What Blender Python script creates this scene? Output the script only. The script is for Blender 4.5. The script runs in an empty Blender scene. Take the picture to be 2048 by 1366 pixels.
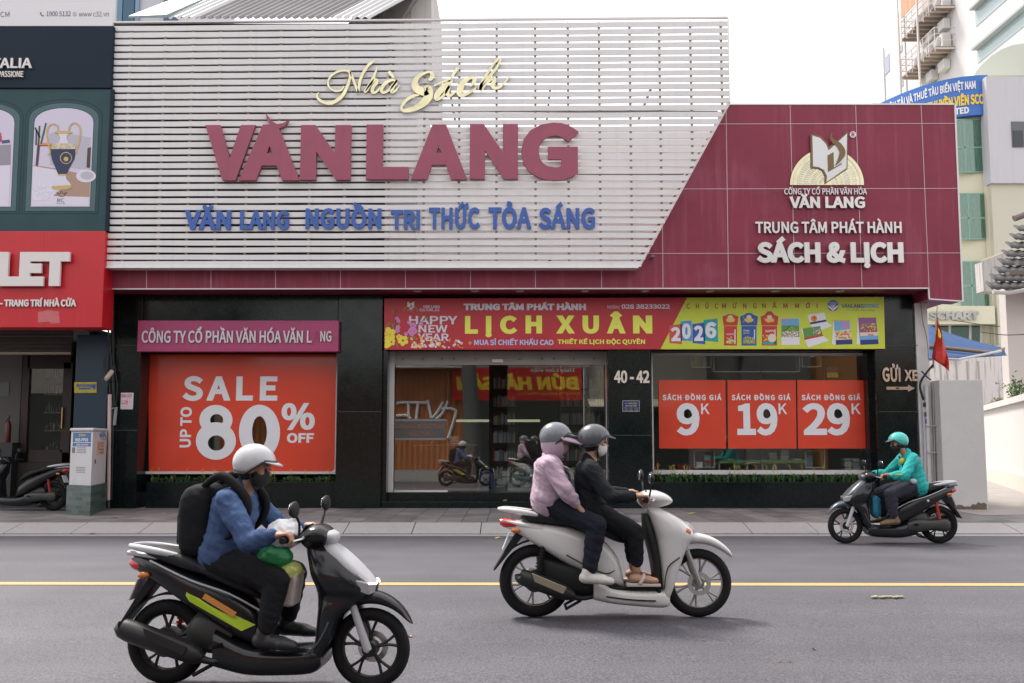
import bpy, bmesh, math, random
import numpy as np
from mathutils import Vector, Matrix, noise
from mathutils.geometry import delaunay_2d_cdt
random.seed(7)
S = bpy.context.scene
COL = S.collection
R = math.radians
# ---------------- camera
CAMH, PITCH, F = 1.42, R(5.65), 1991.0
sp, cp = math.sin(PITCH), math.cos(PITCH)
cam = bpy.data.cameras.new('camera')
cam.lens, cam.sensor_width, cam.clip_end, cam.clip_start = 35.0, 36.0, 2000.0, 0.05
camo = bpy.data.objects.new('camera', cam)
camo.location = (0, 0, CAMH)
camo.rotation_euler = (math.pi/2 + PITCH, 0, 0)
COL.objects.link(camo)
S.camera = camo
# ---------------- sky, sun, exposure
SUN_EL, SUN_AZ = R(57), R(-46)          # sun behind the shops and to the left, veiled
w = bpy.data.worlds.new('World'); S.world = w; w.use_nodes = True
nt = w.node_tree; nt.nodes.clear()
out = nt.nodes.new('ShaderNodeOutputWorld'); bg = nt.nodes.new('ShaderNodeBackground')
sky = nt.nodes.new('ShaderNodeTexSky'); sky.sky_type = 'NISHITA'; sky.sun_disc = False
sky.sun_elevation = SUN_EL; sky.sun_rotation = SUN_AZ; sky.dust_density = 4.0; sky.air_density = 1.5
# thin white cloud layer over the sky
tc = nt.nodes.new('ShaderNodeTexCoord'); nz = nt.nodes.new('ShaderNodeTexNoise')
nz.inputs['Scale'].default_value = 2.2; nz.inputs['Detail'].default_value = 5
mr = nt.nodes.new('ShaderNodeMapRange'); mr.inputs['From Min'].default_value = .3; mr.inputs['From Max'].default_value = .7
mr.inputs['To Min'].default_value = .78; mr.inputs['To Max'].default_value = .95
mx = nt.nodes.new('ShaderNodeMix'); mx.data_type = 'RGBA'
mx.inputs['B'].default_value = (9.15, 9.0, 9.15, 1)
nt.links.new(tc.outputs['Generated'], nz.inputs['Vector'])
nt.links.new(nz.outputs['Fac'], mr.inputs['Value'])
nt.links.new(mr.outputs['Result'], mx.inputs['Factor'])
nt.links.new(sky.outputs['Color'], mx.inputs['A'])
nt.links.new(mx.outputs['Result'], bg.inputs['Color'])
bg.inputs['Strength'].default_value = 0.115
nt.links.new(bg.outputs['Background'], out.inputs['Surface'])
sd = bpy.data.lights.new('sun', 'SUN'); sd.energy = 2.9; sd.angle = R(13); sd.color = (1, .95, .88)
so = bpy.data.objects.new('sun', sd); COL.objects.link(so)
_d = Vector((math.sin(SUN_AZ)*math.cos(SUN_EL), math.cos(SUN_AZ)*math.cos(SUN_EL), math.sin(SUN_EL)))
so.rotation_euler = _d.to_track_quat('Z', 'Y').to_euler(); so.location = (0, 0, 40)
vs = S.view_settings; vs.view_transform = 'Standard'; vs.look = 'None'; vs.gamma = 1; vs.use_curve_mapping = False
vs.exposure = 0.82
S.cycles.use_denoising = True
S.cycles.max_bounces = 6; S.cycles.transparent_max_bounces = 12; S.cycles.caustics_reflective = False; S.cycles.caustics_refractive = False

# ---------------- geometry of the view: a pixel of the 2048x1366 photo -> a point of the street
def ray(px, py):
    u, v = (px-1024)/F, (683-py)/F
    return Vector((u, cp - v*sp, sp + v*cp))
def P(px, py, Y):
    d = ray(px, py); return Vector((0, 0, CAMH)) + d*(Y/d.y)
def G(px, py, z=0):
    d = ray(px, py); return Vector((0, 0, CAMH)) + d*((z-CAMH)/d.z)

# ---------------- helpers
STATIC = {}
def tag(o, label=None, cat=None, group=None, kind=None):
    if label: o['label'] = label
    if cat: o['category'] = cat
    if group: o['group'] = group
    if kind: o['kind'] = kind
    return o
def thing(name, label, cat, loc=(0, 0, 0), rz=0, group=None, static=True):
    o = bpy.data.objects.new(name, None); COL.objects.link(o)
    o.empty_display_size = .2; o.location = loc; o.rotation_euler = (0, 0, rz)
    if static: STATIC[o.name] = Vector(loc)
    return tag(o, label, cat, group)
def link(o, parent):
    COL.objects.link(o)
    if parent is not None:
        o.parent = parent
        if parent.name in STATIC: o.matrix_parent_inverse = Matrix.Translation(-STATIC[parent.name])
    return o
def sgn(a): return -1 if a < 0 else 1
def crom(pts, sub):
    """Catmull-Rom through tuples of any length"""
    if sub <= 1: return [tuple(p) for p in pts]
    r = []
    n = len(pts)
    for i in range(n-1):
        p0, p1, p2, p3 = pts[max(i-1, 0)], pts[i], pts[i+1], pts[min(i+2, n-1)]
        for k in range(sub):
            t = k/sub; t2, t3 = t*t, t*t*t
            r.append(tuple(.5*((2*b)+(-a+c)*t+(2*a-5*b+4*c-d)*t2+(-a+3*b-3*c+d)*t3) for a, b, c, d in zip(p0, p1, p2, p3)))
    r.append(tuple(pts[-1])); return r

class MB:
    def __init__(s): s.v, s.f = [], []
    def add(s, vs, fs):
        o = len(s.v); s.v += [tuple(v) for v in vs]; s.f += [tuple(i+o for i in f) for f in fs]; return s
    def box(s, a, b):
        x0, y0, z0 = a; x1, y1, z1 = b
        if x0 > x1: x0, x1 = x1, x0
        if y0 > y1: y0, y1 = y1, y0
        if z0 > z1: z0, z1 = z1, z0
        return s.add([(x0,y0,z0),(x1,y0,z0),(x1,y1,z0),(x0,y1,z0),(x0,y0,z1),(x1,y0,z1),(x1,y1,z1),(x0,y1,z1)],
                     [(3,2,1,0),(4,5,6,7),(0,1,5,4),(1,2,6,5),(2,3,7,6),(3,0,4,7)])
    def hexa(s, b4, t4):
        return s.add(list(b4)+list(t4), [(3,2,1,0),(4,5,6,7),(0,1,5,4),(1,2,6,5),(2,3,7,6),(3,0,4,7)])
    def prism(s, pts, y0, y1):
        """outline of (x,z) extruded along Y"""
        n = len(pts)
        vs = [(x, y0, z) for x, z in pts]+[(x, y1, z) for x, z in pts]
        return s.add(vs, [tuple(range(n)), tuple(range(2*n-1, n-1, -1))]+[(i, i+n, (i+1) % n+n, (i+1) % n) for i in range(n)])
    def plan(s, pts, z0, z1):
        n = len(pts)
        vs = [(x, y, z0) for x, y in pts]+[(x, y, z1) for x, y in pts]
        return s.add(vs, [tuple(range(n-1, -1, -1)), tuple(range(n, 2*n))]+[(i, (i+1) % n, (i+1) % n+n, i+n) for i in range(n)])
    def poly(s, pts): return s.add(pts, [tuple(range(len(pts)))])
    def tube(s, pts, r, n=8, sub=1):
        rs = r if isinstance(r, (list, tuple)) else [r]*len(pts)
        q = crom([tuple(p)+(k,) for p, k in zip(pts, rs)], sub)
        pts = [Vector(p[:3]) for p in q]; rs = [p[3] for p in q]
        up = None; vs = []; fs = []
        for i, p in enumerate(pts):
            t = (pts[min(i+1, len(pts)-1)]-pts[max(i-1, 0)]).normalized()
            if up is None: up = Vector((0, 0, 1)) if abs(t.z) < .9 else Vector((1, 0, 0))
            a = t.cross(up).normalized(); b = a.cross(t).normalized(); up = b
            for k in range(n):
                c = 2*math.pi*k/n; vs.append(p+(a*math.cos(c)+b*math.sin(c))*rs[i])
        m = len(pts)
        for i in range(m-1):
            for k in range(n):
                fs.append((i*n+k, i*n+(k+1) % n, (i+1)*n+(k+1) % n, (i+1)*n+k))
        fs += [tuple(range(n-1, -1, -1)), tuple((m-1)*n+k for k in range(n))]
        return s.add(vs, fs)
    def lathe(s, prof, c, n=24, axis='z', closed=False):
        """profile of (r, h) about an axis through c"""
        vs, fs = [], []; m = len(prof)
        for r, h in prof:
            for k in range(n):
                a = 2*math.pi*k/n; p, q = r*math.cos(a), r*math.sin(a)
                vs.append({'z': (c[0]+p, c[1]+q, c[2]+h), 'y': (c[0]+p, c[1]+h, c[2]-q), 'x': (c[0]+h, c[1]+p, c[2]+q)}[axis])
        for i in range(m if closed else m-1):
            j = (i+1) % m
            for k in range(n): fs.append((i*n+k, i*n+(k+1) % n, j*n+(k+1) % n, j*n+k))
        if not closed:
            fs += [tuple(range(n-1, -1, -1)), tuple((m-1)*n+k for k in range(n))]
        return s.add(vs, fs)
    def rings(s, rings):
        n = len(rings[0]); vs = [p for r in rings for p in r]; fs = []
        for i in range(len(rings)-1):
            for k in range(n): fs.append((i*n+k, i*n+(k+1) % n, (i+1)*n+(k+1) % n, (i+1)*n+k))
        fs += [tuple(range(n-1, -1, -1)), tuple((len(rings)-1)*n+k for k in range(n))]
        return s.add(vs, fs)
    def xloft(s, secs, e=.65, n=16, sub=4, y=0):
        """sections (x, z_bottom, z_top, half_width)"""
        rr = []
        for x, zb, zt, w in crom(secs, sub):
            rr.append([(x, y+w*sgn(math.sin(a))*abs(math.sin(a))**e, (zb+zt)/2+(zt-zb)/2*sgn(math.cos(a))*abs(math.cos(a))**e)
                       for a in [2*math.pi*k/n for k in range(n)]])
        return s.rings(rr)
    def zloft(s, secs, e=.65, n=16, sub=4, y=0):
        """sections (z, x_back, x_front, half_width)"""
        rr = []
        for z, xb, xf, w in crom(secs, sub):
            rr.append([((xb+xf)/2+(xf-xb)/2*sgn(math.cos(a))*abs(math.cos(a))**e, y+w*sgn(math.sin(a))*abs(math.sin(a))**e, z)
                       for a in [2*math.pi*k/n for k in range(n)]])
        return s.rings(rr)
    def aloft(s, c, arc, n=12, sub=4, e=.7):
        """arched sections (angle, radius, half_thickness, half_width) about an axle at c=(x,z)"""
        rr = []
        for an, r, h, w in crom(arc, sub):
            rr.append([(c[0]+(r+h*math.cos(a))*math.cos(R(an)), w*sgn(math.sin(a))*abs(math.sin(a))**e, c[1]+(r+h*math.cos(a))*math.sin(R(an)))
                       for a in [2*math.pi*k/n for k in range(n)]])
        return s.rings(rr)
    def ell(s, c, r, n=16, m=10, rot=None):
        rr = []
        for j in range(m+1):
            la = -math.pi/2+math.pi*j/m; cl = max(math.cos(la), .02)
            ring = []
            for k in range(n):
                a = 2*math.pi*k/n; p = Vector((r[0]*cl*math.cos(a), r[1]*cl*math.sin(a), r[2]*math.sin(la)))
                if rot: p = rot @ p
                ring.append(tuple(p+Vector(c)))
            rr.append(ring)
        return s.rings(rr)
    def cap(s, a, ra, b, rb, n=12, wide=1.0):
        """tapered capsule; wide stretches it along Y"""
        a, b = Vector(a), Vector(b); t = (b-a)
        L = t.length; t = t/L if L > 1e-6 else Vector((0, 0, 1))
        up = Vector((0, 1, 0)) if abs(t.y) < .9 else Vector((1, 0, 0))
        u = t.cross(up).normalized(); v = u.cross(t).normalized()
        rr = []
        for j in range(5):
            q = -math.pi/2+math.pi/2*j/4; rr.append((a+t*(ra*math.sin(q)), max(ra*math.cos(q), ra*.03)))
        for j in range(5):
            q = math.pi/2*j/4; rr.append((b+t*(rb*math.sin(q)), max(rb*math.cos(q), rb*.03)))
        return s.rings([[tuple(c+u*(r*math.cos(2*math.pi*k/n))+v*(r*wide*math.sin(2*math.pi*k/n))) for k in range(n)] for c, r in rr])
    def mesh(s, name):
        me = bpy.data.meshes.new(name); me.from_pydata(s.v, [], s.f); me.update(); return me
    def build(s, name, mat, parent=None, smooth=None, bevel=0, label=None):
        me = s.mesh(name); me.materials.append(mat)
        bm = bmesh.new(); bm.from_mesh(me); bmesh.ops.recalc_face_normals(bm, faces=bm.faces); bm.to_mesh(me); bm.free()
        o = bpy.data.objects.new(name, me); link(o, parent)
        if smooth is not None:
            for p in me.polygons: p.use_smooth = True
            me.set_sharp_from_angle(angle=R(smooth))
        if bevel:
            b = o.modifiers.new('bevel', 'BEVEL'); b.width = bevel; b.segments = 2; b.limit_method = 'ANGLE'; b.angle_limit = R(40)
        if label: o['label'] = label
        return o
def box(name, a, b, mat, parent=None, bevel=0, label=None): return MB().box(a, b).build(name, mat, parent, bevel=bevel, label=label)
def rect(x0, y0, x1, y1, Y):
    """photo rectangle on the plane at Y -> X0, X1, Z0, Z1"""
    c = (y0+y1)/2; m = (x0+x1)/2
    return P(x0, c, Y).x, P(x1, c, Y).x, P(m, y1, Y).z, P(m, y0, Y).z
def pbox(name, x0, y0, x1, y1, Y, d, mat, parent=None, bevel=0, label=None):
    X0, X1, Z0, Z1 = rect(x0, y0, x1, y1, Y)
    return box(name, (X0, Y, Z0), (X1, Y+d, Z1), mat, parent, bevel, label)
def pp(pts, Y): return [(P(x, y, Y).x, P(x, y, Y).z) for x, y in pts]
def pprism(name, pts, Y, d, mat, parent=None, bevel=0, label=None, smooth=None):
    return MB().prism(pp(pts, Y), Y, Y+d).build(name, mat, parent, bevel=bevel, label=label, smooth=smooth)
def disc(cx, cy, r, n=20, ry=None, a0=0, a1=360):
    ry = ry or r
    m = n if a1-a0 >= 360 else n+1
    return [(cx+r*math.cos(R(a0+(a1-a0)*k/n)), cy-ry*math.sin(R(a0+(a1-a0)*k/n))) for k in range(m)]

# ---- lettering: all text and cut-out sheets become meshes in one pass
TEXTS = []
try:      # Blender's own interface typeface, a plain grotesque; else the built-in font
    SANS = bpy.data.fonts.load(bpy.utils.system_resource('DATAFILES')+'/fonts/Noto Sans CJK Regular.woff2')
except Exception:
    SANS = None
def planemap(x0, y0, x1, y1, Y, d):
    X0, X1, Z0, Z1 = rect(x0, y0, x1, y1, Y)
    return lambda u, v, q: (X0+(X1-X0)*u, Y-d*q, Z0+(Z1-Z0)*v)
def tx(s, box_, Y, mat, parent, bold=.02, depth=0.0, name='lettering', shear=0, rot=0, fmap=None, space=1.0, lift=.002, label=None):
    """a line of lettering filling the photo rectangle box_ on the plane at Y"""
    cu = bpy.data.curves.new(name, 'FONT'); cu.body = s; cu.size = 1
    if SANS: cu.font = SANS
    cu.size = 2.15 if SANS else 1; cu.shear = shear
    cu.space_character = space; cu.resolution_u = 4; cu.extrude = 0; cu.fill_mode = 'FRONT'
    o = bpy.data.objects.new('tmp', cu); COL.objects.link(o)
    f = fmap or planemap(*box_, Y, depth)
    TEXTS.append((o, f, mat, parent, name, rot, depth, lift, label, bold))
def cut_sheet(name, outer, holes, Y, mat, parent, lift=0):
    """flat printed sheet with real holes; outlines in photo pixels"""
    cu = bpy.data.curves.new(name, 'CURVE'); cu.dimensions = '2D'; cu.fill_mode = 'BOTH'; cu.extrude = .002
    for pl in [outer]+holes:
        q = pp(pl, Y); sl = cu.splines.new('POLY'); sl.points.add(len(q)-1); sl.use_cyclic_u = True
        for pt, (x, z) in zip(sl.points, q): pt.co = (x, z, 0, 1)
    o = bpy.data.objects.new('tmp', cu); COL.objects.link(o)
    TEXTS.append((o, None, mat, parent, name, 0, 0, Y-lift, None, 0))
def flush_text():
    bpy.context.view_layer.update()
    dg = bpy.context.evaluated_depsgraph_get()
    for o, f, mat, parent, name, rot, depth, lift, label, bold in TEXTS:
        me = bpy.data.meshes.new_from_object(o.evaluated_get(dg)); me.name = name
        if f is not None:      # heavier strokes: push the outline outwards, then give raised letters their sides
            bm = bmesh.new(); bm.from_mesh(me); bmesh.ops.remove_doubles(bm, verts=bm.verts, dist=.0015)
            bmesh.ops.dissolve_degenerate(bm, dist=.0005, edges=bm.edges)
            for fc in bm.faces:
                if fc.normal.z < 0: fc.normal_flip()
            nb = {}; rim = []
            for fc in bm.faces:
                for lp_ in fc.loops:
                    if len(lp_.edge.link_faces) == 1:
                        p, q = lp_.vert, lp_.link_loop_next.vert; rim.append((p.index, q.index)); d = (q.co-p.co)
                        if d.length > 1e-6:
                            d.normalize(); n_ = Vector((d.y, -d.x, 0)); nb.setdefault(p.index, []).append(n_); nb.setdefault(q.index, []).append(n_)
            bm.verts.ensure_lookup_table(); V = []
            for v in bm.verts:
                c = v.co.copy(); c.z = 0; ns_ = nb.get(v.index)
                if ns_ and bold > 0:
                    m_v = sum(ns_, Vector()); l2 = m_v.length
                    if l2 > .2:
                        m_v /= l2; k = max(m_v.dot(ns_[0]), .5); c += m_v*(bold/k)
                V.append(c)
            bm.free(); used = sorted({i for e in rim for i in e}); ix = {v: k for k, v in enumerate(used)}
            V = [Vector((V[i].x, V[i].y)) for i in used]; rim = [(ix[p], ix[q]) for p, q in rim if p != q]
            V0 = np.array([tuple(v) for v in V]); E0, E1 = V0[[p for p, q in rim]], V0[[q for p, q in rim]]
            V, _e, Fc, *_r = delaunay_2d_cdt(V, rim, [], 0, 1e-5)
            V = [Vector((c.x, c.y, 0)) for c in V]; n = len(V); cnt = {}
            Fc = [tuple(p) if sum(V[p[i]].x*V[p[(i+1) % len(p)]].y-V[p[(i+1) % len(p)]].x*V[p[i]].y for i in range(len(p))) > 0 else tuple(reversed(p)) for p in Fc]
            ct = np.array([[sum(V[i].x for i in p)/len(p), sum(V[i].y for i in p)/len(p)] for p in Fc])
            A0, A1 = E0[None]-ct[:, None], E1[None]-ct[:, None]      # winding number of the outline round each triangle
            wn = np.arctan2(A0[..., 0]*A1[..., 1]-A0[..., 1]*A1[..., 0], (A0*A1).sum(-1)).sum(1)/(2*math.pi)
            Fc = [p for p, k in zip(Fc, wn) if k > .5]
            for p in Fc:
                for i in range(len(p)):
                    e = (p[i], p[(i+1) % len(p)]); k = (min(e), max(e)); cnt.setdefault(k, []).append(e)
            rim = [e[0] for e in cnt.values() if len(e) == 1]
            if depth:
                V = [Vector((c.x, c.y, .05)) for c in V]+[Vector((c.x, c.y, -.05)) for c in V]
                Fc = Fc+[tuple(i+n for i in reversed(p)) for p in Fc]+[(q, p, p+n, q+n) for p, q in rim]
            bpy.data.meshes.remove(me); me = bpy.data.meshes.new(name); me.from_pydata([tuple(v) for v in V], [], Fc); me.update()
        co = [v.co.copy() for v in me.vertices]
        if f is None:
            for v, c in zip(me.vertices, co): v.co = (c.x, lift-c.z, c.y)
        else:
            if rot == 90: co = [Vector((-c.y, c.x, c.z)) for c in co]
            x0, x1 = min(c.x for c in co), max(c.x for c in co); y0, y1 = min(c.y for c in co), max(c.y for c in co)
            for v, c in zip(me.vertices, co):
                q = (c.z+.05)/.1 if depth else 0
                p = f((c.x-x0)/(x1-x0), (c.y-y0)/(y1-y0), q)
                v.co = (p[0], p[1]-(0 if depth else lift), p[2])
        me.materials.clear(); me.materials.append(mat)
        for p in me.polygons: p.material_index = 0
        n = bpy.data.objects.new(name, me); link(n, parent)
        if label: n['label'] = label
        cu = o.data; bpy.data.objects.remove(o); bpy.data.curves.remove(cu)
    TEXTS.clear()

# ---- materials
def lin(h):
    if isinstance(h, (tuple, list)): return (h[0], h[1], h[2], 1)
    h = h.lstrip('#'); c = [int(h[i:i+2], 16)/255 for i in (0, 2, 4)]
    return tuple((x/12.92 if x <= .04045 else ((x+.055)/1.055)**2.4) for x in c)+(1,)
MATS = {}
def M(name, col, rough=.6, metal=0, var=0, vs=4, bump=0, bs=80, coat=0, streak=0, dirt=0, dcol=(.05, .045, .04), ds=2.0, spec=.5, emit=0):
    if name in MATS: return MATS[name]
    m = bpy.data.materials.new(name); m.use_nodes = True; t = m.node_tree; N, L = t.nodes, t.links
    b = N['Principled BSDF']; c = lin(col)
    b.inputs['Base Color'].default_value = c; b.inputs['Roughness'].default_value = rough; b.inputs['Metallic'].default_value = metal
    b.inputs['Coat Weight'].default_value = coat; b.inputs['Coat Roughness'].default_value = .08; b.inputs['Specular IOR Level'].default_value = spec
    if emit:
        b.inputs['Emission Color'].default_value = c; b.inputs['Emission Strength'].default_value = emit
    if var or streak or dirt or bump:
        tcn = N.new('ShaderNodeTexCoord')
        src = None
        def mixin(fac_socket, colour, prev):
            mm = N.new('ShaderNodeMix'); mm.data_type = 'RGBA'
            L.new(fac_socket, mm.inputs['Factor'])
            if prev is None: mm.inputs['A'].default_value = c
            else: L.new(prev, mm.inputs['A'])
            mm.inputs['B'].default_value = tuple(colour)+(1,) if len(colour) == 3 else colour
            return mm.outputs['Result']
        def noisefac(scale, lo, hi, amount, stretch=None, detail=6):
            mp = N.new('ShaderNodeMapping'); L.new(tcn.outputs['Object'], mp.inputs['Vector'])
            if stretch: mp.inputs['Scale'].default_value = stretch
            nn = N.new('ShaderNodeTexNoise'); nn.inputs['Scale'].default_value = scale; nn.inputs['Detail'].default_value = detail
            nn.inputs['Roughness'].default_value = .62
            L.new(mp.outputs['Vector'], nn.inputs['Vector'])
            rr = N.new('ShaderNodeMapRange'); rr.inputs['From Min'].default_value = lo; rr.inputs['From Max'].default_value = hi
            rr.inputs['To Max'].default_value = amount; rr.clamp = True
            L.new(nn.outputs['Fac'], rr.inputs['Value']); return rr.outputs['Result']
        if var:
            src = mixin(noisefac(vs, .3, .75, 1.0), tuple(x*(1-var) for x in c[:3]), src)
        if streak:
            src = mixin(noisefac(1.0, .5, .74, streak), tuple(min(x*1.35+.05, .8) for x in c[:3]), src)if False else mixin(noisefac(1.0, .52, .76, streak, (9, 9, .45)), dcol, src)
        if dirt:
            src = mixin(noisefac(ds, .55, .8, dirt), dcol, src)
        if src is not None: L.new(src, b.inputs['Base Color'])
        if bump:
            nn = N.new('ShaderNodeTexNoise'); nn.inputs['Scale'].default_value = bs; nn.inputs['Detail'].default_value = 4
            L.new(tcn.outputs['Object'], nn.inputs['Vector'])
            bp = N.new('ShaderNodeBump'); bp.inputs['Strength'].default_value = bump; bp.inputs['Distance'].default_value = .01
            L.new(nn.outputs['Fac'], bp.inputs['Height']); L.new(bp.outputs['Normal'], b.inputs['Normal'])
            rv = N.new('ShaderNodeMapRange'); rv.inputs['To Min'].default_value = max(rough-.08, .02); rv.inputs['To Max'].default_value = min(rough+.12, 1)
            n2 = N.new('ShaderNodeTexNoise'); n2.inputs['Scale'].default_value = 3; L.new(tcn.outputs['Object'], n2.inputs['Vector'])
            L.new(n2.outputs['Fac'], rv.inputs['Value']); L.new(rv.outputs['Result'], b.inputs['Roughness'])
    MATS[name] = m; return m
def glass(name, tint=(.8, .86, .84), refl=1.5, base=.02):
    if name in MATS: return MATS[name]
    m = bpy.data.materials.new(name); m.use_nodes = True; t = m.node_tree; N, L = t.nodes, t.links; N.clear()
    o = N.new('ShaderNodeOutputMaterial'); mixn = N.new('ShaderNodeMixShader'); tr = N.new('ShaderNodeBsdfTransparent'); gl = N.new('ShaderNodeBsdfGlossy')
    tr.inputs['Color'].default_value = tuple(tint)+(1,); gl.inputs['Roughness'].default_value = .005
    fr = N.new('ShaderNodeFresnel'); fr.inputs['IOR'].default_value = refl
    ad = N.new('ShaderNodeMath'); ad.operation = 'ADD'; ad.inputs[1].default_value = base; ad.use_clamp = True
    L.new(fr.outputs['Fac'], ad.inputs[0]); L.new(ad.outputs[0], mixn.inputs['Fac'])
    L.new(tr.outputs[0], mixn.inputs[1]); L.new(gl.outputs[0], mixn.inputs[2]); L.new(mixn.outputs[0], o.inputs['Surface'])
    MATS[name] = m; return m

WHITE = M('white_print', (.70, .70, .73), .45)
BLACK = M('black_plastic', (.012, .013, .014), .4)
GRANITE = M('black_green_granite', (.007, .012, .012), .13, var=.45, vs=14, dirt=.25, dcol=(.018, .022, .021), ds=1.3, bump=.03, bs=30, spec=.32)
STEEL = M('brushed_steel', (.55, .54, .53), .32, .85)
ALU = M('grey_aluminium', (.46, .45, .45), .42, .3)
WALLW = M('white_painted_wall', (.66, .64, .63), .8, var=.12, vs=3, dirt=.35, dcol=(.36, .33, .30), ds=1.6, bump=.25, bs=40)
RUBBER = M('tyre_rubber', (.012, .012, .013), .75, bump=.2, bs=120, spec=.2)
REDP = M('poster_red', (.66, .050, .018), .32, coat=.5, var=.14, vs=1.3, bump=.12, bs=3)
# depths of the street (metres from the camera)
YP = 19.08      # face of the granite pillars
YF = 18.40      # maroon fascia
YS = 18.10      # slatted screen
YW = 19.60      # shop windows
ZP = .13        # pavement level
# ================= the ground
def road_material():
    m = bpy.data.materials.new('asphalt'); m.use_nodes = True; t = m.node_tree; N, L = t.nodes, t.links; b = N['Principled BSDF']
    tcn = N.new('ShaderNodeTexCoord')
    def nz(scale, detail=8, vec=None):
        n = N.new('ShaderNodeTexNoise'); n.inputs['Scale'].default_value = scale; n.inputs['Detail'].default_value = detail
        L.new(vec or tcn.outputs['Object'], n.inputs['Vector']); return n.outputs['Fac']
    def ramp(s, p):
        r = N.new('ShaderNodeValToRGB'); e = r.color_ramp.elements
        e[0].position, e[0].color = p[0][0], p[0][1]+(1,); e[1].position, e[1].color = p[1][0], p[1][1]+(1,)
        L.new(s, r.inputs['Fac']); return r.outputs['Color']
    base = ramp(nz(1.1), [(.25, (.064, .0635, .074)), (.75, (.088, .0865, .100))])
    grain = ramp(nz(70, 3), [(.36, (.52, .52, .53)), (.66, (1.5, 1.48, 1.5))])
    mm = N.new('ShaderNodeMix'); mm.data_type = 'RGBA'; mm.blend_type = 'MULTIPLY'; mm.inputs['Factor'].default_value = 1
    L.new(base, mm.inputs['A']); L.new(grain, mm.inputs['B'])
    # pale wheel tracks and dark drips running along the street
    mp = N.new('ShaderNodeMapping'); mp.inputs['Scale'].default_value = (.10, 1.6, 1); L.new(tcn.outputs['Object'], mp.inputs['Vector'])
    tr = ramp(nz(1.0, 4, mp.outputs['Vector']), [(.35, (.88, .88, .88)), (.68, (1.10, 1.10, 1.10))])
    m2 = N.new('ShaderNodeMix'); m2.data_type = 'RGBA'; m2.blend_type = 'MULTIPLY'; m2.inputs['Factor'].default_value = 1
    L.new(mm.outputs['Result'], m2.inputs['A']); L.new(tr, m2.inputs['B'])
    # dark specks of tar and small stones
    vo = N.new('ShaderNodeTexVoronoi'); vo.inputs['Scale'].default_value = 3.1; L.new(tcn.outputs['Object'], vo.inputs['Vector'])
    sp_ = ramp(vo.outputs['Distance'], [(.025, (.35, .35, .35)), (.04, (1, 1, 1))])
    m3 = N.new('ShaderNodeMix'); m3.data_type = 'RGBA'; m3.blend_type = 'MULTIPLY'; m3.inputs['Factor'].default_value = 1
    L.new(m2.outputs['Result'], m3.inputs['A']); L.new(sp_, m3.inputs['B'])
    L.new(m3.outputs['Result'], b.inputs['Base Color']); b.inputs['Roughness'].default_value = .62
    bp = N.new('ShaderNodeBump'); bp.inputs['Strength'].default_value = .5; bp.inputs['Distance'].default_value = .006
    L.new(nz(130, 4), bp.inputs['Height']); L.new(bp.outputs['Normal'], b.inputs['Normal'])
    return m
KB = G(1024, 1069).y      # foot of the kerb
KT = G(1024, 1045, ZP).y  # back of the sloping kerb stones
tag(MB().poly([(-400, -200, -.6), (400, -200, -.6), (400, 700, -.6), (-400, 700, -.6)]).build('ground', M('earth', (.12, .11, .1), .9)), kind='structure')
def RZC(y): return -.028*max(0, 9.3-y)        # the road falls gently from its crown towards the camera side
ys_ = [-3, 2, 5, 7, 8.6, 9.3, 10, KB+.05]; vs_ = [(x, y, RZC(y)) for y in ys_ for x in (-90, 90)]
tag(MB().add(vs_, [(2*i, 2*i+1, 2*i+3, 2*i+2) for i in range(len(ys_)-1)]).build('road', road_material()), kind='structure')
LINEW = M('worn_white_line', (.29, .29, .30), .6, dirt=.7, dcol=(.15, .15, .15), ds=9)
LINEY = M('worn_yellow_line', (.48, .31, .125), .6, dirt=.5, dcol=(.25, .19, .09), ds=7)
wy0, wy1 = G(1024, 1072.5).y, G(1024, 1068.8).y
tag(MB().poly([(-60, wy0-.03, .004), (60, wy0-.03, .004), (60, wy1-.03, .004), (-60, wy1-.03, .004)]).build('white_road_line', LINEW), kind='structure')
a0, a1, b0, b1 = G(0, 1170, 0), G(0, 1164.8, 0), G(2048, 1172.5, 0), G(2048, 1167.2, 0)
def ext(a, b, x): return a.y+(b.y-a.y)*(x-a.x)/(b.x-a.x)
tag(MB().poly([(-60, ext(a0, b0, -60), .004), (60, ext(a0, b0, 60), .004), (60, ext(a1, b1, 60), .004), (-60, ext(a1, b1, -60), .004)]).build('yellow_road_line', LINEY), kind='structure')
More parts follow.
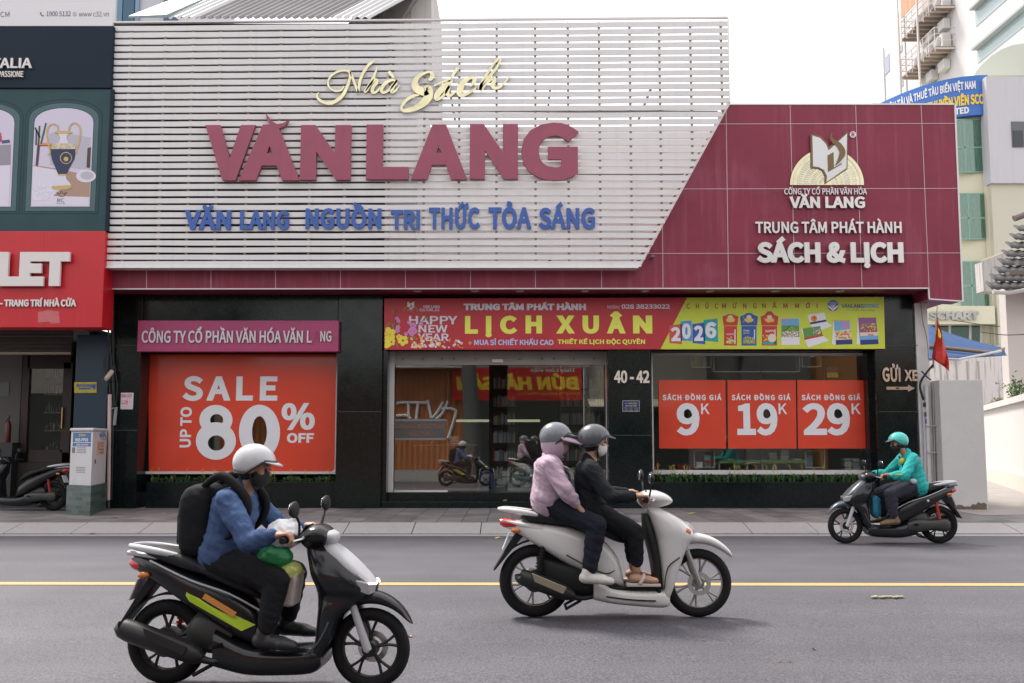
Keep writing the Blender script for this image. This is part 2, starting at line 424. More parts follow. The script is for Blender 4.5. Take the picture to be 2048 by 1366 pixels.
# kerb: sloping granite stones, one strip with joints cut between the stones
KS = M('kerb_granite', (.36, .335, .33), .75, var=.25, vs=30, dirt=.35, dcol=(.2, .18, .17), ds=3, bump=.2, bs=90)
mb = MB(); x = -31.2
random.seed(3)
while x < 32:
    L_ = 1.02+random.uniform(-.02, .02); s = random.uniform(-.01, .01); j = .006
    mb.hexa([(x+j, KB, -.04), (x+L_-j, KB, -.04), (x+L_-j, KT, -.04), (x+j, KT, -.04)],
            [(x+j, KB, .025+s*.3), (x+L_-j, KB, .025+s*.3), (x+L_-j, KT, ZP+.002+s*.2), (x+j, KT, ZP+.002+s*.2)])
    x += L_
tag(mb.build('kerb', KS, bevel=.008), kind='structure')
def paving_material():
    m = bpy.data.materials.new('paving_tiles'); m.use_nodes = True; t = m.node_tree; N, L = t.nodes, t.links; b = N['Principled BSDF']
    tcn = N.new('ShaderNodeTexCoord'); mp = N.new('ShaderNodeMapping'); L.new(tcn.outputs['Object'], mp.inputs['Vector'])
    mp.inputs['Rotation'].default_value = (0, 0, R(90))
    br = N.new('ShaderNodeTexBrick'); br.inputs['Scale'].default_value = 1; br.inputs['Brick Width'].default_value = .6; br.inputs['Row Height'].default_value = .4
    br.inputs['Mortar Size'].default_value = .008; br.inputs['Color1'].default_value = (.13, .12, .12, 1); br.inputs['Color2'].default_value = (.215, .195, .195, 1)
    br.inputs['Mortar'].default_value = (.06, .055, .05, 1); L.new(mp.outputs['Vector'], br.inputs['Vector'])
    nn = N.new('ShaderNodeTexNoise'); nn.inputs['Scale'].default_value = 2.2; nn.inputs['Detail'].default_value = 8; L.new(tcn.outputs['Object'], nn.inputs['Vector'])
    r = N.new('ShaderNodeMapRange'); r.inputs['From Min'].default_value = .3; r.inputs['From Max'].default_value = .7; r.inputs['To Min'].default_value = .7; r.inputs['To Max'].default_value = 1.2
    L.new(nn.outputs['Fac'], r.inputs['Value'])
    mm = N.new('ShaderNodeMix'); mm.data_type = 'RGBA'; mm.blend_type = 'MULTIPLY'; mm.inputs['Factor'].default_value = 1
    L.new(br.outputs['Color'], mm.inputs['A']); L.new(r.outputs['Result'], mm.inputs['B']); L.new(mm.outputs['Result'], b.inputs['Base Color'])
    b.inputs['Roughness'].default_value = .7
    bp = N.new('ShaderNodeBump'); bp.inputs['Strength'].default_value = .4; bp.inputs['Distance'].default_value = .01; L.new(br.outputs['Fac'], bp.inputs['Height']); bp.invert = True
    L.new(bp.outputs['Normal'], b.inputs['Normal']); return m
PAV = paving_material()
tag(MB().poly([(-60, KT-.01, ZP), (60, KT-.01, ZP), (60, 24, ZP), (-60, 24, ZP)]).build('pavement', PAV), kind='structure')
ALG = M('alley_concrete', (.34, .31, .29), .85, var=.25, vs=2, dirt=.4, dcol=(.2, .18, .16), ds=1, bump=.2, bs=30)
a = [G(1962, 1030, ZP+.004), G(2300, 1030, ZP+.004)]
tag(MB().poly([(a[0].x, a[0].y, ZP+.004), (60, a[0].y, ZP+.004), (60, 60, ZP+.004), (a[0].x, 60, ZP+.004)]).build('alley_ground', ALG), kind='structure')
# ================= the bookshop
MAROON = M('maroon_panel', (.235, .027, .056), .45, var=.22, vs=1.1, streak=.34, dcol=(.36, .12, .18), dirt=.35, ds=.7, spec=.3)
MAROOND = M('maroon_letter', (.30, .055, .10), .4, var=.15, vs=2, streak=.35, dcol=(.14, .03, .05))
PINK = M('faded_pink_board', (.36, .045, .135), .4, var=.12, vs=2)
SLAT = M('white_slat_metal', (.75, .73, .725), .45, var=.08, vs=2.5, streak=.24, dcol=(.46, .42, .41))
SLATP = M('slat_post_metal', (.16, .15, .15), .6, .3)
TRIM = M('silver_trim', (.62, .58, .57), .4, .2)
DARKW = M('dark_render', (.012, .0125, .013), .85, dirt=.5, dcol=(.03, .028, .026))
PEEL = M('peeling_wall', (.50, .48, .46), .85, streak=.85, dcol=(.12, .09, .075), dirt=.4, ds=3)
SILVERL = M('brushed_letter', (.60, .58, .565), .34, .55, streak=.3, dcol=(.3, .27, .26))
BLUEL = M('blue_letter', (.035, .10, .36), .45, var=.15)
GOLD = M('polished_gold', (.66, .60, .38), .24, 1.0, var=.3, vs=4)
FRAME = M('white_window_frame', (.58, .56, .55), .4)
GL = glass('shop_glass', (.95, .97, .96), 1.5, .045)
GL2 = glass('door_glass', (.92, .95, .935), 1.6, .10)
ROOM = M('shop_interior_wall', (.40, .38, .35), .8)
XL, XR = P(213, 800, YP).x, P(1836, 800, YP).x
shop = thing('bookshop_building', 'bookshop with maroon fascia, dark granite pillars and wide glass front', 'building', (P(1024, 1017, YP).x, YP, ZP))
zf = P(1024, 578, YF).z      # underside of the fascia
zr = P(1024, 590, YP).z
# pillars
for a, b in ((213, 275), (672, 762), (1218, 1303), (1757, 1836)):
    X0, X1, _, _ = rect(a, 900, b, 901, YP)
    box('pillar', (X0, YP, ZP-.1), (X1, YP+.75, zf-.003), GRANITE, shop, .006)
# lintels
X = lambda px: P(px, 800, YP).x
box('lintel', (X(275)+.002, YP+.05, P(500, 640, YP).z-.3), (X(672)-.002, YP+.7, zf-.003), GRANITE, shop)
box('lintel', (X(762)+.002, YP+.20, P(990, 700, YP).z), (X(1218)-.002, YP+.7, zf-.003), GRANITE, shop)
box('lintel', (X(1303)+.002, YP+.20, P(1500, 700, YP).z), (X(1757)-.002, YP+.7, zf-.003), GRANITE, shop)
box('jamb', (X(1746), YP+.25, ZP), (X(1757)-.002, YP+.7, P(1500, 700, YP).z-.002), GRANITE, shop)
box('jamb', (X(762)+.002, YP+.12, ZP), (X(773), YP+.7, P(1500, 700, YP).z-.002), GRANITE, shop)
# joints between the granite slabs
mb = MB()
for a, b, ys in ((213, 275, (690, 860)), (672, 762, (640, 823)), (1218, 1303, (870,)), (1757, 1836, (690, 823))):
    for y in ys:
        X0, X1, Z0, Z1 = rect(a, y, b, y+.9, YP); mb.box((X0, YP-.002, Z0), (X1, YP+.01, Z1))
mb.build('slab_joint', M('joint_line', (.05, .06, .06), .7), shop)
# shell of the room: floor, ceiling, back and side walls
zfl = ZP+.26
box('room_floor', (XL, YP+.76, ZP-.1), (XR, YP+7, zfl), M('shop_floor_tile', (.30, .33, .31), .25), shop)
box('ceiling', (XL+.1, YP+.76, zf-.2), (XR, YP+7, zf+.2), ROOM, shop)
box('back_wall', (XL, YP+7, ZP), (XR, YP+7.2, zf+.2), ROOM, shop)
box('side_wall', (XL-.1, YP+.76, ZP), (XL, YP+7.2, zf), ROOM, shop)
box('side_wall', (XR, YP+.3, ZP), (XR+.15, YP+7.2, zf), ROOM, shop)
box('partition', (X(715), YP+.76, zfl), (X(725), YP+5, zf-.2), M('partition_wood', (.16, .07, .04), .5), shop)
# painted end strip on the right
pbox('end_wall', 1837, 598, 1862, 1016, YP+.02, .28, WALLW, shop)
# fascia
box('soffit', (P(213, 578, YF).x, YF+.06, zf-.001), (P(1856, 578, YF).x, YP+.9, zf+.05), MAROON, shop)
outl = [(209, 578), (209, 526), (1272, 526), (1452, 209), (1909, 209), (1925, 602), (1858, 598), (1857, 577)]
fas = pprism('fascia', outl, YF, .5, MAROON, shop)
end = MB().plan([(P(1859, 598, YF).x, YF+.01), (P(1925, 602, YF).x-.01, YF+.01), (P(1925, 602, YF).x-.01, YP+1.4), (P(1859, 598, YF).x, YP+1.4)], P(1890, 598, YF).z+.02, P(1890, 230, YF).z)
end.build('end_box', MAROON, shop)
mb = MB()
def seg(mb, x0, y0, x1, y1, Y, wd, d=.004):
    a, b = P(x0, y0, Y), P(x1, y1, Y); t = Vector((b.x-a.x, 0, b.z-a.z)).normalized(); n = Vector((-t.z, 0, t.x))*wd/2
    q = [(a+n), (b+n), (b-n), (a-n)]
    mb.prism([(v.x, v.z) for v in q], Y-d, Y+.02)
for x in (293, 422, 551, 681, 811, 941, 1071, 1203): seg(mb, x, 534, x, 577, YF, .012)
for a in ((1325, 450, 1326, 577), (1452, 212, 1457, 576), (1580, 210, 1590, 576), (1711, 210, 1724, 576), (1842, 210, 1858, 577)): seg(mb, *a, YF, .012)
for y, x in ((248, 1437), (378, 1362), (507, 1288)): seg(mb, x, y, 1908+(y-209)*.04, y-1, YF, .012, .006)
mb.build('panel_joint', M('panel_joint_silver', (.50, .36, .40), .5), shop)
mb = MB()
seg(mb, 209, 578, 1857, 576.5, YF, .022, .012); seg(mb, 1857, 577, 1858.4, 598, YF, .022, .012); seg(mb, 1858, 598, 1925, 602.5, YF, .022, .014)
seg(mb, 1452, 208.5, 1909, 208.5, YF, .03, .012); seg(mb, 1909.5, 208, 1925.5, 603, YF, .03, .012)
mb.build('fascia_trim', TRIM, shop)
for px in (835, 950, 1040, 1170, 1290, 1420, 1550, 1680):
    c = P(px, 581, (YF+YP)/2-.1)
    MB().lathe([(.085, 0), (.085, -.012), (.06, -.012), (.055, -.004)], (c.x, c.y, zf-.001), 20).build('downlight', STEEL, shop, 30)
# body of the building behind the screen
YB = YP+1.0
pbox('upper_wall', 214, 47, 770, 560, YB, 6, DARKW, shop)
pbox('stair_wall', 770.5, 150, 832, 560, YB+.02, 5, M('grey_weathered_wall', (.40, .39, .38), .85, streak=.6, dcol=(.2, .18, .17)), shop)
pbox('parapet_wall', 832.5, 262, 1440, 560, YB+.3, 4, M('white_parapet', (.80, .77, .76), .8, var=.08, streak=.2, dcol=(.5, .46, .44)), shop)
MB().prism(pp([(690, 58), (770, -70), (862, -70), (864, 150), (690, 150)], YB+1.5), YB+1.5, YB+5).build('gable_wall', PEEL, shop)
pprism('gable_coping', [(752, 42), (832, -66), (864, -66), (800, 44)], YB+1.2, .28, M('weathered_concrete', (.17, .16, .155), .9, dirt=.7, dcol=(.05, .045, .04), ds=3), shop)
# corrugated roof rising behind the screen
mb = MB(); CORR = M('fibre_cement_roof', (.22, .205, .21), .85, var=.25, vs=1.2, dirt=.5, dcol=(.13, .11, .11), ds=1.5)
def corrugated(mb, x0, x1, y0, z0, y1, z1, pitch=.16, amp=.03, skew=0):
    n = int((x1-x0)/pitch*6); vs = []; fs = []
    for i in range(n+1):
        xx = x0+(x1-x0)*i/n; dz = amp*math.sin(2*math.pi*(xx-x0)/pitch)
        vs += [(xx, y0, z0+dz), (xx+skew, y1, z1+dz)]
    for i in range(n): fs.append((2*i, 2*i+2, 2*i+3, 2*i+1))
    return mb.add(vs, fs)
ze = P(500, 46, YB).z
e0, e1, e2, e3, e4 = (P(q, 40, YB).x for q in (268, 338, 400, 668, 752))
LIGHTR = M('translucent_roof_sheet', (.42, .42, .42), .5)
# two courses of sheets, the upper lapping over the lower; pale sheets at both ends
corrugated(mb, e2, e3, YB-.25, ze, YB+.75, ze+.95, skew=.75)
corrugated(mb, e2+.7, e3+.7, YB+.65, ze+.90, YB+4.0, ze+4.1, skew=2.4)
mb.build('roof', CORR, shop, 60)
mb = MB(); corrugated(mb, e1, e2-.01, YB-.25, ze, YB+.75, ze+.95, skew=.75); corrugated(mb, e1+.7, e2+.69, YB+.65, ze+.90, YB+4, ze+4.1, skew=2.4)
corrugated(mb, e3+.01, e4-.05, YB-.25, ze, YB+.75, ze+.95, skew=.75); corrugated(mb, e3+.71, e4+.6, YB+.65, ze+.90, YB+4, ze+4.1, skew=2.4)
mb.build('roof_light_sheet', LIGHTR, shop, 60)
RF = M('green_roof_flashing', (.19, .25, .23), .5, var=.15)
MB().hexa([(e0, YB-.3, ze-.02), (e1+.05, YB-.3, ze-.02), (e1+.85, YB+1.0, ze+1.15), (e1+.1, YB+1.0, ze+1.1)], [(e0, YB-.3, ze+.02), (e1+.05, YB-.3, ze+.05), (e1+.85, YB+1.0, ze+1.21), (e1+.1, YB+1.0, ze+1.14)]).build('roof_flashing', RF, shop)
MB().tube([(e1+.45, YB+.75, ze+1.0), (e1+1.2, YB+1.9, ze+2.1), (e1+2.6, YB+3.8, ze+4.0)], .13, 10).build('ridge_cap', RF, shop, 60)
# ---- lettering and emblem on the fascia
tx('CÔNG TY CỔ PHẦN VĂN HÓA', (1568, 373, 1733, 389.5), YF-.02, SILVERL, shop, .012, .02)
tx('VĂN LANG', (1578, 388, 1729, 417), YF-.03, SILVERL, shop, .035, .03)
tx('TRUNG TÂM PHÁT HÀNH', (1510, 437, 1802, 467), YF-.03, SILVERL, shop, .022, .03)
tx('SÁCH & LỊCH', (1512, 473, 1805, 537), YF-.05, SILVERL, shop, .045, .05)
emb = thing('shop_emblem', 'gilded half drum emblem with open white book on the maroon fascia', 'emblem', P(1654, 370, YF))
pprism('half_drum', disc(1654, 370, 74, 32, 73, 0, 180), YF-.03, .03, GOLD, emb)
DR = M('drum_engraving', (.62, .60, .57), .4, .3)
mb = MB()
for r0, r1, n, fill in ((66, 68, 90, 1), (60, 50, 36, .62), (47, 36, 30, .8), (33, 26, 24, .5), (23, 20, 60, 1), (17, 10, 16, .6)):
    for k in range(n):
        a, b = 180*k/n, 180*(k+fill)/n
        q = [(1654+r*math.cos(R(t)), 369-r*math.sin(R(t))*.985) for r, t in ((r0, a), (r0, b), (r1, (a*.6+b*.4)), (r1, (a*.4+b*.6)))]
        if fill == 1: q = [(1654+r*math.cos(R(t)), 369-r*math.sin(R(t))*.985) for r, t in ((r0, a), (r0, b), (r1, b), (r1, a))]
        else: q[2], q[3] = q[3], q[2]
        mb.prism(pp(q, YF-.034), YF-.036, YF-.0305)
mb.build('engraving', DR, emb)
BK = M('emblem_white', (.66, .65, .64), .4, .1); BKE = M('emblem_bronze', (.16, .105, .05), .4, .6)
pg1 = [(1625, 271), (1640, 276), (1652, 288), (1657, 301), (1694, 267), (1693, 336), (1653, 364), (1654, 352), (1648, 340), (1637, 334), (1626, 333)]
pprism('book', [(1621, 268), (1641, 272), (1654, 285), (1658, 294), (1696, 263), (1695, 338), (1650, 368), (1650, 352), (1645, 341), (1637, 337), (1622, 336)], YF-.055, .02, BKE, emb)
pprism('book_page', pg1, YF-.061, .006, BK, emb)
pprism('book_letter', [(1655, 311), (1667, 304), (1668, 335), (1683, 326), (1684, 328), (1656, 344)], YF-.066, .006, BKE, emb)
def ribbon(pts, Y, d, name, mat, parent, sub=8):
    q = crom(pts, sub); L_, R_ = [], []
    for i, (x, y, wd) in enumerate(q):
        a, b = q[max(i-1, 0)], q[min(i+1, len(q)-1)]; tx_, ty_ = b[0]-a[0], b[1]-a[1]; l = math.hypot(tx_, ty_) or 1
        L_.append((x-ty_/l*wd/2, y+tx_/l*wd/2)); R_.append((x+ty_/l*wd/2, y-tx_/l*wd/2))
    mb = MB()
    n = len(q); A, B = pp(L_, Y), pp(R_, Y); vs = []; fs = []
    for (ax, az), (bx, bz) in zip(A, B): vs += [(ax, Y, az), (bx, Y, bz), (ax, Y+d, az), (bx, Y+d, bz)]
    for i in range(n-1):
        o = 4*i; fs += [(o, o+4, o+5, o+1), (o+2, o+3, o+7, o+6), (o, o+2, o+6, o+4), (o+1, o+5, o+7, o+3)]
    fs += [(0, 1, 3, 2), (4*n-4, 4*n-2, 4*n-1, 4*n-3)]
    return mb.add(vs, fs).build(name, mat, parent)
ribbon([(1665, 265, .8), (1662, 274, 4), (1668, 283, 8), (1678, 290, 10), (1685, 304, 12), (1680, 318, 8), (1671, 331, 1)], YF-.073, .006, 'lamp_flame', BKE, emb)
pprism('registered_disc', disc(1706, 269, 6.4, 20), YF-.02, .02, BK, emb)
tx('R', (1703, 265, 1709.5, 273), YF-.022, MAROON, emb, .03)

# ================= the slatted screen with its signs
scr = thing('slatted_screen', 'large white screen of horizontal slats with slanted right edge above the shop entrance', 'screen', (P(1024, 533, YS).x, YS, P(1024, 533, YS).z))
NSL = 35
xl = P(219, 290, YS).x
xr_top, zk = P(1457, 120, YS).x, P(1457, 206, YS).z
xr_bot, zb = P(1279, 533, YS).x, P(1279, 533, YS).z
ztl, ztr = P(228, 47.5, YS).z, P(1456, 37.5, YS).z
def xright(z): return xr_top if z >= zk else xr_top+(xr_bot-xr_top)*(zk-z)/(zk-zb)
mb = MB(); random.seed(5)
for i in range(NSL):
    f0 = i/NSL
    def zz(xx, f):
        top = ztl+(ztr-ztl)*(xx-xl)/(xr_top-xl); return zb+(top-zb)*f
    hgt = .66 if i else .74
    f1 = f0+hgt/NSL
    n = 12; xe = xright(zb+(ztl-zb)*(f0+.5/NSL)); wob = [random.uniform(-.004, .004) for _ in range(n+1)]; wob[0] = wob[-1] = 0
    for k in range(n):
        xa, xb_ = xl+(xe-xl)*k/n, xl+(xe-xl)*(k+1)/n; wa, wb = wob[k], wob[k+1]
        t = .012
        mb.hexa([(xa, YS+t, zz(xa, f0)+wa), (xb_, YS+t, zz(xb_, f0)+wb), (xb_, YS+.045, zz(xb_, f0)+wb), (xa, YS+.045, zz(xa, f0)+wa)],
                [(xa, YS, zz(xa, f1)+wa), (xb_, YS, zz(xb_, f1)+wb), (xb_, YS+.045, zz(xb_, f1)+wb), (xa, YS+.045, zz(xa, f1)+wa)])
mb.build('slats', SLAT, scr)
mb = MB(); mc = MB()
xs = [P(px, 290, YS).x for px in (252, 322, 378, 434, 494, 556, 620, 690, 778, 848, 918, 993, 1071, 1137, 1200, 1262, 1322, 1385, 1447)]
for x in xs:
    zt = ztl+(ztr-ztl)*(x-xl)/(xr_top-xl)
    z0 = zb if x < xr_bot else zb+(zk-zb)*(x-xr_bot)/(xr_top-xr_bot)+.05
    mb.box((x-.014, YS+.05, z0), (x+.014, YS+.075, zt-.02))
    for i in range(NSL):   # little clips in every gap
        z = zb+(zt-zb)*(i+.84)/NSL
        if z > z0 and z < zt-.08: mc.box((x-.022, YS+.02, z-.016), (x+.022, YS+.049, z+.016))
for z in (zb+.55, zb+1.75, zb+2.95, zb+4.1):
    mb.box((xl+.1, YS+.08, z), (xright(z)-.12, YS+.11, z+.03))
for q in range(6):   # brackets back to the fascia and wall
    x = xl+.6+q*1.9; mb.box((x, YS+.112, zb+.2), (x+.04, YB-.002, zb+.24)); mb.box((x, YS+.112, zb+3.4), (x+.04, YB-.002, zb+3.44))
mb.build('support_frame', SLATP, scr); mc.build('slat_clips', M('rusty_clip', (.20, .15, .12), .7), scr)['kind'] = 'stuff'
box('bottom_tray', (xl-.02, YS-.02, zb-.03), (xr_bot-.02, YS+.25, zb-.003), SLAT, scr)
mb = MB(); seg(mb, 1459, 204, 1279, 531, YS+.14, .05, .05); mb.build('slanted_edge_trim', SLAT, scr)
mb = MB(); seg(mb, 228, 46.2, 1455, 36.2, YS+.05, .03, .05); seg(mb, 1456, 37, 1458.5, 205, YS+.1, .018, .03); mb.build('edge_trim', TRIM, scr)
# big maroon letters, each fixed on its own
for ch, bx in (('V', (412, 253, 512, 363)), ('A', (481, 252, 602, 363)), ('N', (603, 253, 703, 362)), ('L', (734, 252, 818, 361)), ('A', (823, 252, 935, 361)), ('N', (940, 251, 1036, 360)), ('G', (1042, 248, 1157, 363))):
    tx(ch, bx, YS-.012, MAROOND, scr, .042, .09, 'sign_letter')
pprism('letter_accent', [(531, 226), (534, 240), (542, 251), (555, 257.5), (570, 252), (577, 240), (566, 246), (554, 248), (543, 242), (536, 232)], YS-.10, .09, MAROOND, scr)
for wd, bx in (('VĂN', (370, 411, 463, 460)), ('LANG', (481, 422, 579, 460)), ('NGUỒN', (612, 404, 763, 459)), ('TRI', (782, 421, 840, 459)), ('THỨC', (858, 403, 960, 459)), ('TỎA', (977, 403, 1063, 459)), ('SÁNG', (1077, 404, 1190, 459))):
    tx(wd, bx, YS-.008, BLUEL, scr, .036, .04, 'sign_word', space=1.02)
# gold script, cut as brush strokes
mb = None
for st in (
    # N
    [(688, 172, 3), (682, 180, 4), (670, 182, 4), (659, 175, 4), (656, 164, 4), (662, 152, 5), (676, 143, 5), (692, 141, 5), (700, 146, 6), (699, 160, 6), (693, 176, 7), (684, 192, 8), (668, 204, 8), (652, 206, 7), (638, 199, 6), (634, 190, 4), (638, 185, 2)],
    [(699, 138, 1), (703, 150, 5), (709, 166, 6), (717, 186, 5)],
    [(716, 187, 5), (718, 172, 6), (722, 155, 6), (731, 138, 6), (740, 127, 6), (749, 122, 2)],
    # h
    [(754, 135, 2), (748, 152, 6), (738, 172, 8), (729, 185, 6)],
    [(731, 182, 2), (741, 168, 5), (750, 160, 7), (754, 163, 7), (746, 175, 8), (745, 184, 7), (752, 184, 5), (762, 172, 2)],
    # a
    [(792, 162, 3), (783, 160, 6), (771, 166, 8), (763, 178, 8), (766, 185, 6), (776, 181, 6), (788, 168, 6), (795, 160, 5), (785, 176, 8), (784, 184, 7), (791, 181, 4), (800, 170, 1)],
    [(777, 143, 8), (785, 152, 6), (786, 156, 2)],
    # S
    [(857, 160, 4), (862, 157, 9), (865, 150, 10), (860, 144, 6), (850, 146, 5), (836, 154, 10), (829, 168, 14), (834, 178, 17), (848, 183, 20), (856, 180, 22), (856, 194, 20), (844, 208, 16), (826, 218, 11), (808, 221, 8), (803, 215, 6), (811, 202, 7), (826, 192, 6), (838, 190, 3)],
    # a
    [(868, 172, 3), (884, 164, 5), (898, 160, 8), (901, 163, 10), (884, 178, 14), (873, 192, 12), (874, 199, 6), (886, 192, 6), (899, 172, 6), (894, 184, 10), (898, 191, 8), (906, 188, 4), (913, 182, 1)],
    [(902, 156, 2), (907, 148, 6), (914, 138, 7), (918, 138, 2)],
    # c
    [(940, 173, 3), (948, 164, 9), (948, 157, 9), (940, 156, 6), (926, 166, 13), (919, 183, 15), (923, 190, 10), (936, 186, 7), (948, 179, 4), (953, 173, 2)],
    # h
    [(960, 180, 6), (964, 165, 7), (975, 146, 6), (990, 124, 5), (999, 117, 5), (1000, 122, 5), (990, 140, 6), (972, 160, 7), (962, 172, 9), (960, 180, 8)],
    [(961, 181, 8), (974, 165, 6), (985, 157, 7), (989, 160, 9), (985, 170, 9), (989, 176, 7), (1000, 174, 5), (1010, 164, 4), (1020, 152, 3)],
):
    ribbon([(x, y, w_*.86) for x, y, w_ in st], YS-.05, .03, 'gold_script', GOLD, scr)

# ================= shop front: windows, doors, posters, planters
def window(name, label, x0, y0, x1, y1, Y, fr, parts=1):
    t = thing(name, label, 'window', P((x0+x1)/2, y1, Y))
    X0, X1, Z0, Z1 = rect(x0, y0, x1, y1, Y)
    l, r, b, tt = fr
    mb = MB(); mb.box((X0, Y-.05, Z0), (X0+l, Y+.05, Z1)); mb.box((X1-r, Y-.05, Z0), (X1, Y+.05, Z1))
    mb.box((X0+l, Y-.05, Z0), (X1-r, Y+.05, Z0+b)); mb.box((X0+l, Y-.05, Z1-tt), (X1-r, Y+.05, Z1))
    mb.build('frame', FRAME, t, bevel=.004)
    box('pane', (X0+l, Y-.004, Z0+b), (X1-r, Y+.004, Z1-tt), GL, t)
    return t, (X0, X1, Z0, Z1)
w1, _ = window('display_window', 'display window behind the red sale poster, white metal frame', 287, 700, 674, 948, YW, (.10, .02, .05, .03))
w2, wr = window('display_window', 'wide display window behind three red price posters, silver frame', 1303, 706, 1748, 949, YW, (.03, .13, .085, .055))
box('left_reveal', (X(275)+.003, YP+.76, ZP), (P(287, 800, YW).x-.003, YP+.8, P(500, 700, YP).z), M('dark_red_reveal', (.06, .014, .012), .25), shop)
mb = MB()
for px in (1521, 1648): seg(mb, px, 713, px, 941, YW, .012, .006)
mb.build('glazing_joint', M('dark_silicone', (.03, .035, .035), .4), w2)
# SALE poster, printed numbers cut out so that the window shows through
po = thing('sale_poster', 'large red window poster advertising a sale up to eighty percent off', 'poster', P(485, 943, YW))
holes = [disc(434.5, 840, 13.2, 24, 12), disc(434, 886, 17.2, 24, 15.5), disc(520, 864, 15, 28, 32)]
cut_sheet('sheet', [(298, 709), (673, 709), (671, 943), (299, 943)], holes, YW, REDP, po, .03)
YPO = YW-.034
tx('SALE', (365, 752, 555, 802), YPO, WHITE, po, .036, space=1.12)
tx('UP TO', (360, 814, 383, 895), YPO, WHITE, po, .03, rot=90)
cut_sheet('numeral', disc(433, 840, 33, 36, 30), [disc(434.5, 840, 13, 24, 11.8)], YW, WHITE, po, .036)
cut_sheet('numeral', disc(433, 882, 40, 36, 37.5), [disc(434, 886, 17, 24, 15.3)], YW, WHITE, po, .039)
cut_sheet('numeral', disc(520, 864.5, 41, 40, 55), [disc(520, 864, 14.8, 28, 31.8)], YW, WHITE, po, .037)
tx('%', (563, 806, 630, 860), YPO, WHITE, po, .03)
tx('OFF', (574, 866, 628, 886), YPO, WHITE, po, .036)
pprism('peeled_corner', [(664, 943), (671, 943), (671, 936)], YPO-.004, .003, WHITE, po)
for txt, a, b, num, nb, kb, c0, hole, lb in (
    ('SÁCH ĐỒNG GIÁ', 1316.5, 1451.5, '9', (1353, 806, 1399, 871), (1402, 807, 1419, 828), 1325, (1376, 826.5, 8.8, 10), 'red price poster with the white number nine on the shop window'),
    ('SÁCH ĐỒNG GIÁ', 1454, 1592, '19', (1474, 806, 1555, 871), (1557, 807, 1574, 828), 1463, (1531.5, 826.5, 8.8, 10), 'red price poster with the number nineteen, between two other posters'),
    ('SÁCH ĐỒNG GIÁ', 1593.5, 1733, '29', (1605, 806, 1700, 871), (1703, 807, 1721, 828), 1603, (1677.5, 826.5, 8.8, 10), 'red price poster with the white number twenty nine beside the granite pillar')):
    po = thing('price_poster', lb, 'poster', P((a+b)/2, 897, YW), group='price posters on the display window')
    cut_sheet('sheet', [(a, 760.5), (b-1.5, 760.5), (b, 897), (a+1.5, 897)], [disc(hole[0]-.5, hole[1], hole[2]+2, 24, hole[3]+2.5)], YW, REDP, po, .03)
    tx(txt, (c0, 786, c0+118, 800.5), YPO, WHITE, po, .034, space=1.1)
    tx(num, nb, YPO, WHITE, po, .032); tx('K', kb, YPO, WHITE, po, .012)
# pink company board
bd = thing('company_board', 'faded pink sign board with silver company lettering above the sale poster', 'sign', P(476, 703, YP-.16))
pbox('board', 275, 641, 677, 703, YP-.16, .2, PINK, bd, .006)
SL2 = M('silver_small_letter', (.56, .52, .54), .4, .3)
tx('CÔNG TY CỔ PHẦN VĂN HÓA VĂN L', (284, 653, 624, 686), YP-.175, SL2, bd, .02, .015)
tx('NG', (641, 662, 663, 683.5), YP-.175, SL2, bd, .02, .015)
tx('A', (627, 662, 640, 683.5), YP-.162, M('letter_ghost', (.30, .035, .11), .6), bd, .01, label='pale mark of a fallen letter')
# planters
GRASSD = M('planter_leaf', (.035, .10, .028), .5, var=.5, vs=6); GRASSY = M('planter_yellow_tip', (.40, .36, .05), .5)
random.seed(11)
def planter(x0, x1, lab):
    t = thing('stone_planter', lab, 'planter', P((x0+x1)/2, 1013, YP+.1))
    X0, X1, Z0, Z1 = rect(x0, 964, x1, 1014, YP+.1)
    mb = MB(); mb.box((X0, YP+.1, ZP-.05), (X1, YP+.13, Z1)); mb.box((X0, YP+.131, ZP-.05), (X0+.03, YP+.44, Z1)); mb.box((X1-.03, YP+.131, ZP-.05), (X1, YP+.44, Z1)); mb.box((X0, YP+.441, ZP-.05), (X1, YP+.46, Z1+.02))
    mb.build('box', GRANITE, t, bevel=.004)
    box('soil', (X0+.03, YP+.131, Z1-.12), (X1-.03, YP+.44, Z1-.04), M('dark_soil', (.02, .014, .01), .95), t)
    return X0, X1, Z1
def plants(X0, X1, Z1, n, hmax, ytip, lab, big):
    mb = MB(); my = MB()
    for k in range(n):
        x, y = random.uniform(X0+.06, X1-.06), random.uniform(YP+.17, YP+.40)
        for j in range(random.randint(5, 9)):
            a = random.uniform(0, 6.28); l = random.uniform(.5, 1)*hmax; w_ = random.uniform(.008, .016)*(1.6 if random.random() < big else 1); o = random.uniform(.25, .7)*l
            b = Vector((x, y, Z1-.06)); m_ = b+Vector((math.cos(a)*o*.4, math.sin(a)*o*.3, l*.7)); e = b+Vector((math.cos(a)*o, math.sin(a)*o*.6, l*random.uniform(.6, 1)))
            s = Vector((-math.sin(a), math.cos(a), 0))*w_
            mb.add([b-s*.5, b+s*.5, m_+s, m_-s, e], [(0, 1, 2, 3), (3, 2, 4)])
        if random.random() < ytip:
            p0 = Vector((x, y, Z1)); p1 = p0+Vector((random.uniform(-.05, .05), -.02, hmax*random.uniform(.9, 1.25))); p2 = p1+Vector((random.uniform(-.05, .05), 0, .03))
            my.tube([p0, (p0+p1)/2+Vector((.01, 0, 0)), p1, p2], [.003, .003, .006, .004], 5)
    o = mb.build('flower_bed_plants', GRASSD); tag(o, lab, 'plants', kind='stuff')
    o['label'] = lab; my.build('flower_spike', GRASSY, o)
pa = planter(292, 671.5, 'low dark granite planter under the sale poster')
plants(*pa, 150, .20, .14, 'low green plants with yellow tips in planter under sale poster', .2)
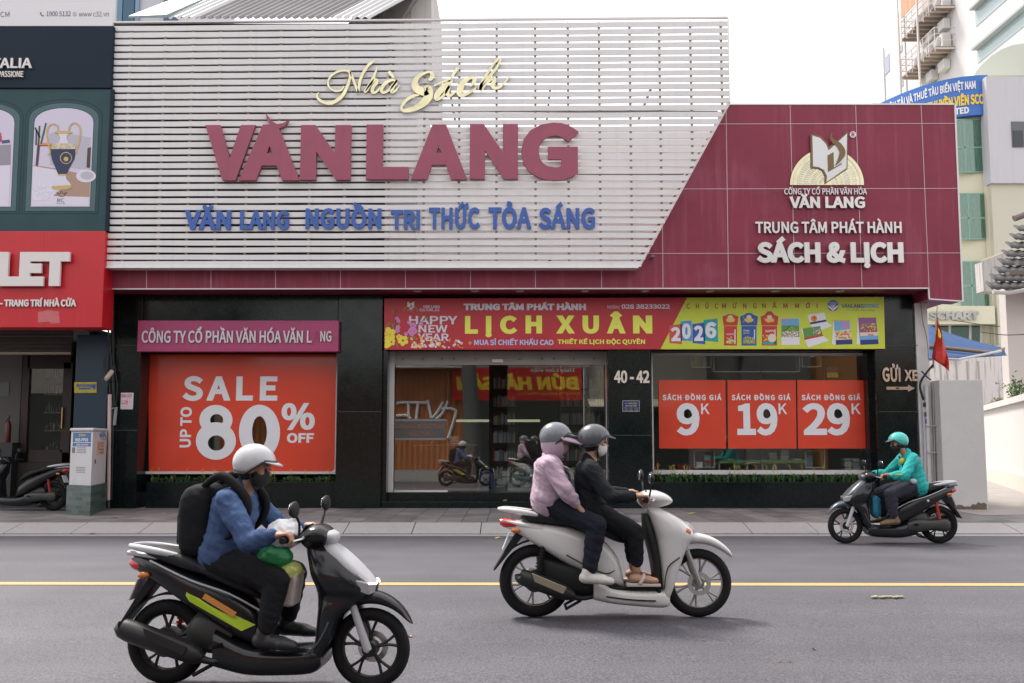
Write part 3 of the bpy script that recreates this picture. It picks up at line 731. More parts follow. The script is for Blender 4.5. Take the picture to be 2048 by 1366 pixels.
pb = planter(1305, 1757, 'low dark granite planter under the price poster window')
plants(*pb, 230, .26, .18, 'dense green strappy plants in planter below price posters', .5)
# entrance: steps, doors
st = thing('entrance_steps', 'two low dark granite steps in front of the glass doors', 'steps', P(990, 1013, YP+.1))
z1, z2 = P(990, 1003, YP+.12).z, P(990, 985, YP+.35).z
box('lower_step', (X(762)+.02, YP+.08, ZP-.05), (X(1218)-.004, YP+.36, z1), GRANITE, st, .006)
box('upper_step', (X(762)+.02, YP+.361, ZP-.05), (X(1218)-.004, YP+.76, z2), GRANITE, st, .006)
YD = YP+.48
dr = thing('sliding_doors', 'grey framed glass sliding doors under the red and yellow banner', 'door', P(995, 985, YD))
DX0, DX1, DZ0, DZ1 = rect(774, 704, 1221, 984, YD)
mb = MB(); mb.box((DX0, YD-.05, z2+.002), (DX0+.14, YD+.05, DZ1)); mb.box((DX1-.09, YD-.05, z2+.002), (DX1, YD+.05, DZ1))
mb.build('frame', FRAME, dr, bevel=.004)
zt = P(995, 730, YD).z
box('header', (DX0+.141, YD-.03, zt), (DX1-.091, YD+.08, DZ1), M('header_aluminium', (.36, .33, .31), .5, .2, var=.2, vs=3), dr, .004)
mb = MB()
for px in (806, 845, 884, 908, 951, 1039, 1084, 1108, 1148, 1187):
    c = P(px, 718, YD-.03); mb.lathe([(.025, 0), (.025, -.012), (.012, -.02)], (c.x, YD-.031, c.z), 12, 'y')
mb.build('bolts', M('brass_bolt', (.30, .22, .14), .4, .6), dr, 30)
pbox('sensor', 984, 718, 1006, 725, YD-.07, .04, STEEL, dr, .004)
zd = z2+.004
gx = [P(px, 850, YD).x for px in (790, 893, 978, 1015, 1120, 1211)]
def pane(x0, x1, y, rail=True):
    q = box('glass_door', (x0, y, zd+(.035 if rail else .01)), (x1, y+.01, zt-.004), GL2, dr)
    if rail: box('bottom_rail', (x0, y-.015, zd), (x1, y+.025, zd+.034), FRAME, q)
    return q
g1 = pane(gx[0], gx[1]+.03, YD-.005); pane(gx[1], gx[2], YD+.035, False); pane(gx[3], gx[4]+.04, YD+.035, False); pane(gx[4], gx[5], YD-.005, False)
mb = MB()
ETCH = M('frosted_film', (.16, .155, .15), .5)
for y0, y1 in ((838, 842), (876, 880)): 
    X0, X1, Z0, Z1 = rect(790, y0, 892, y1, YD-.008); mb.box((X0, YD-.008, Z0), (X1, YD-.006, Z1))
mb.build('film_line', ETCH, g1)
m_ = bpy.data.materials.new('frosted_band'); m_.use_nodes = True; tt = m_.node_tree; bs_ = tt.nodes['Principled BSDF']; bs_.inputs['Base Color'].default_value = (.10, .095, .09, 1); bs_.inputs['Alpha'].default_value = .62; bs_.inputs['Roughness'].default_value = .5
pbox('film', 790, 842, 892, 876, YD-.008, .002, m_, g1)
tx('VAN LANG BOOKSTORE', (789, 848, 888, 857), YD-.009, M('film_text', (.20, .09, .05), .5), g1, .01)
tx('WELCOME', (818, 863, 862, 872), YD-.009, M('film_text', (.20, .09, .05), .5), g1, .01)
BAR = M('pale_green_strip', (.42, .46, .30), .5)
for a, b in ((912, 978), (1015, 1080)): pbox('warning_strip', a, 839, b, 844, YD+.03, .004, BAR, dr)
# house number, opening hours, parking sign
num = thing('house_number', 'raised white house number on the granite pillar right of the doors', 'sign', P(1263, 766, YP))
tx('40 - 42', (1228, 741, 1298.5, 766.5), YP-.02, M('number_metal', (.66, .58, .52), .4, .2), num, .03, .02)
pl = thing('opening_hours_plaque', 'small navy opening hours plaque on granite pillar below house number', 'sign', P(1262, 823, YP))
pbox('plate', 1245, 801, 1279, 823, YP-.01, .01, M('navy_plate', (.012, .016, .045), .3), pl)
PT = M('plaque_text', (.55, .56, .60), .5)
tx('CÔNG TY CỔ PHẦN VĂN HÓA', (1255, 803.2, 1275, 805), YP-.011, PT, pl, .0); tx('VĂN LANG', (1257, 806, 1274, 808.4), YP-.011, PT, pl, .02)
tx('GIỜ LÀM VIỆC', (1250, 810, 1274, 813.4), YP-.011, PT, pl, .02); tx('SÁNG : 7g30 - 11g30', (1248, 814.6, 1276, 817.4), YP-.011, PT, pl, .0); tx('CHIỀU : 13g00 - 17g00', (1248, 818.6, 1276, 821.8), YP-.011, PT, pl, .0)
pprism('logo_mark', [(1248, 808), (1251, 803.5), (1253, 806), (1254.5, 804), (1256, 808)], YP-.012, .001, M('plaque_blue', (.05, .12, .5), .4), pl)
mb = MB()
for a in ((1245.4, 801.4, 1278.6, 801.4), (1245.4, 822.6, 1278.6, 822.6), (1245.4, 801.4, 1245.4, 822.6), (1278.6, 801.4, 1278.6, 822.6)): seg(mb, *a, YP-.01, .006, .0015)
mb.build('border', PT, pl)
pk = thing('parking_sign', 'polished metal parking letters with right pointing arrow on end pillar', 'sign', P(1800, 783, YP))
POL = M('polished_steel_letter', (.62, .54, .47), .18, .9, var=.4, vs=3)
tx('GỬI', (1764, 727, 1800, 764), YP-.02, POL, pk, .03, .02); tx('XE', (1808, 740, 1836, 762), YP-.02, POL, pk, .03, .02)
pprism('arrow', [(1773, 773.5), (1816, 773.5), (1816, 769.5), (1830, 776.5), (1816, 783.5), (1816, 779.5), (1773, 779.5)], YP-.02, .02, POL, pk)
pbox('arrow_gap', 1792, 775, 1798, 777.5, YP-.0215, .001, GRANITE, pk)
# ================= the long new year banner over the entrance
BN = thing('new_year_banner', 'long red and yellow calendar sale banner over doors and display window', 'banner', P(1269, 698, YP-.06))
YBN = YP-.08
BRED = M('banner_red', (.46, .022, .034), .4, var=.15, vs=1.2); BYEL = M('banner_yellow', (.54, .62, .045), .4, var=.08); BYT = M('banner_yellow_text', (.72, .74, .10), .4)
LAV = M('banner_pale_text', (.62, .60, .66), .45); BDARK = M('banner_dark_red', (.36, .03, .02), .45)
pprism('board', [(768.5, 597), (1768, 593.5), (1770.5, 698), (768.5, 699.5)], YBN, .10, BRED, BN, .004)
pprism('yellow_field', [(1374, 595.4), (1767.6, 594), (1770, 697.6), (1321, 698.4)], YBN-.002, .0018, BYEL, BN)
T = lambda s, b, m=LAV, bold=.03, **k: tx(s, b, YBN-.003, m, BN, bold, **k)
T('VAN LANG', (846, 610.5, 879.5, 616), space=1.02); T('CULTURE.JSC', (839, 617, 879.5, 622.5), bold=.02)
T('HAPPY', (818, 632, 915, 648.5), bold=.02); T('NEW', (837, 650, 895, 665), bold=.02); T('YEAR', (835, 667, 898, 682), bold=.02)
T('TRUNG TÂM PHÁT HÀNH', (927, 603.5, 1172, 620.5), bold=.05)
for ch, b in (('L', (930, 632, 956, 667.5)), ('Ị', (971, 632, 983.5, 674.5)), ('C', (1000, 631.3, 1034.5, 668)), ('H', (1051, 631, 1084, 667)), ('X', (1112, 631, 1150, 667)), ('U', (1165, 631, 1198, 667.5)), ('Â', (1213.5, 623, 1251, 667)), ('N', (1266, 631, 1304.5, 667))):
    T(ch, b, BYT, .05)
T('hotline:', (1215, 609.5, 1239.5, 617), bold=0); T('028 38233022', (1243, 608.5, 1339.5, 617.5))
T('MUA SỈ CHIẾT KHẤU CAO', (948, 676, 1107, 690.3), M('banner_blue_text', (.42, .47, .70), .45)); T('THIẾT KẾ LỊCH ĐỘC QUYỀN', (1115, 676, 1290, 690.3), BYT)
YE = YBN-.003
for s, b in (('CHÚC', (1373, 604, 1436, 617.5)), ('MỪNG', (1444, 604, 1513, 617)), ('NĂM', (1524, 604, 1575, 616.5)), ('MỚI', (1590, 604, 1635, 616.5))):
    tx(s, b, YE-.001, BDARK, BN, .02, space=1.7)
tx('VANLANG', (1682.5, 608, 1727, 616), YE-.001, M('banner_navy', (.025, .06, .22), .4), BN, .02); tx('BOOKS', (1727.6, 608, 1757.5, 616), YE-.001, M('banner_sky', (.10, .30, .55), .4), BN, .02)
tx('Tri thức tỏa sáng', (1693, 617.8, 1748, 623), YE-.001, M('banner_navy', (.025, .06, .22), .4), BN, .01, space=1.3)
def flat(name, pts, mat, k=1, parent=BN): return pprism(name, pts, YE-.0012*k, .001, mat, parent)
C = lambda n, c: M('print_'+n, c, .45)
NAV, SKY, GRN, ORA, PNK, YLW, CRE, WH_, TEA, PUR = C('navy', (.015, .03, .16)), C('sky', (.14, .36, .60)), C('green', (.10, .26, .05)), C('orange', (.70, .20, .03)), C('pink', (.66, .20, .36)), C('gold', (.72, .50, .08)), C('cream', (.66, .60, .44)), C('white', (.70, .69, .72)), C('teal', (.02, .34, .33)), C('violet', (.24, .08, .28))
CRED, CBLU = C('calendar_red', (.50, .035, .03)), C('calendar_blue', (.02, .09, .34))
# small emblem and the round logo
flat('logo_arch', disc(821, 622.5, 15, 20, 13, 0, 180), C('dull_gold', (.34, .14, .06)))
for r in (11.5, 7.5): flat('logo_arch_line', disc(821, 622.5, r, 20, r*.87, 0, 180), BRED if r > 9 else C('dull_gold', (.34, .14, .06)), 2 if r > 9 else 3)
flat('logo_book', [(814.5, 603), (818, 604), (820, 607.5), (828.5, 602.5), (828.5, 614), (820.5, 620.5), (819, 614.5), (814.7, 613.5)], WH_, 4)
flat('logo_letter', [(820.6, 609.5), (823, 608), (823, 614), (826, 612), (826, 613.5), (820.6, 616.5)], BRED, 5)
flat('round_logo', disc(1666, 611.3, 11.2, 28), C('logo_blue', (.03, .11, .36)))
flat('round_logo_mark', [(1655.5, 609), (1666, 617.5), (1676.5, 609), (1675.5, 614.5), (1666, 622), (1656.5, 614.5)], WH_, 2)
mb = MB()
for k in range(-3, 4): seg(mb, 1666+k*.6, 615.5, 1666+k*2.6, 602.5+abs(k)*.7, YE-.003, .006, .001)
mb.build('round_logo_rays', WH_, BN)
# 2026 tiles
for ch, q, m, b in (('2', [(1338, 651), (1363, 648), (1364, 688), (1339, 686)], C('tile_red', (.56, .07, .06)), (1341.5, 654, 1361, 682.5)),
                    ('0', [(1361, 643), (1383, 641), (1384, 682), (1362, 681)], C('tile_blue', (.05, .27, .56)), (1364, 646.5, 1381.5, 678)),
                    ('2', [(1384.5, 648), (1408, 645), (1410.5, 688.5), (1385, 686)], C('tile_deep_blue', (.02, .10, .38)), (1387.5, 651, 1406.5, 682)),
                    ('6', [(1407, 640), (1435, 637), (1436.5, 684), (1408, 681)], C('tile_teal', (.01, .30, .34)), (1410.5, 644, 1433, 676.5))):
    flat('year_tile', q, m); tx(ch, b, YE-.0025, WH_, BN, .045)
# block calendars
random.seed(21)
def specks(x0, y0, x1, y1, n, mats, r=(.6, 1.8), k=4):
    for m in mats:
        mb = MB()
        for i in range(n):
            c = (random.uniform(x0, x1), random.uniform(y0, y1)); rr = random.uniform(*r)
            mb.prism(pp([(c[0]+rr*math.cos(a), c[1]+rr*math.sin(a)) for a in (.3, 1.5, 2.6, 3.9, 5.2)], YE-.0012*k), YE-.0012*k-random.uniform(0, .0008), YE-.0012*k+.001)
        mb.build('printed_pattern', m, BN)
for x0, x1, m, yt in ((1446, 1476, CRED, 628), (1481, 1515, CBLU, 626), (1522, 1556, CRED, 622.5)):
    flat('calendar_head', [(x0-1, 633), (x0+7, 630), ((x0+x1)/2-4, yt), ((x0+x1)/2+4, yt), (x1-7, 630), (x1+1, 633), (x1-1, 651), (x0+1, 651)], m)
    flat('calendar_ornament', disc((x0+x1)/2, 640, 9, 18, 4.5), YLW, 2); flat('calendar_ornament', disc((x0+x1)/2, 634, 5, 14, 4), CRE, 3)
    flat('calendar_body', [(x0+2, 652), (x1-2, 652), (x1-2, 691), (x0+2, 691)], m); flat('calendar_pages', [(x1-7, 660), (x1-5, 658), (x1-5, 687), (x1-7, 689)], WH_, 2)
    specks(x0+5, 634, x1-5, 645, 12, [YLW], (.5, 1.2), 4)
flat('calendar_scene', disc(1461, 683, 8, 16, 4.5), YLW, 2); tx('HAPPY', (1453, 667, 1469, 670), YE-.004, WH_, BN, .02); specks(1453, 674, 1468, 687, 16, [CRE, GRN])
tx('Happy', (1487, 659, 1499, 663.5), YE-.004, WH_, BN, .01); tx('New Year', (1487, 664, 1499, 668), YE-.004, YLW, BN, .01)
flat('calendar_scene', [(1486, 676), (1496, 672), (1509, 678), (1509, 688), (1486, 688)], GRN, 2); specks(1487, 674, 1508, 687, 26, [ORA, YLW, SKY], (.6, 1.6))
tx('HAPPY', (1531, 660, 1549, 664.5), YE-.004, WH_, BN, .03); flat('calendar_scene', disc(1544, 676, 8.5, 20), CRE, 3); flat('calendar_scene', [(1526, 684), (1552, 682), (1552, 689), (1526, 689)], TEA, 2); specks(1526, 668, 1536, 682, 12, [YLW, ORA])
# wall picture calendar
flat('picture', [(1562, 636.5), (1598.5, 636.5), (1599.5, 690), (1563, 690)], WH_); flat('picture_sky', [(1562.4, 637), (1598, 637), (1598.4, 651), (1562.6, 651)], SKY, 2); flat('picture_field', [(1562.6, 651), (1598.4, 651), (1598.7, 674), (1562.9, 674)], GRN, 2)
mb = MB()
for k in range(7): seg(mb, 1582, 651, 1560+k*7.2 if 1563 < 1560+k*7.2 < 1598 else 1564, 667, YE-.004, .01, .001)
mb.build('picture_rows', C('leaf', (.28, .42, .10)), BN); specks(1564, 662, 1597, 674, 30, [PNK, WH_, CRE], (.8, 1.8)); specks(1563, 637, 1580, 645, 18, [PNK], (.5, 1.2))
# desk calendars
for pts, a, b, c in (([(1618, 629), (1649, 625), (1653, 643), (1621, 649)], WH_, NAV, 1), ([(1605, 657), (1640, 652), (1646, 672), (1609, 680)], GRN, CRED, 2)):
    flat('desk_calendar_stand', [(pts[0][0]-3, pts[0][1]+2), pts[3], (pts[3][0]+8, pts[3][1]+15), (pts[2][0]+12, pts[2][1]+9), pts[2], pts[0]], WH_)
    flat('desk_calendar_page', pts, a, 2); p0, p1 = pts[3], pts[2]; flat('desk_calendar_band', [(p0[0]-1, p0[1]-4), (p1[0]-1, p1[1]-4), p1, p0], b, 3)
flat('flower', disc(1628, 637, 6.2, 14), ORA, 4); flat('flower_heart', disc(1629, 636, 2, 10), CRED, 5); specks(1626, 656, 1641, 668, 10, [PNK, CRE, TEA], (.8, 2.2), 4)
for x0, x1, y0, q in ((1667, 1705, 641.5, 0), (1716, 1757, 636, 1)):
    flat('desk_calendar_stand', [(x0, y0), (x0-3, 688), (x0+3, 690), (x0+4, 686)], WH_); pg = [(x0, y0), (x1-5, y0-.5), (x1, 688), (x0+5, 689.5)]
    flat('desk_calendar_page', pg, (CRE, PUR)[q], 2); flat('desk_calendar_band', [(x0+4.5, 680), (x1-.8, 678.6), (x1, 688), (x0+5, 689.5)], NAV, 3)
    if q: flat('desk_calendar_note', [(x0+4, 665), (x1-2, 664), (x1-1, 671), (x0+4.3, 672)], CRE, 3); flat('desk_calendar_note', [(x0+4.3, 672), (x1-1, 671), (x1-.8, 678.6), (x0+4.5, 680)], SKY, 3); tx('YEAR', (1735, 668, 1747, 671.5), YE-.005, CRED, BN, .02); specks(x0+5, 647, x1-6, 663, 34, [CRED, GRN, YLW], (.8, 2.0), 4)
    else: flat('desk_calendar_sky', [(x0+1, y0+1), (x1-6, y0+1), (x1-4, 658), (x0+2, 662)], SKY, 3); specks(x0+18, 643, x1-7, 656, 26, [PNK], (1, 2.2), 4); specks(x0+5, 662, x1-4, 677, 24, [ORA, YLW, PUR], (1, 2.2), 4)
    mb = MB()
    for k in range(11): xx = x0+1+(x1-6-x0)*k/10; seg(mb, xx, y0-1.6, xx, y0+1, YE-.003, .008, .001)
    mb.build('spiral_binding', BDARK, BN)
# blossoms and drifting lights at the left end
mb = MB()
for a in ((791, 640, 790, 618), (790, 660, 791, 640), (803, 674, 820, 662), (820, 662, 838, 646), (838, 646, 850, 638)): seg(mb, *a, YE-.002, .012, .001)
mb.build('branch', C('twig', (.10, .05, .05)), BN)
mb = MB(); random.seed(8)
for x, y, r in [(790, 620, 5), (787, 624, 4), (777, 648, 5), (786, 653, 7), (791, 646, 6), (797, 651, 5), (773, 656, 5), (815, 677, 5), (824, 682, 6), (829, 676, 4), (850, 636, 5), (854, 638, 5), (784, 661, 6), (794, 690, 6)]:
    a = random.uniform(.8, 2.2); mb.prism(pp([(x-r*math.cos(a), y+r*math.sin(a)), (x+1.6, y+1), (x+r*math.cos(a), y-r*math.sin(a)), (x-1.6, y-1)], YE-.003), YE-.003, YE-.002)
mb.build('leaf', C('leafprint', (.12, .26, .07)), BN)
for col, flowers, nm, pr in ((C('peach_blossom', (.58, .22, .46)), [(794, 637, 4), (797, 642, 4), (796, 655, 5), (795, 661, 5), (818, 645, 4), (826, 652, 7), (822, 663, 7), (829, 662, 6), (812, 668, 4), (843, 649, 4), (824, 668, 5)], 'pink_blossom', .45), (C('apricot_blossom', (.74, .64, .05)), [(778, 668, 14), (772, 688, 10), (783, 684, 8), (806, 681, 11), (798, 674, 6)], 'yellow_blossom', .42)):
    mb = MB()
    for x, y, r in flowers:
        a0 = random.uniform(0, 1.2)
        for k in range(5):
            a = a0+k*2*math.pi/5; c = (max(x+r*.6*math.cos(a), 769+r*pr), y+r*.6*math.sin(a)); mb.prism(pp(disc(c[0], min(c[1], 697-r*pr), r*pr, 9), YE-.0042), YE-.0042-.0002*k, YE-.0036)
    mb.build(nm, col, BN)
specks(772, 664, 784, 672, 10, [ORA], (.6, 1.2), 5)
random.seed(4)
for m in (C('light_white', (.72, .66, .70)), C('light_gold', (.72, .52, .08)), C('light_pink', (.70, .42, .54)), C('light_orange', (.66, .22, .04))):
    mb = MB()
    for k in range(26):
        x = 822+abs(random.gauss(0, 48)); y = 696-abs(random.gauss(0, 9))-max(0, (880-abs(x-860))-850)*.12; r = random.uniform(.7, 3.4)
        if x < 945 and y+r < 698: mb.prism(pp(disc(x, y, r, 10), YE-.003), YE-.003-random.uniform(0, .0015), YE-.0015)
    mb.build('light_spot', m, BN)
# ================= the neighbour on the left
YL = 18.0
NAVYP = M('navy_panel', (.009, .018, .032), .5, var=.2, vs=1.5, spec=.18); TEAL = M('teal_print', (.028, .068, .076), .5, var=.25, vs=1.5, spec=.25); TEALD = M('teal_print_dark', (.013, .034, .040), .5, spec=.25); TEALL = M('teal_print_light', (.055, .115, .125), .5, var=.2, vs=3)
REDB = M('red_shop_panel', (.50, .010, .018), .38, var=.12, vs=1, streak=.12, dcol=(.55, .12, .12))
LETW = M('white_box_letter', (.66, .62, .60), .5, dirt=.25, dcol=(.4, .35, .3))
lb = thing('decor_shop_building', 'neighbouring decor shop with navy, teal and red sign panels stacked over its door', 'building', P(80, 1020, YP))
XLL = P(-340, 500, YL).x
def L(px): return P(px, 600, YL).x
box('navy_panel', (XLL, YL+.02, P(100, 176, YL).z), (P(224, 110, YL).x, YL+.5, P(100, 50, YL).z), NAVYP, lb, .02)
box('teal_panel', (XLL, YL+.05, P(100, 461, YL).z), (P(214, 320, YL).x, YL+.5, P(100, 176.6, YL).z), TEAL, lb)
box('panel_edge', (P(214, 320, YL).x+.001, YL+.03, P(100, 461, YL).z), (P(220, 320, YL).x, YL+.5, P(100, 177, YL).z), NAVYP, lb)
box('red_panel', (XLL, YL, P(100, 655, YL).z), (P(207.5, 560, YL).x, YL+.5, P(100, 462, YL).z), REDB, lb, .01)
mb = MB()
for x in (88, -170): seg(mb, x, 463, x-1, 654, YL, .006, .001)
mb.build('panel_seam', M('dark_red_seam', (.2, .01, .01), .5), lb)
pprism('torn_paper', [(76, 624), (95, 620), (118, 623), (120, 646), (103, 647), (97, 643), (76, 645)], YL-.002, .001, M('paper_residue', (.50, .14, .15), .8, dirt=.9, dcol=(.50, .02, .03), ds=14), lb)
tx('ITALIA', (-23, 117, 65, 137), YL+.0, LETW, lb, .02, .03); tx('ELEGANZA E PASSIONE', (-66, 143, 47.5, 155), YL+.0, LETW, lb, .015, .03)
tx('OUTLET', (-172, 504, 141, 574), YL-.05, LETW, lb, .065, .06); tx('QUÀ TẶNG - TRANG TRÍ NHÀ CỬA', (-76, 595, 153, 617), YL-.02, LETW, lb, .035, .02)
# printed arches with the vase photograph
def arch(cx, Y, hw, top, bot, rise, n=14):
    q = [(cx-hw, bot), (cx-hw, top+rise)]
    for k in range(n+1):
        a = math.pi*(1-k/n); q.append((cx+hw*math.cos(a)*.999, top+rise-rise*math.sin(a)**.9))
    return q+[(cx+hw, top+rise), (cx+hw, bot)]
def archway(cx):
    for hw, top, bot, rise, m, k in ((77, 198, 428, 36, TEALD, 1), (75.5, 200, 427, 35, TEAL, 2), (70.5, 205, 423, 32, TEALD, 3), (69.5, 206, 422, 32, TEALL, 4), (60, 215, 414, 29, TEALD, 5), (59, 216, 413.5, 29, C('pale_lilac', (.55, .50, .62)), 6)):
        q = arch(cx, YL, hw, top, bot, rise); q = [(x-(y-300)*.055 if False else x-(y-310)*.045, y) for x, y in q]
        pprism('printed_arch', q, YL+.05-.0015*k, .001, m, lb)
archway(125); archway(-33)
LK = lambda k: YL+.05-.0015*(6+k)
def lp(name, pts, m, k): return pprism(name, pts, LK(k), .001, m, lb)
WOOD, BROWN, LILW, GREY = C('wood', (.36, .23, .17)), C('chair_brown', (.06, .03, .025)), C('lilac_white', (.62, .58, .68)), C('sofa', (.42, .40, .46))
lp('printed_table', [(66.5, 330), (120, 338), (181, 352), (179, 395), (66, 400)], WOOD, 1); lp('printed_sofa', [(98, 268), (112, 262), (181, 275), (180, 340), (100, 330)], GREY, 1.2)
lp('printed_cloth', [(66, 332), (115, 340), (128, 372), (100, 398), (64.5, 405)], LILW, 2); lp('printed_cloth', [(64, 380), (105, 392), (178, 394), (177.5, 412), (63.5, 412)], LILW, 2.5)
lp('printed_chair', [(75, 287), (105, 288), (104, 292), (80, 292), (76, 332), (71, 330)], BROWN, 3); lp('printed_chair', [(175, 296), (182, 294), (180, 336), (173, 335)], BROWN, 3); lp('printed_chair_back', [(75, 285), (105, 287), (104, 291), (76, 290)], ORA, 3.4)
mb = MB()
for a in ((72, 290, 73, 260), (77, 290, 79, 252), (82, 288, 92, 246), (80, 275, 70, 255)): seg(mb, *a, LK(3), .03, .001)
mb.build('printed_palm', C('palm', (.03, .06, .05)), lb)
lp('printed_plate', disc(172, 352, 20, 20, 13), LILW, 3); lp('printed_plate_well', disc(174, 351, 13, 20, 8), GREY, 4)
VB, VG = C('vase_blue', (.012, .02, .07)), C('vase_gold', (.50, .36, .12))
lp('printed_vase_base', [(104, 376), (108, 366), (115, 358), (116, 350), (132, 350), (133, 358), (140, 366), (143, 374), (136, 379), (112, 380)], LILW, 5)
lp('printed_vase_rim', [(104, 372), (143, 370), (143, 375), (135, 379), (112, 379), (104, 377)], VG, 6)
lp('printed_vase_body', [(100, 300), (103, 292), (151, 292), (152, 300), (149, 318), (138, 338), (133, 348), (116, 348), (112, 338), (104, 320)], VB, 5)
lp('printed_vase_shoulder', [(102, 298), (104, 290), (117, 285), (136, 285), (150, 290), (151.5, 298)], C('vase_cream', (.55, .50, .42)), 6)
lp('printed_vase_neck', [(117, 286), (121, 276), (116, 266), (137, 266), (133, 276), (137, 286)], LILW, 6.5); lp('printed_vase_lip', disc(127, 265, 18, 20, 3), VG, 7); lp('printed_vase_band', [(116, 348), (133, 348), (133, 351), (116, 351)], VG, 7)
lp('printed_medallion', disc(132, 316, 12, 22), VG, 6); lp('printed_medallion_field', disc(132, 316, 10.5, 22), VB, 7); lp('printed_figures', disc(132, 318, 5, 7), VG, 8)
for pts in ([(116, 262, 3), (115, 252, 3), (107, 248, 3), (98, 252, 3), (94, 265, 3), (96, 285, 3), (100, 304, 3), (96, 310, 3)], [(138, 262, 3), (140, 252, 3), (148, 246, 3), (157, 250, 3), (161, 262, 3), (158, 285, 3), (152, 302, 3), (155, 306, 3)]): ribbon(pts, LK(6), .001, 'printed_vase_handle', VG, lb, 4)
random.seed(6)
def lspecks(x0, y0, x1, y1, n, m, r, k, nm='printed_pattern'):
    mb = MB()
    for i in range(n):
        c = (random.uniform(x0, x1), random.uniform(y0, y1)); rr = random.uniform(*r); mb.prism(pp(disc(c[0], c[1], rr, 6), LK(k)), LK(k)-random.uniform(0, .0008), LK(k)+.001)
    mb.build(nm, m, lb)
lspecks(105, 288, 148, 297, 26, VG, (1, 2), 7); lspecks(66, 368, 104, 400, 40, C('blossom_white', (.66, .63, .72)), (1.5, 4), 4, 'printed_flowers')
mb = MB()
for a in ((113, 384, 119, 393), (119, 393, 127, 393), (127, 393, 133, 384), (133, 384, 127, 388), (127, 388, 123, 382), (123, 382, 119, 388), (119, 388, 113, 384)): seg(mb, *a, LK(5), .006, .001)
mb.build('printed_crown', C('ink', (.06, .05, .09)), lb)
tx('BC', (114.5, 397, 127.5, 403.5), LK(5), C('ink', (.06, .05, .09)), lb, 0); tx('since 1985', (112.5, 405, 130.5, 407.5), LK(5), C('ink', (.06, .05, .09)), lb, -.01)
lp('printed_pot', [(-20, 268), (-4, 262), (2, 266), (4, 280), (-4, 290), (-20, 292)], C('pot_red', (.46, .04, .08)), 4); lp('printed_pot_handle', [(3, 281), (19, 279), (20, 285), (4, 287)], C('handle_slate', (.06, .07, .12)), 4); lp('printed_counter', [(-66, 295), (22, 289), (21, 330), (-68, 335)], C('counter', (.26, .24, .28)), 2); lp('printed_cloth', [(-68, 335), (21, 330), (17, 413), (-72, 413)], LILW, 2)
# wall above, ground floor with rolled shutter and open shop
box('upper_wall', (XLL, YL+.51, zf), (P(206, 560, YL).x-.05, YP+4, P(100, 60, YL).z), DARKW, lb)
SHUT = M('shutter_metal', (.16, .15, .135), .5, .5, var=.2, vs=3)
mb = MB(); zs0, zs1 = P(70, 709, YP+.3).z, P(70, 655, YL).z+.1
z = zs0+.05
while z < zs1:
    mb.hexa([(XLL, YP+.30, z), (P(143, 700, YP+.3).x, YP+.30, z), (P(143, 700, YP+.3).x, YP+.36, z), (XLL, YP+.36, z)], [(XLL, YP+.33, z+.07), (P(143, 700, YP+.3).x, YP+.33, z+.07), (P(143, 700, YP+.3).x, YP+.36, z+.07), (XLL, YP+.36, z+.07)]); z += .078
mb.build('rolled_shutter', SHUT, lb)
box('shutter_bar', (XLL, YP+.27, zs0), (P(143, 700, YP+.3).x, YP+.38, zs0+.045), M('shutter_bar_metal', (.30, .25, .18), .5, .3), lb)
box('navy_pillar', (P(144, 850, YP).x, YP+.05, ZP-.1), (XL-.004, YP+.6, P(100, 656, YL).z), M('navy_pillar_paint', (.014, .034, .058), .35, var=.25, vs=2), lb, .01)
XI0, XI1 = P(-300, 850, YP).x, P(143, 850, YP).x
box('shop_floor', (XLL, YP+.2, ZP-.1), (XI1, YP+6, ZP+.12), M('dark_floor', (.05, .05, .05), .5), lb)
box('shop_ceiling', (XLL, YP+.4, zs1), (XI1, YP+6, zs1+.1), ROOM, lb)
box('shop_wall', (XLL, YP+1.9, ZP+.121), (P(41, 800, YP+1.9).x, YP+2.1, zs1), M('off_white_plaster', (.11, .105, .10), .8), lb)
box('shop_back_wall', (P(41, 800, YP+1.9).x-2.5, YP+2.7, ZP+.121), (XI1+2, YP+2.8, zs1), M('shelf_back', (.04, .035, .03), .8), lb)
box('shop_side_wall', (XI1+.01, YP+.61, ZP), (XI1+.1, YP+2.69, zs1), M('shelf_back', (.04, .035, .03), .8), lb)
pbox('shop_counter_strip', 0, 764, 18, 792, YP+1.89, .01, M('grey_strip', (.12, .13, .13), .6), lb)
dd = thing('wooden_shop_door', 'dark wooden door with glass panel and brass handle inside decor shop', 'door', P(90, 915, YP+1.8))
DW = M('dark_wood', (.025, .009, .006), .45, var=.3, vs=6)
pbox('frame', 42, 705, 56, 905, YP+1.8, .12, DW, dd); pbox('frame', 124, 725, 142, 905, YP+1.8, .12, DW, dd); pbox('frame', 56.2, 705, 142, 737, YP+1.8, .12, DW, dd); pbox('frame', 56.2, 900, 123.8, 925, YP+1.8, .12, DW, dd); pbox('threshold', 20, 925.5, 160, 1010, YP+1.79, .14, M('shelf_back', (.04, .035, .03), .8), dd)
pbox('pane', 56.4, 737.3, 123.6, 899.6, YP+1.85, .01, GL, dd); pbox('handle', 122.5, 815, 124.5, 857, YP+1.74, .05, M('brass_handle', (.6, .45, .22), .3, .9), dd)
sh = thing('display_shelf', 'wooden shelf unit of glassware seen through the dark wooden door', 'shelf', P(105, 905, YP+2.3))
for y in (752, 788, 824, 860, 901): pbox('board', 88, y, 142, y+2.5, YP+2.2, .35, M('shelf_board', (.22, .14, .08), .5), sh)
random.seed(9)
GLW = M('glassware', (.08, .085, .08), .15); PORC = M('porcelain', (.25, .24, .22), .3)
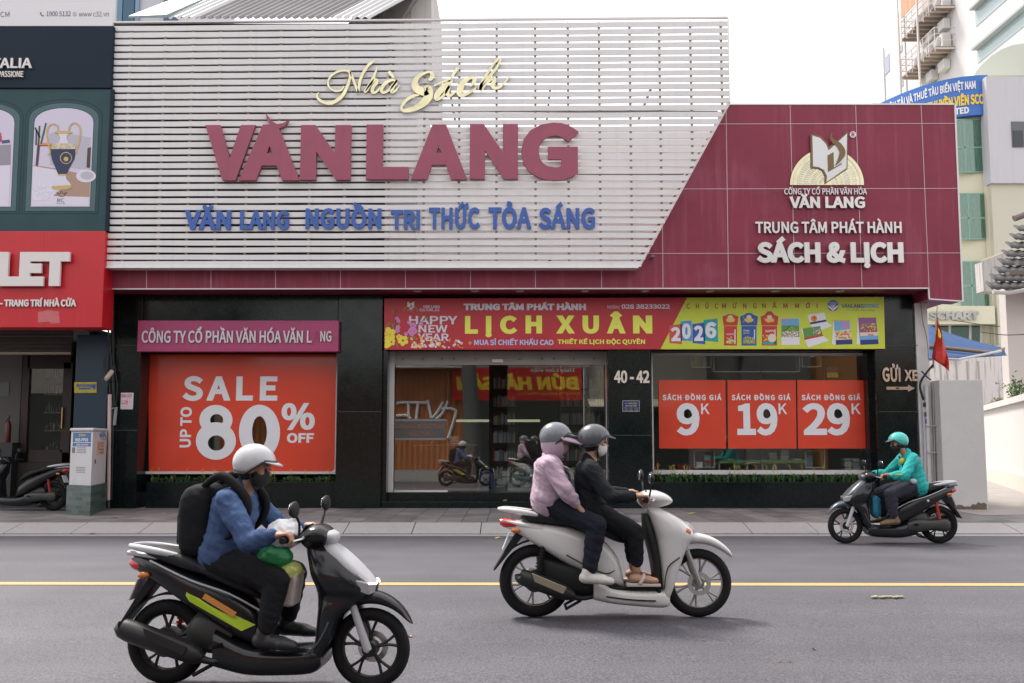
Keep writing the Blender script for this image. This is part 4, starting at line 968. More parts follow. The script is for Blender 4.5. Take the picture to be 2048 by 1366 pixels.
for y in (752, 788, 824, 860, 901):
    x = 91
    while x < 122:
        wv = random.uniform(3, 7); h = random.uniform(8, 20); c = P(x+wv/2, y, YP+2.3); z1_ = P(x, y-h, YP+2.3).z; r = wv*.0105/2*.85
        o = MB().lathe([(r*.7, 0), (r, (z1_-c.z)*.2), (r*.9, (z1_-c.z)*.7), (r*.5, z1_-c.z)], (c.x, c.y, c.z+.001), 10).build('glass_jar', random.choice([GLW, PORC, GLW]), None, 40)
        tag(o, 'small glass or porcelain vessel standing on the lit shelf behind the wooden door', 'jar', 'vessels on the decor shop shelf'); x += wv+1
# things on the wall and pavement
st_ = thing('yellow_wall_plate', 'yellow metal advertising plate with blue lettering on the navy pillar', 'sign', P(171, 786, YP))
pprism('plate', [(148.5, 764.5), (193.5, 764), (193, 785.5), (148.5, 786)], YP+.04, .008, M('yellow_plate', (.52, .42, .06), .3, .3, var=.35, vs=14), st_)
INK = M('blue_ink', (.03, .08, .32), .5)
tx('INDOCHINA', (152, 768, 184, 774.5), YP+.038, INK, st_, .03, shear=.2); pbox('ink_bar', 158, 775.5, 181, 779, YP+.0385, .001, INK, st_); pprism('figure_mark', [(182, 776), (186, 768), (192, 769), (191, 777), (188, 780), (186, 776)], YP+.0385, .001, INK, st_)
fl = thing('paper_notice', 'small white and red land for sale notice pasted on the granite pillar', 'notice', P(254, 819, YP))
pbox('sheet', 241.5, 785.5, 266.5, 818.5, YP-.003, .002, M('paper_white', (.56, .50, .53), .7), fl)
RI = M('red_ink', (.50, .03, .07), .6)
tx('BÁN ĐẤT', (243.5, 786.5, 264.5, 794.5), YP-.004, RI, fl, .02); tx('1,1 tỷ', (243, 798.5, 256, 810.5), YP-.004, RI, fl, .03)
mb = MB()
for y in (796, 800, 803.5, 807, 812.5, 816): seg(mb, 244 if y in (796, 812.5, 816) else 258, y, 264, y, YP-.003, .008, .001)
mb.build('printed_lines', M('faded_red_ink', (.50, .22, .27), .6), fl)
cc = thing('security_camera', 'beige security camera on bracket at top of the left pillar', 'camera', P(216, 760, YP-.2))
mb = MB(); a, b = P(224, 743, YP-.14), P(213, 757, YP-.30)
mb.tube([a, b], .045, 10).tube([b+(b-a)*.02, b+(b-a)*.12], .036, 10)
mb.build('body', M('beige_plastic', (.50, .42, .33), .5), cc, 40); MB().tube([(a+b)/2, (a+b)/2+Vector((.0, .1, -.1)), P(222, 765, YP-.01)], .014, 8).build('bracket', BLACK, cc)
cb = thing('cable_bundle', 'bundle of loose black cables hanging down the left granite pillar', 'cables', P(222, 800, YP-.05))
mb = MB(); random.seed(2)
for k in range(5):
    x = 216+k*3; mb.tube([P(x, 585, YP-.03), P(x-1+random.uniform(-2, 3), 660, YP-.05-.01*k), P(x+random.uniform(-3, 5), 720, YP-.04), P(x+random.uniform(2, 8), 770, YP-.06), P(226+k*1.5, 812, YP-.05)], .008+.003*(k % 2), 6, 6)
c = P(219, 728, YP-.07)
for k in range(4): mb.tube([c+Vector(((.07+.012*k)*math.cos(t*.7), -.01*k, (.17+.02*k)*math.sin(t*.7))) for t in range(10)], .005, 5, 3)
mb.tube([P(224, 800, YP-.05), P(226, 860, YP-.05), P(223, 1000, YP-.04)], .012, 6, 4)
mb.build('cables', BLACK, cb, 60)
pz = thing('plastic_pipe', 'weathered pinkish plastic pipe standing between white cabinet and pillar', 'pipe', G(220, 1014, ZP))
a, b = P(219.5, 789, YP-.25), P(216.5, 1013, YP-.25)
MB().tube([a, b], .034, 12).build('pipe', M('pvc_pipe', (.46, .34, .31), .6, dirt=.55, dcol=(.12, .10, .10), ds=9), pz, 40); MB().tube([P(216.5, 1000, YP-.25), P(216.5, 1016, YP-.25)], .04, 12).build('foot', BLACK, pz); MB().tube([P(221, 818, YP-.22), P(232, 815, YP-.1), P(229, 850, YP-.08)], [.012, .03, .03], 8).build('elbow', M('grey_conduit', (.25, .26, .27), .5), pz)
# roadside cabinet on a tiled plinth, its corner towards the street
A_, B_, C_ = G(131, 1028.5, ZP), G(180, 1032, ZP), G(212, 1020, ZP); D_ = A_+C_-B_
def inset(pts, f):
    c = sum(pts, Vector())/4; return [c+(p-c)*f for p in pts]
cbn = thing('utility_cabinet', 'dented white street cabinet with stickers on a green tiled plinth', 'cabinet', A_)
zp1 = P(181, 973, B_.y).z; zc1 = P(184, 862, B_.y).z
TILE = bpy.data.materials.new('green_tile'); TILE.use_nodes = True; _t = TILE.node_tree; _b = _t.nodes['Principled BSDF']; _br = _t.nodes.new('ShaderNodeTexBrick'); _tc = _t.nodes.new('ShaderNodeTexCoord'); _mp = _t.nodes.new('ShaderNodeMapping')
_mp.inputs['Rotation'].default_value = (R(90), 0, 0); _br.inputs['Scale'].default_value = 1; _br.inputs['Brick Width'].default_value = .17; _br.inputs['Row Height'].default_value = .075; _br.inputs['Mortar Size'].default_value = .004
_br.inputs['Color1'].default_value = (.030, .062, .055, 1); _br.inputs['Color2'].default_value = (.085, .125, .11, 1); _br.inputs['Mortar'].default_value = (.10, .11, .10, 1)
_t.links.new(_tc.outputs['Object'], _mp.inputs['Vector']); _t.links.new(_mp.outputs['Vector'], _br.inputs['Vector']); _t.links.new(_br.outputs['Color'], _b.inputs['Base Color']); _b.inputs['Roughness'].default_value = .35
MB().plan([(p.x, p.y) for p in (A_, B_, C_, D_)], ZP-.02, zp1).build('plinth', TILE, cbn, bevel=.006)
CABW = M('cabinet_paint', (.56, .55, .57), .45, var=.1, vs=3, streak=.25, dcol=(.30, .26, .24), dirt=.2)
q = inset([A_, B_, C_, D_], .90); MB().plan([(p.x, p.y) for p in q], zp1+.001, zc1).build('body', CABW, cbn, bevel=.012)
q2 = inset([A_, B_, C_, D_], .97); MB().plan([(p.x, p.y) for p in q2], zc1+.001, zc1+.055).build('roof', CABW, cbn, bevel=.02)
def face(p, r, o=.002):
    t = (r-p).normalized(); n = Vector((t.y, -t.x, 0)); W = (r-p).length
    return lambda u, v, k=1: p+t*(u*W)+n*(o*k)+Vector((0, 0, v*(zc1-zp1)+zp1-p.z))
FL, FR = face(q[0], q[1]), face(q[1], q[2])
def patch(name, Fc, u0, v0, u1, v1, m, k=1): return MB().add([Fc(u0, v0, k), Fc(u1, v0, k), Fc(u1, v1, k), Fc(u0, v1, k), Fc(u0, v0, k-.8), Fc(u1, v0, k-.8), Fc(u1, v1, k-.8), Fc(u0, v1, k-.8)], [(0, 1, 2, 3), (7, 6, 5, 4), (0, 4, 5, 1), (1, 5, 6, 2), (2, 6, 7, 3), (3, 7, 4, 0)]).build(name, m, cbn)
def ftext(s, Fc, u0, v0, u1, v1, m, bold=.02, k=2): tx(s, None, 0, m, cbn, bold, fmap=lambda u, v, q_: Fc(u0+(u1-u0)*u, v0+(v1-v0)*v, k), lift=0)
patch('sticker', FL, .10, .72, .92, .97, M('sticker_blue', (.02, .10, .26), .4), 1); ftext('TPP', FL, .36, .895, .68, .945, M('sticker_yellow', (.55, .45, .08), .5)); ftext('KK5-PP03', FL, .22, .81, .80, .87, WHITE); ftext('1900 54 54 54', FL, .26, .735, .82, .765, WHITE); patch('sticker_line', FL, .12, .785, .90, .795, WHITE, 2)
for v0 in (.60, .24):
    for k in range(4): patch('vent', FL, .30, v0+k*.03, .72, v0+k*.03+.012, M('vent_shadow', (.20, .20, .21), .6), 1)
patch('small_label', FL, .08, .60, .22, .70, M('label_grey', (.16, .15, .15), .7), 1)
patch('warning_label', FR, .30, .55, .80, .82, M('label_cream', (.56, .40, .28), .6), 1); ftext('CẢNH BÁO', FR, .47, .76, .77, .80, RI); ftext('CÓ ĐIỆN', FR, .50, .705, .75, .74, BLACK); ftext('NGUY HIỂM', FR, .47, .645, .77, .68, BLACK); ftext('CHẾT NGƯỜI', FR, .47, .585, .77, .62, BLACK)
MB().add([FR(u, v, 2) for u, v in ((.39, .78), (.43, .78), (.40, .70), (.44, .70), (.37, .59), (.395, .67), (.36, .67))], [(0, 1, 2, 6), (2, 3, 4, 5)]).build('lightning_mark', RI, cbn)
patch('lock', FR, .18, .40, .26, .48, BLACK, 1)
def scrawl(Fc, strokes, m, w_, name, k=2):
    mb = MB()
    for s in strokes:
        q_ = crom([tuple(p) for p in s], 5); pts = [Fc(u, v, k) for u, v in q_]; mb.tube(pts, w_, 4)
    mb.build(name, m, cbn)
scrawl(FR, [[(.40, .90), (.48, .96), (.52, .88), (.58, .95), (.62, .88), (.70, .94), (.66, .98), (.74, .90), (.82, .95), (.88, .86), (.80, .85), (.60, .86)], [(.55, .98), (.60, .92), (.72, .99), (.85, .91)]], INK, .004, 'scribble')
scrawl(FR, [[(.10, -.28), (.16, -.12), (.22, -.28)], [(.28, -.30), (.30, -.12), (.40, -.14), (.34, -.22), (.44, -.30)], [(.50, -.12), (.52, -.28), (.60, -.18), (.66, -.12), (.55, -.20), (.70, -.30)], [(.74, -.10), (.78, -.26), (.88, -.12), (.84, -.34)], [(.40, -.38), (.55, -.46), (.66, -.36), (.72, -.50)]], M('silver_paint', (.42, .42, .44), .5), .006, 'graffiti')
# weed at the foot of the planter
wd = thing('weed_plant', 'small bright weed growing at the foot of the left planter', 'plant', G(288, 1010, ZP))
mb = MB(); random.seed(15); base = G(288, 1010, ZP)
for k in range(26):
    h = random.uniform(.05, .26); a = random.uniform(0, 6.28); b = base+Vector((random.uniform(-.05, .05), random.uniform(-.04, .04), h)); s = random.uniform(.03, .06); d = Vector((math.cos(a), math.sin(a)*.5, random.uniform(-.3, .5))).normalized()*s; n = d.cross(Vector((0, 1, .3))).normalized()*s*.4
    mb.add([b, b+d*.5+n, b+d, b+d*.5-n], [(0, 1, 2, 3)])
mb.build('leaves', M('weed_leaf', (.05, .14, .03), .5, var=.4), wd); MB().tube([base, base+Vector((.01, 0, .22))], .006, 5).tube([base, base+Vector((-.05, 0, .16))], .004, 5).build('stem', M('weed_stem', (.06, .09, .03), .6), wd)
# signboard and office block above and behind the neighbour
ub = thing('phone_billboard', 'white billboard with a telephone number above the navy panel', 'billboard', P(60, 48, YL+2))
YU = YL+2
pbox('board', -380, -90, 228, 56, YU, .12, M('billboard_white', (.66, .63, .65), .5), ub)
BI = M('slate_ink', (.10, .11, .16), .5)
tx('TP. HCM', (-34, 23.5, 19, 34), YU-.002, BI, ub, .0); tx('1900 5132', (93, 22.5, 141.5, 32.5), YU-.002, BI, ub, .01); tx('www c32.vn', (158, 23, 218, 33), YU-.002, BI, ub, .0)
ribbon([(81.5, 24.5, 3), (81.5, 28, 2.4), (84, 31, 2.4), (87.5, 32, 3)], YU-.003, .002, 'phone_mark', BI, ub)
mb = MB()
for q0 in range(16): seg(mb, 149.5+4*math.cos(q0*math.pi/8), 28.5+4*math.sin(q0*math.pi/8), 149.5+4*math.cos((q0+1)*math.pi/8), 28.5+4*math.sin((q0+1)*math.pi/8), YU, .006, .002)
for a in ((145.5, 28.5, 153.5, 28.5), (149.5, 24.5, 149.5, 32.5), (146.5, 26, 152.5, 26), (146.5, 31, 152.5, 31), (147.6, 25, 147.6, 32), (151.4, 25, 151.4, 32)): seg(mb, *a, YU, .005, .002)
mb.build('globe_mark', M('faded_ink', (.40, .33, .35), .5), ub)
of = thing('office_block', 'blue glazed office block rising behind the white slatted screen', 'building', P(290, 40, 36))
pbox('wall', 200, -160, 372, 520, 36, 6, M('office_pale_wall', (.46, .46, .50), .6), of)
for a, b, m in ((228, 238, (.10, .20, .30)), (240, 262, (.03, .09, .15)), (322, 352, (.035, .075, .17)), (264, 272, (.16, .24, .34))): pbox('glazing', a, -150, b, 500, 35.9, .09, M('office_glass_%d' % a, m, .12), of)
pbox('corner_panel', 352.4, -150, 372, 500, 35.88, .1, M('office_cream', (.55, .50, .46), .6), of)
# ================= the alley and the buildings on the right
gp = thing('boundary_wall_pier', 'blank white plastered wall pier at alley mouth beside the bookshop', 'wall', G(1920, 1018, ZP))
A2, B2 = P(1838, 1019, 18.8), P(1977, 1021, 18.7)
zt2 = P(1910, 759.5, (A2.y+B2.y)/2).z
n2 = Vector((-(B2-A2).y, (B2-A2).x, 0)).normalized()*.30
A2b = P(1861, 1010, YP+.31); 
PL = M('pier_plaster', (.52, .50, .49), .85, var=.10, vs=1.2, dirt=.16, dcol=(.34, .30, .28), ds=2.6, bump=.35, bs=14)
MB().plan([(A2b.x+.004, A2.y+(B2.y-A2.y)*.16), (B2.x, B2.y), (B2.x+n2.x, B2.y+n2.y), (A2b.x+.004+n2.x, A2.y+(B2.y-A2.y)*.16+n2.y+.2)], ZP-.05, zt2).build('wall', PL, gp, bevel=.012)
mb = MB(); d2 = (B2-A2).normalized(); nn = Vector((d2.y, -d2.x, 0)); random.seed(12)
L2 = (B2-A2).length; top = []; s = L2*.18
while s < L2-.02: top.append((s, .03+.10*noise.noise(Vector((s*3.1, 0, 0)))+random.uniform(0, .05)+.05*(s/L2))); s += .05
vs, fs = [], []
for s, h in top: vs += [A2+d2*s+nn*.003+Vector((0, 0, .001)), A2+d2*s+nn*.003+Vector((0, 0, max(h, .015)))]
for i in range(len(top)-1): fs.append((2*i, 2*i+2, 2*i+3, 2*i+1))
mb.add(vs, fs).build('bare_foot', M('bare_brick_foot', (.17, .13, .10), .95, var=.5, vs=16), gp)
pi = thing('wall_conduits', 'grey and white drain pipes running down the white strip beside the pier', 'pipes', P(1858, 1010, YP-.04))
MB().tube([P(1853, 770, YP-.03), P(1857, 900, YP-.03), P(1861, 1011, YP-.03)], .045, 10).build('drain_pipe', M('pvc_white', (.52, .50, .50), .5, dirt=.3, ds=6), pi, 40)
MB().tube([P(1846, 800, YP-.03), P(1850, 900, YP-.03), P(1851, 1011, YP-.03)], .03, 10).build('conduit', M('pvc_grey', (.40, .39, .42), .5, dirt=.4, ds=6), pi, 40)
MB().tube([P(1866, 762, YP-.02), P(1871, 1009, YP-.02)], .014, 8).build('thin_pipe', M('pvc_thin', (.36, .35, .36), .5), pi)
mb = MB()
for y in (852, 905, 970): mb.tube([P(1848+(y-760)*.045, y, YP-.08), P(1874+(y-760)*.02, y, YP-.08)], .012, 6)
mb.build('pipe_clips', ALU, pi)
MB().tube([P(1866, 730, YP-.1), P(1852, 747, YP-.1), P(1842, 762, YP-.06), P(1840, 775, YP-.05), P(1844, 790, YP-.05), P(1847, 800, YP-.05)], .022, 8, 4).tube([P(1843, 742, YP-.1), P(1852, 752, YP-.1), P(1862, 760, YP-.08)], .014, 7, 3).tube([P(1841, 600, YP-.01), P(1845, 640, YP-.01), P(1854, 680, YP-.02), P(1857, 720, YP-.05)], .006, 6, 4).build('black_cable', BLACK, pi)
for k, (y, m) in enumerate(((805, BLACK), (824, M('sticker_dark', (.08, .08, .08), .6)), (838, INK))): pbox('pipe_sticker', 1846+k*2, y, 1852+k*2, y+9, YP-.062, .01, m, pi)
# awning and flag
aw = thing('blue_awning', 'blue fabric awning with folding arms in alley behind the flag', 'awning', P(1900, 715, 21))
a, b, c, d = P(1850, 648, 24), P(2008, 697, 22), P(2014, 711, 21.6), P(1850, 722, 20.2)
BLU = M('awning_fabric', (.010, .055, .17), .7, var=.25, vs=1.5, bump=.3, bs=5)
nx, ny = 14, 6; vs = []; fs = []
for j in range(ny+1):
    for i in range(nx+1):
        u, v = i/nx, j/ny; e = (a.lerp(b, u)).lerp(d.lerp(c, u), v); e.z -= .10*math.sin(math.pi*u)*(1-v)*.5+.05*math.sin(math.pi*v); vs.append(e)
for j in range(ny):
    for i in range(nx): o = j*(nx+1)+i; fs.append((o, o+1, o+nx+2, o+nx+1))
o = MB().add(vs, fs).build('cloth', BLU, aw, 60); so_ = o.modifiers.new('thick', 'SOLIDIFY'); so_.thickness = .01
MB().tube([P(1858, 693, 21.5), P(1986, 706, 21.4)], .04, 8).tube([P(1986, 706, 21.4), P(2008, 697, 21.8)], .03, 8).build('front_bar', M('awning_bar', (.22, .13, .07), .5), aw)
MB().tube([P(1855, 716, 20.6), P(1917, 719, 20.6), P(2002, 702, 21.4)], .025, 8).build('folding_arm', ALU, aw)
fg = thing('red_flag', 'hanging red flag with yellow star on a slanted pole by the pier', 'flag', P(1868, 735, YP-.2))
MB().tube([P(1866, 736, YP-.05), P(1869, 690, YP-.25), P(1874.5, 612, YP-.5)], [.02, .018, .008], 8).build('pole', M('flag_pole', (.45, .40, .36), .5), fg)
YFl = YP-.35
cols = [[(1874, 632), (1871, 660), (1868, 688), (1864, 716)], [(1878, 648), (1876, 672), (1873, 697), (1872, 723)], [(1883, 662), (1884, 684), (1885, 706), (1882, 729)], [(1886, 680), (1890, 698), (1893, 714), (1890, 735)], [(1889, 697), (1895, 712), (1898, 724), (1898, 742)]]
vs = []; fs = []
for i, cl in enumerate(cols):
    for j, (x, y) in enumerate(crom(cl, 3)): vs.append(P(x, y, YFl+.10*math.sin(i*1.9+j*.25)))
nj = len(crom(cols[0], 3))
for i in range(len(cols)-1):
    for j in range(nj-1): o = i*nj+j; fs.append((o, o+1, o+nj+1, o+nj))
fo = MB().add(vs, fs).build('cloth', M('flag_red', (.52, .022, .012), .7, var=.2, vs=4), fg, 60); m_ = fo.modifiers.new('thick', 'SOLIDIFY'); m_.thickness = .004
pprism('star', [(1876, 655), (1879, 659), (1882.5, 672), (1881, 677), (1876.5, 673)], YFl-.16, .004, M('flag_yellow', (.70, .50, .03), .6), fg)
# garden wall running back into the alley
w0, w1 = G(2049.5, 985.5, ZP), G(1974, 960, ZP); dv = (w1-w0).normalized(); w0 = w0-dv*7; w1 = w1+dv*8
nw = Vector((-dv.y, dv.x, 0))
zt_ = P(1975, 813, G(1974, 960, ZP).y).z
aw2 = thing('alley_garden_wall', 'bright white garden wall with projecting coping along the alley', 'wall', G(1974, 960, ZP))
def strip(name, off, th, z0, z1, m, par):
    p, q = w0+nw*off, w1+nw*off; r_, s_ = q-nw*th, p-nw*th
    return MB().plan([(v.x, v.y) for v in (p, q, r_, s_)], z0, z1).build(name, m, par)
AWM = M('alley_wall_paint', (.58, .55, .53), .8, var=.06, dirt=.12, dcol=(.5, .45, .4), ds=1.5, bump=.2, bs=20)
strip('wall', 0, .25, ZP-.05, zt_-.16, AWM, aw2); strip('coping', .10, .45, zt_-.158, zt_, AWM, aw2)
strip('plinth', .05, .0495, ZP-.04, ZP+.42, M('alley_plinth', (.58, .52, .46), .85, dirt=.6, dcol=(.25, .2, .15), ds=5), aw2)
mw = thing('mossy_back_wall', 'tall white wall streaked with black mould above the garden wall', 'wall', P(1950, 800, 37))
MB().prism(pp([(1840, 900), (1840, 716), (1960, 706), (2140, 702), (2140, 900)], 37), 37, 37.4).build('wall', M('mouldy_white', (.62, .59, .58), .9, streak=.95, dcol=(.07, .055, .045), dirt=.55, ds=1.2, bump=.2, bs=8), mw)
mb = MB()
for x in (1880, 1893, 1912, 1934, 1956): seg(mb, x, 722, x+3, 770, 36.99, .05, .02)
mb.build('drip_pipes', M('old_pipe', (.36, .33, .32), .7), mw)
# creeping plants on the coping
random.seed(31)
def bush(name, lab, c, r, n, m, s=(.05, .11)):
    t = thing(name, lab, 'shrub', c); mb = MB()
    for k in range(n):
        p = Vector((random.gauss(0, .42), random.gauss(0, .42), random.gauss(0, .42)))
        p = Vector((c.x+p.x*r[0], c.y+p.y*r[1], c.z+r[2]+p.z*r[2])); a = Vector((random.gauss(0, 1), random.gauss(0, 1), random.gauss(0, .6))).normalized()*random.uniform(*s); b = a.cross(Vector((random.gauss(0, 1), random.gauss(0, 1), 1))).normalized()*a.length*.3
        mb.add([p, p+a*.5+b, p+a, p+a*.5-b], [(0, 1, 2, 3)])
    mb.build('leaves', m, t); mb = MB()
    for k in range(7): mb.tube([c, c+Vector((random.gauss(0, .3)*r[0], random.gauss(0, .3)*r[1], r[2]*random.uniform(.9, 1.8)))], .012, 5)
    mb.build('stems', M('twig_brown', (.10, .07, .05), .8), t)
LEAF = M('shrub_leaf', (.10, .19, .045), .5, var=.5, vs=5)
q = P(2036, 808, 27.5); bush('wall_shrub', 'leafy green shrub growing on the garden wall at right edge', q, (.34, .4, .38), 420, LEAF)
for px, lb_ in ((1999, 'low dry creeper clump on the coping, left one'), (2014, 'low dry creeper clump on the coping, nearer the shrub')):
    q = P(px, 806, 31); bush('creeper', lb_, q, (.22, .3, .09), 120, M('dry_leaf', (.20, .17, .08), .7, var=.5), (.04, .08))
mb = MB(); mb.tube([P(1976, 806, 33), P(1995, 801, 32), P(2015, 804, 30), P(2050, 799, 27)], .02, 6, 5).tube([P(1976, 811, 33), P(2000, 806, 31), P(2050, 804, 27)], .016, 6, 5)
tag(mb.build('dry_vine', M('vine_bark', (.30, .24, .15), .9)), 'dry twisted vine lying along the garden wall coping', 'vine')
# metal roof behind the wall, tiled house at the right edge
sr = thing('lean_to_roof', 'pale corrugated lean-to roof above the mould streaked wall', 'roof', P(1980, 640, 40))
mb = MB(); a, b, c = P(1925, 705, 37.6), P(2140, 704, 37.6), P(1990, 661, 46); corrugated(mb, a.x, b.x+4, 37.6, a.z, 46, c.z, .3, .04, 2.2)
mb.build('sheet', M('pale_roof_sheet', (.46, .45, .44), .6, streak=.3), sr, 60)
th = thing('tiled_house', 'white house with dark tiled roof at the right edge of the alley', 'house', P(2040, 660, 29))
YH = 29.0
pbox('wall', 2018, 575, 2190, 900, YH+.5, .4, M('pinkish_render', (.54, .49, .47), .85, dirt=.1), th)
RT = M('dark_roof_tile', (.055, .05, .05), .7, var=.35, vs=5)
rows = [(1984, 579), (1992, 563), (2000, 547), (2008, 531), (2016, 514), (2024, 497), (2032, 480), (2040, 463)]
mb = MB()
for k, (x, y) in enumerate(rows):
    q = P(x, y, YH-.6+k*.33); corrugated(mb, q.x, P(2190, y, YH).x, q.y, q.z, q.y+.42, q.z+.27, .24, .018)
o = mb.build('roof', RT, th, 60); m_ = o.modifiers.new('thick', 'SOLIDIFY'); m_.thickness = .022
mb = MB()
for y, x in ((548, 2012), (529, 2030)): seg(mb, x, y, 2150, y-4, YH-.9, .10, .2)
mb.build('beam', M('roof_timber', (.12, .10, .09), .7), th); MB().tube([P(2028, 437, YH+1), P(2060, 425, YH+1)], .10, 8).build('ridge', M('ridge_tile', (.16, .13, .12), .7), th)
mb = MB(); mb.tube([P(1986, 584, YH-.7), P(2016, 586, YH-.6), P(2100, 572, YH-.6)], .06, 8); mb.build('gutter', M('gutter_grey', (.42, .40, .39), .6), th)
bw = thing('stained_balcony', 'weathered balcony parapet with thin rail left of the tiled roof', 'balcony', P(1985, 580, 33))
MB().prism(pp([(1963, 524), (2012, 506), (2060, 500), (2060, 588), (1967, 582)], 33), 33, 33.5).build('parapet', M('stained_parapet', (.50, .475, .46), .9, streak=.95, dcol=(.07, .06, .055), dirt=.5), bw); MB().tube([P(1963, 522, 33.2), P(2014, 503, 33.2)], .03, 6).build('rail', M('cream_rail', (.5, .47, .36), .5), bw)
# cream office with the curved blue signboard
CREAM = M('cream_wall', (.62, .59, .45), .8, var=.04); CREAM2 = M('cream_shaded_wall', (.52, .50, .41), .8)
YO = 40.0
def curve(s): 
    Y = YO+4.2*(1-s)**2; px = 1738+(1977-1738)*s; return Vector((ray(px, 190).x/ray(px, 190).y*Y, Y, 0))
oc = thing('cream_office_building', 'cream office building with green curtained windows behind the shop', 'building', P(1950, 680, YO))
N_ = 24; cv = [curve(k/N_) for k in range(N_+1)]
z0s, z1s, zg = P(1977, 229, YO).z, P(1971, 150, YO).z, 0
back = [(cv[-1].x+12, YO+6), (cv[0].x+3, YO+16)]
MB().plan([(v.x+.02, v.y+.35) for v in cv]+[(cv[-1].x+.3, YO+.36), (cv[-1].x+12, YO+.36)]+back, zg, z1s-.3).build('wall', CREAM, oc)
bsg = thing('curved_signboard', 'curved blue shipping company signboard on top of the cream office', 'sign', P(1870, 210, YO))
MB().plan([(v.x, v.y) for v in cv]+[(v.x+.02, v.y+.3) for v in reversed(cv)], z0s, z1s).build('board', M('sign_blue', (.03, .14, .46), .35, var=.12, vs=.3), bsg)
def cmap(s0, s1, v0, v1):
    def f(u, v, q):
        c = curve(s0+(s1-s0)*u); return (c.x-.01, c.y-.03, z0s+(z1s-z0s)*(v0+(v1-v0)*v))
    return f
tx('CTCP VẬN TẢI VÀ THUÊ TÀU BIỂN VIỆT NAM', None, 0, WHITE, bsg, .03, fmap=cmap(.02, .895, .60, .93)); tx('CUNG ỨNG THUYỀN VIÊN SCC', None, 0, M('sign_yellow', (.75, .52, .03), .4), bsg, .04, fmap=cmap(.18, .955, .26, .60)); tx('COMPANY LIMITED', None, 0, WHITE, bsg, .04, fmap=cmap(.28, .83, .05, .22))
CURT = M('green_curtain', (.13, .42, .27), .8, var=.25, vs=6); CFR = M('green_window_frame', (.20, .36, .28), .5); PGL = glass('pale_glass', (.9, .96, .93), 1.45, .05)
for k, (x0, y0, x1, y1) in enumerate(((1905, 238, 1966, 345), (1913, 386, 1974, 479), (1918, 522, 1982, 614))):
    wn = MB(); X0, X1, Z0, Z1 = rect(x0, y0, x1, y1, YO+.3)
    t = MB().box((X0-.02, YO+.30, Z0), (X0+.05, YO+.34, Z1)).box((X1-.05, YO+.30, Z0), (X1, YO+.34, Z1)).box((X0+.05, YO+.30, Z0), (X1-.05, YO+.34, Z0+.05)).box((X0+.05, YO+.30, Z1-.05), (X1-.05, YO+.34, Z1)).box((X0+.05, YO+.30, (Z0+Z1)/2-.1), (X1-.05, YO+.34, (Z0+Z1)/2-.04)).box(((X0*.6+X1*.4)-.03, YO+.30, Z0+.05), ((X0*.6+X1*.4)+.03, YO+.335, Z1-.05)).build('window', CFR, oc)
    vs = []; n = 60
    for i in range(n+1):
        xx = X0+(X1-X0)*i/n; yy = YO+.327+.012*math.sin(i*1.3)+.006*math.sin(i*3.1); vs += [(xx, yy, Z0+.03), (xx, yy, Z1-.03)]
    MB().add(vs, [(2*i, 2*i+2, 2*i+3, 2*i+1) for i in range(n)]).build('curtain', CURT, t, 60)
    box('pane', (X0+.02, YO+.302, Z0+.03), (X1-.02, YO+.306, Z1-.03), PGL, t)
pbox('pilaster', 1978, 238, 1990, 700, YO+.05, .28, CREAM, oc)
pbox('shop_band', 1840, 612, 1990, 648, YO-.3, .6, CREAM, oc); pbox('ground_glazing', 1850, 648, 1962, 690, YO+.25, .08, M('green_dark_glass', (.02, .07, .055), .1), oc)
mb = MB()
for x in (1899, 1940, 1962): seg(mb, x, 648, x, 690, YO+.25, .1, .02)
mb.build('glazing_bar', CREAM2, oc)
tx('SCHART', (1857, 623, 1957, 640), YO-.33, M('chart_letter', (.44, .45, .43), .4, .3, var=.4, vs=1), oc, .05, .06)
pbox('upper_block', 1977, 153, 2160, 366, YO-.35, .6, M('cool_white_block', (.50, .49, .52), .8, streak=.2, dcol=(.3, .3, .3)), oc)
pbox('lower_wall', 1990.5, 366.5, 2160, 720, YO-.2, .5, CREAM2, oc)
wq = pbox('window', 2024, 243, 2070, 294, YO-.39, .1, M('dark_window_frame', (.10, .11, .12), .4), oc); pbox('pane', 2027, 261, 2046, 292, YO-.41, .02, M('dark_pane', (.03, .035, .045), .1), wq)
pprism('arched_roof', [(1948, 150), (1952, 142), (1964, 128), (1982, 112), (2002, 99), (2024, 90), (2060, 84), (2160, 80), (2160, 152)], YO+4, 5, M('pale_green_render', (.52, .55, .50), .8), oc)
# white tower receding behind, with its service balconies
tw = thing('white_tower', 'tall white tower with rusty service balconies far behind at right', 'building', (24, 47, 0))
XT = 24.0; TWM = M('tower_white', (.60, .585, .595), .8, var=.04, vs=.3)
def zat(px, py): Y = XT/(ray(px, py).x/ray(px, py).y); return P(px, py, Y).z, Y
for (pa, pb, py) in ((1741, 1767, 122), (1767.3, 1808, 62), (1808.3, 1858, -6), (1858.3, 2110, -160)):
    zt3, ya = zat(pa, py); yb = zat(pb, py)[1]; MB().box((XT, yb, 0), (XT+9, ya, zt3)).build('wall', TWM, tw)
GLB = M('tower_glass', (.34, .42, .44), .1)
def tband(pa, pb, y0, y1, m, dx, nm):
    za, ya = zat(pa, y0); zb_, _ = zat(pa, y1); yb = zat(pb, y0)[1]; MB().box((XT-dx, yb, zb_), (XT+.1, ya, za)).build(nm, m, tw)
tband(1951, 2100, 22, 55, GLB, .03, 'window_band'); tband(1955, 2100, 102, 128, GLB, .03, 'window_band'); tband(1951, 2100, 17, 21.5, M('tower_sill', (.36, .38, .40), .6), .35, 'sun_shade'); tband(1955, 2100, 97, 101.5, M('tower_sill', (.36, .38, .40), .6), .35, 'sun_shade')
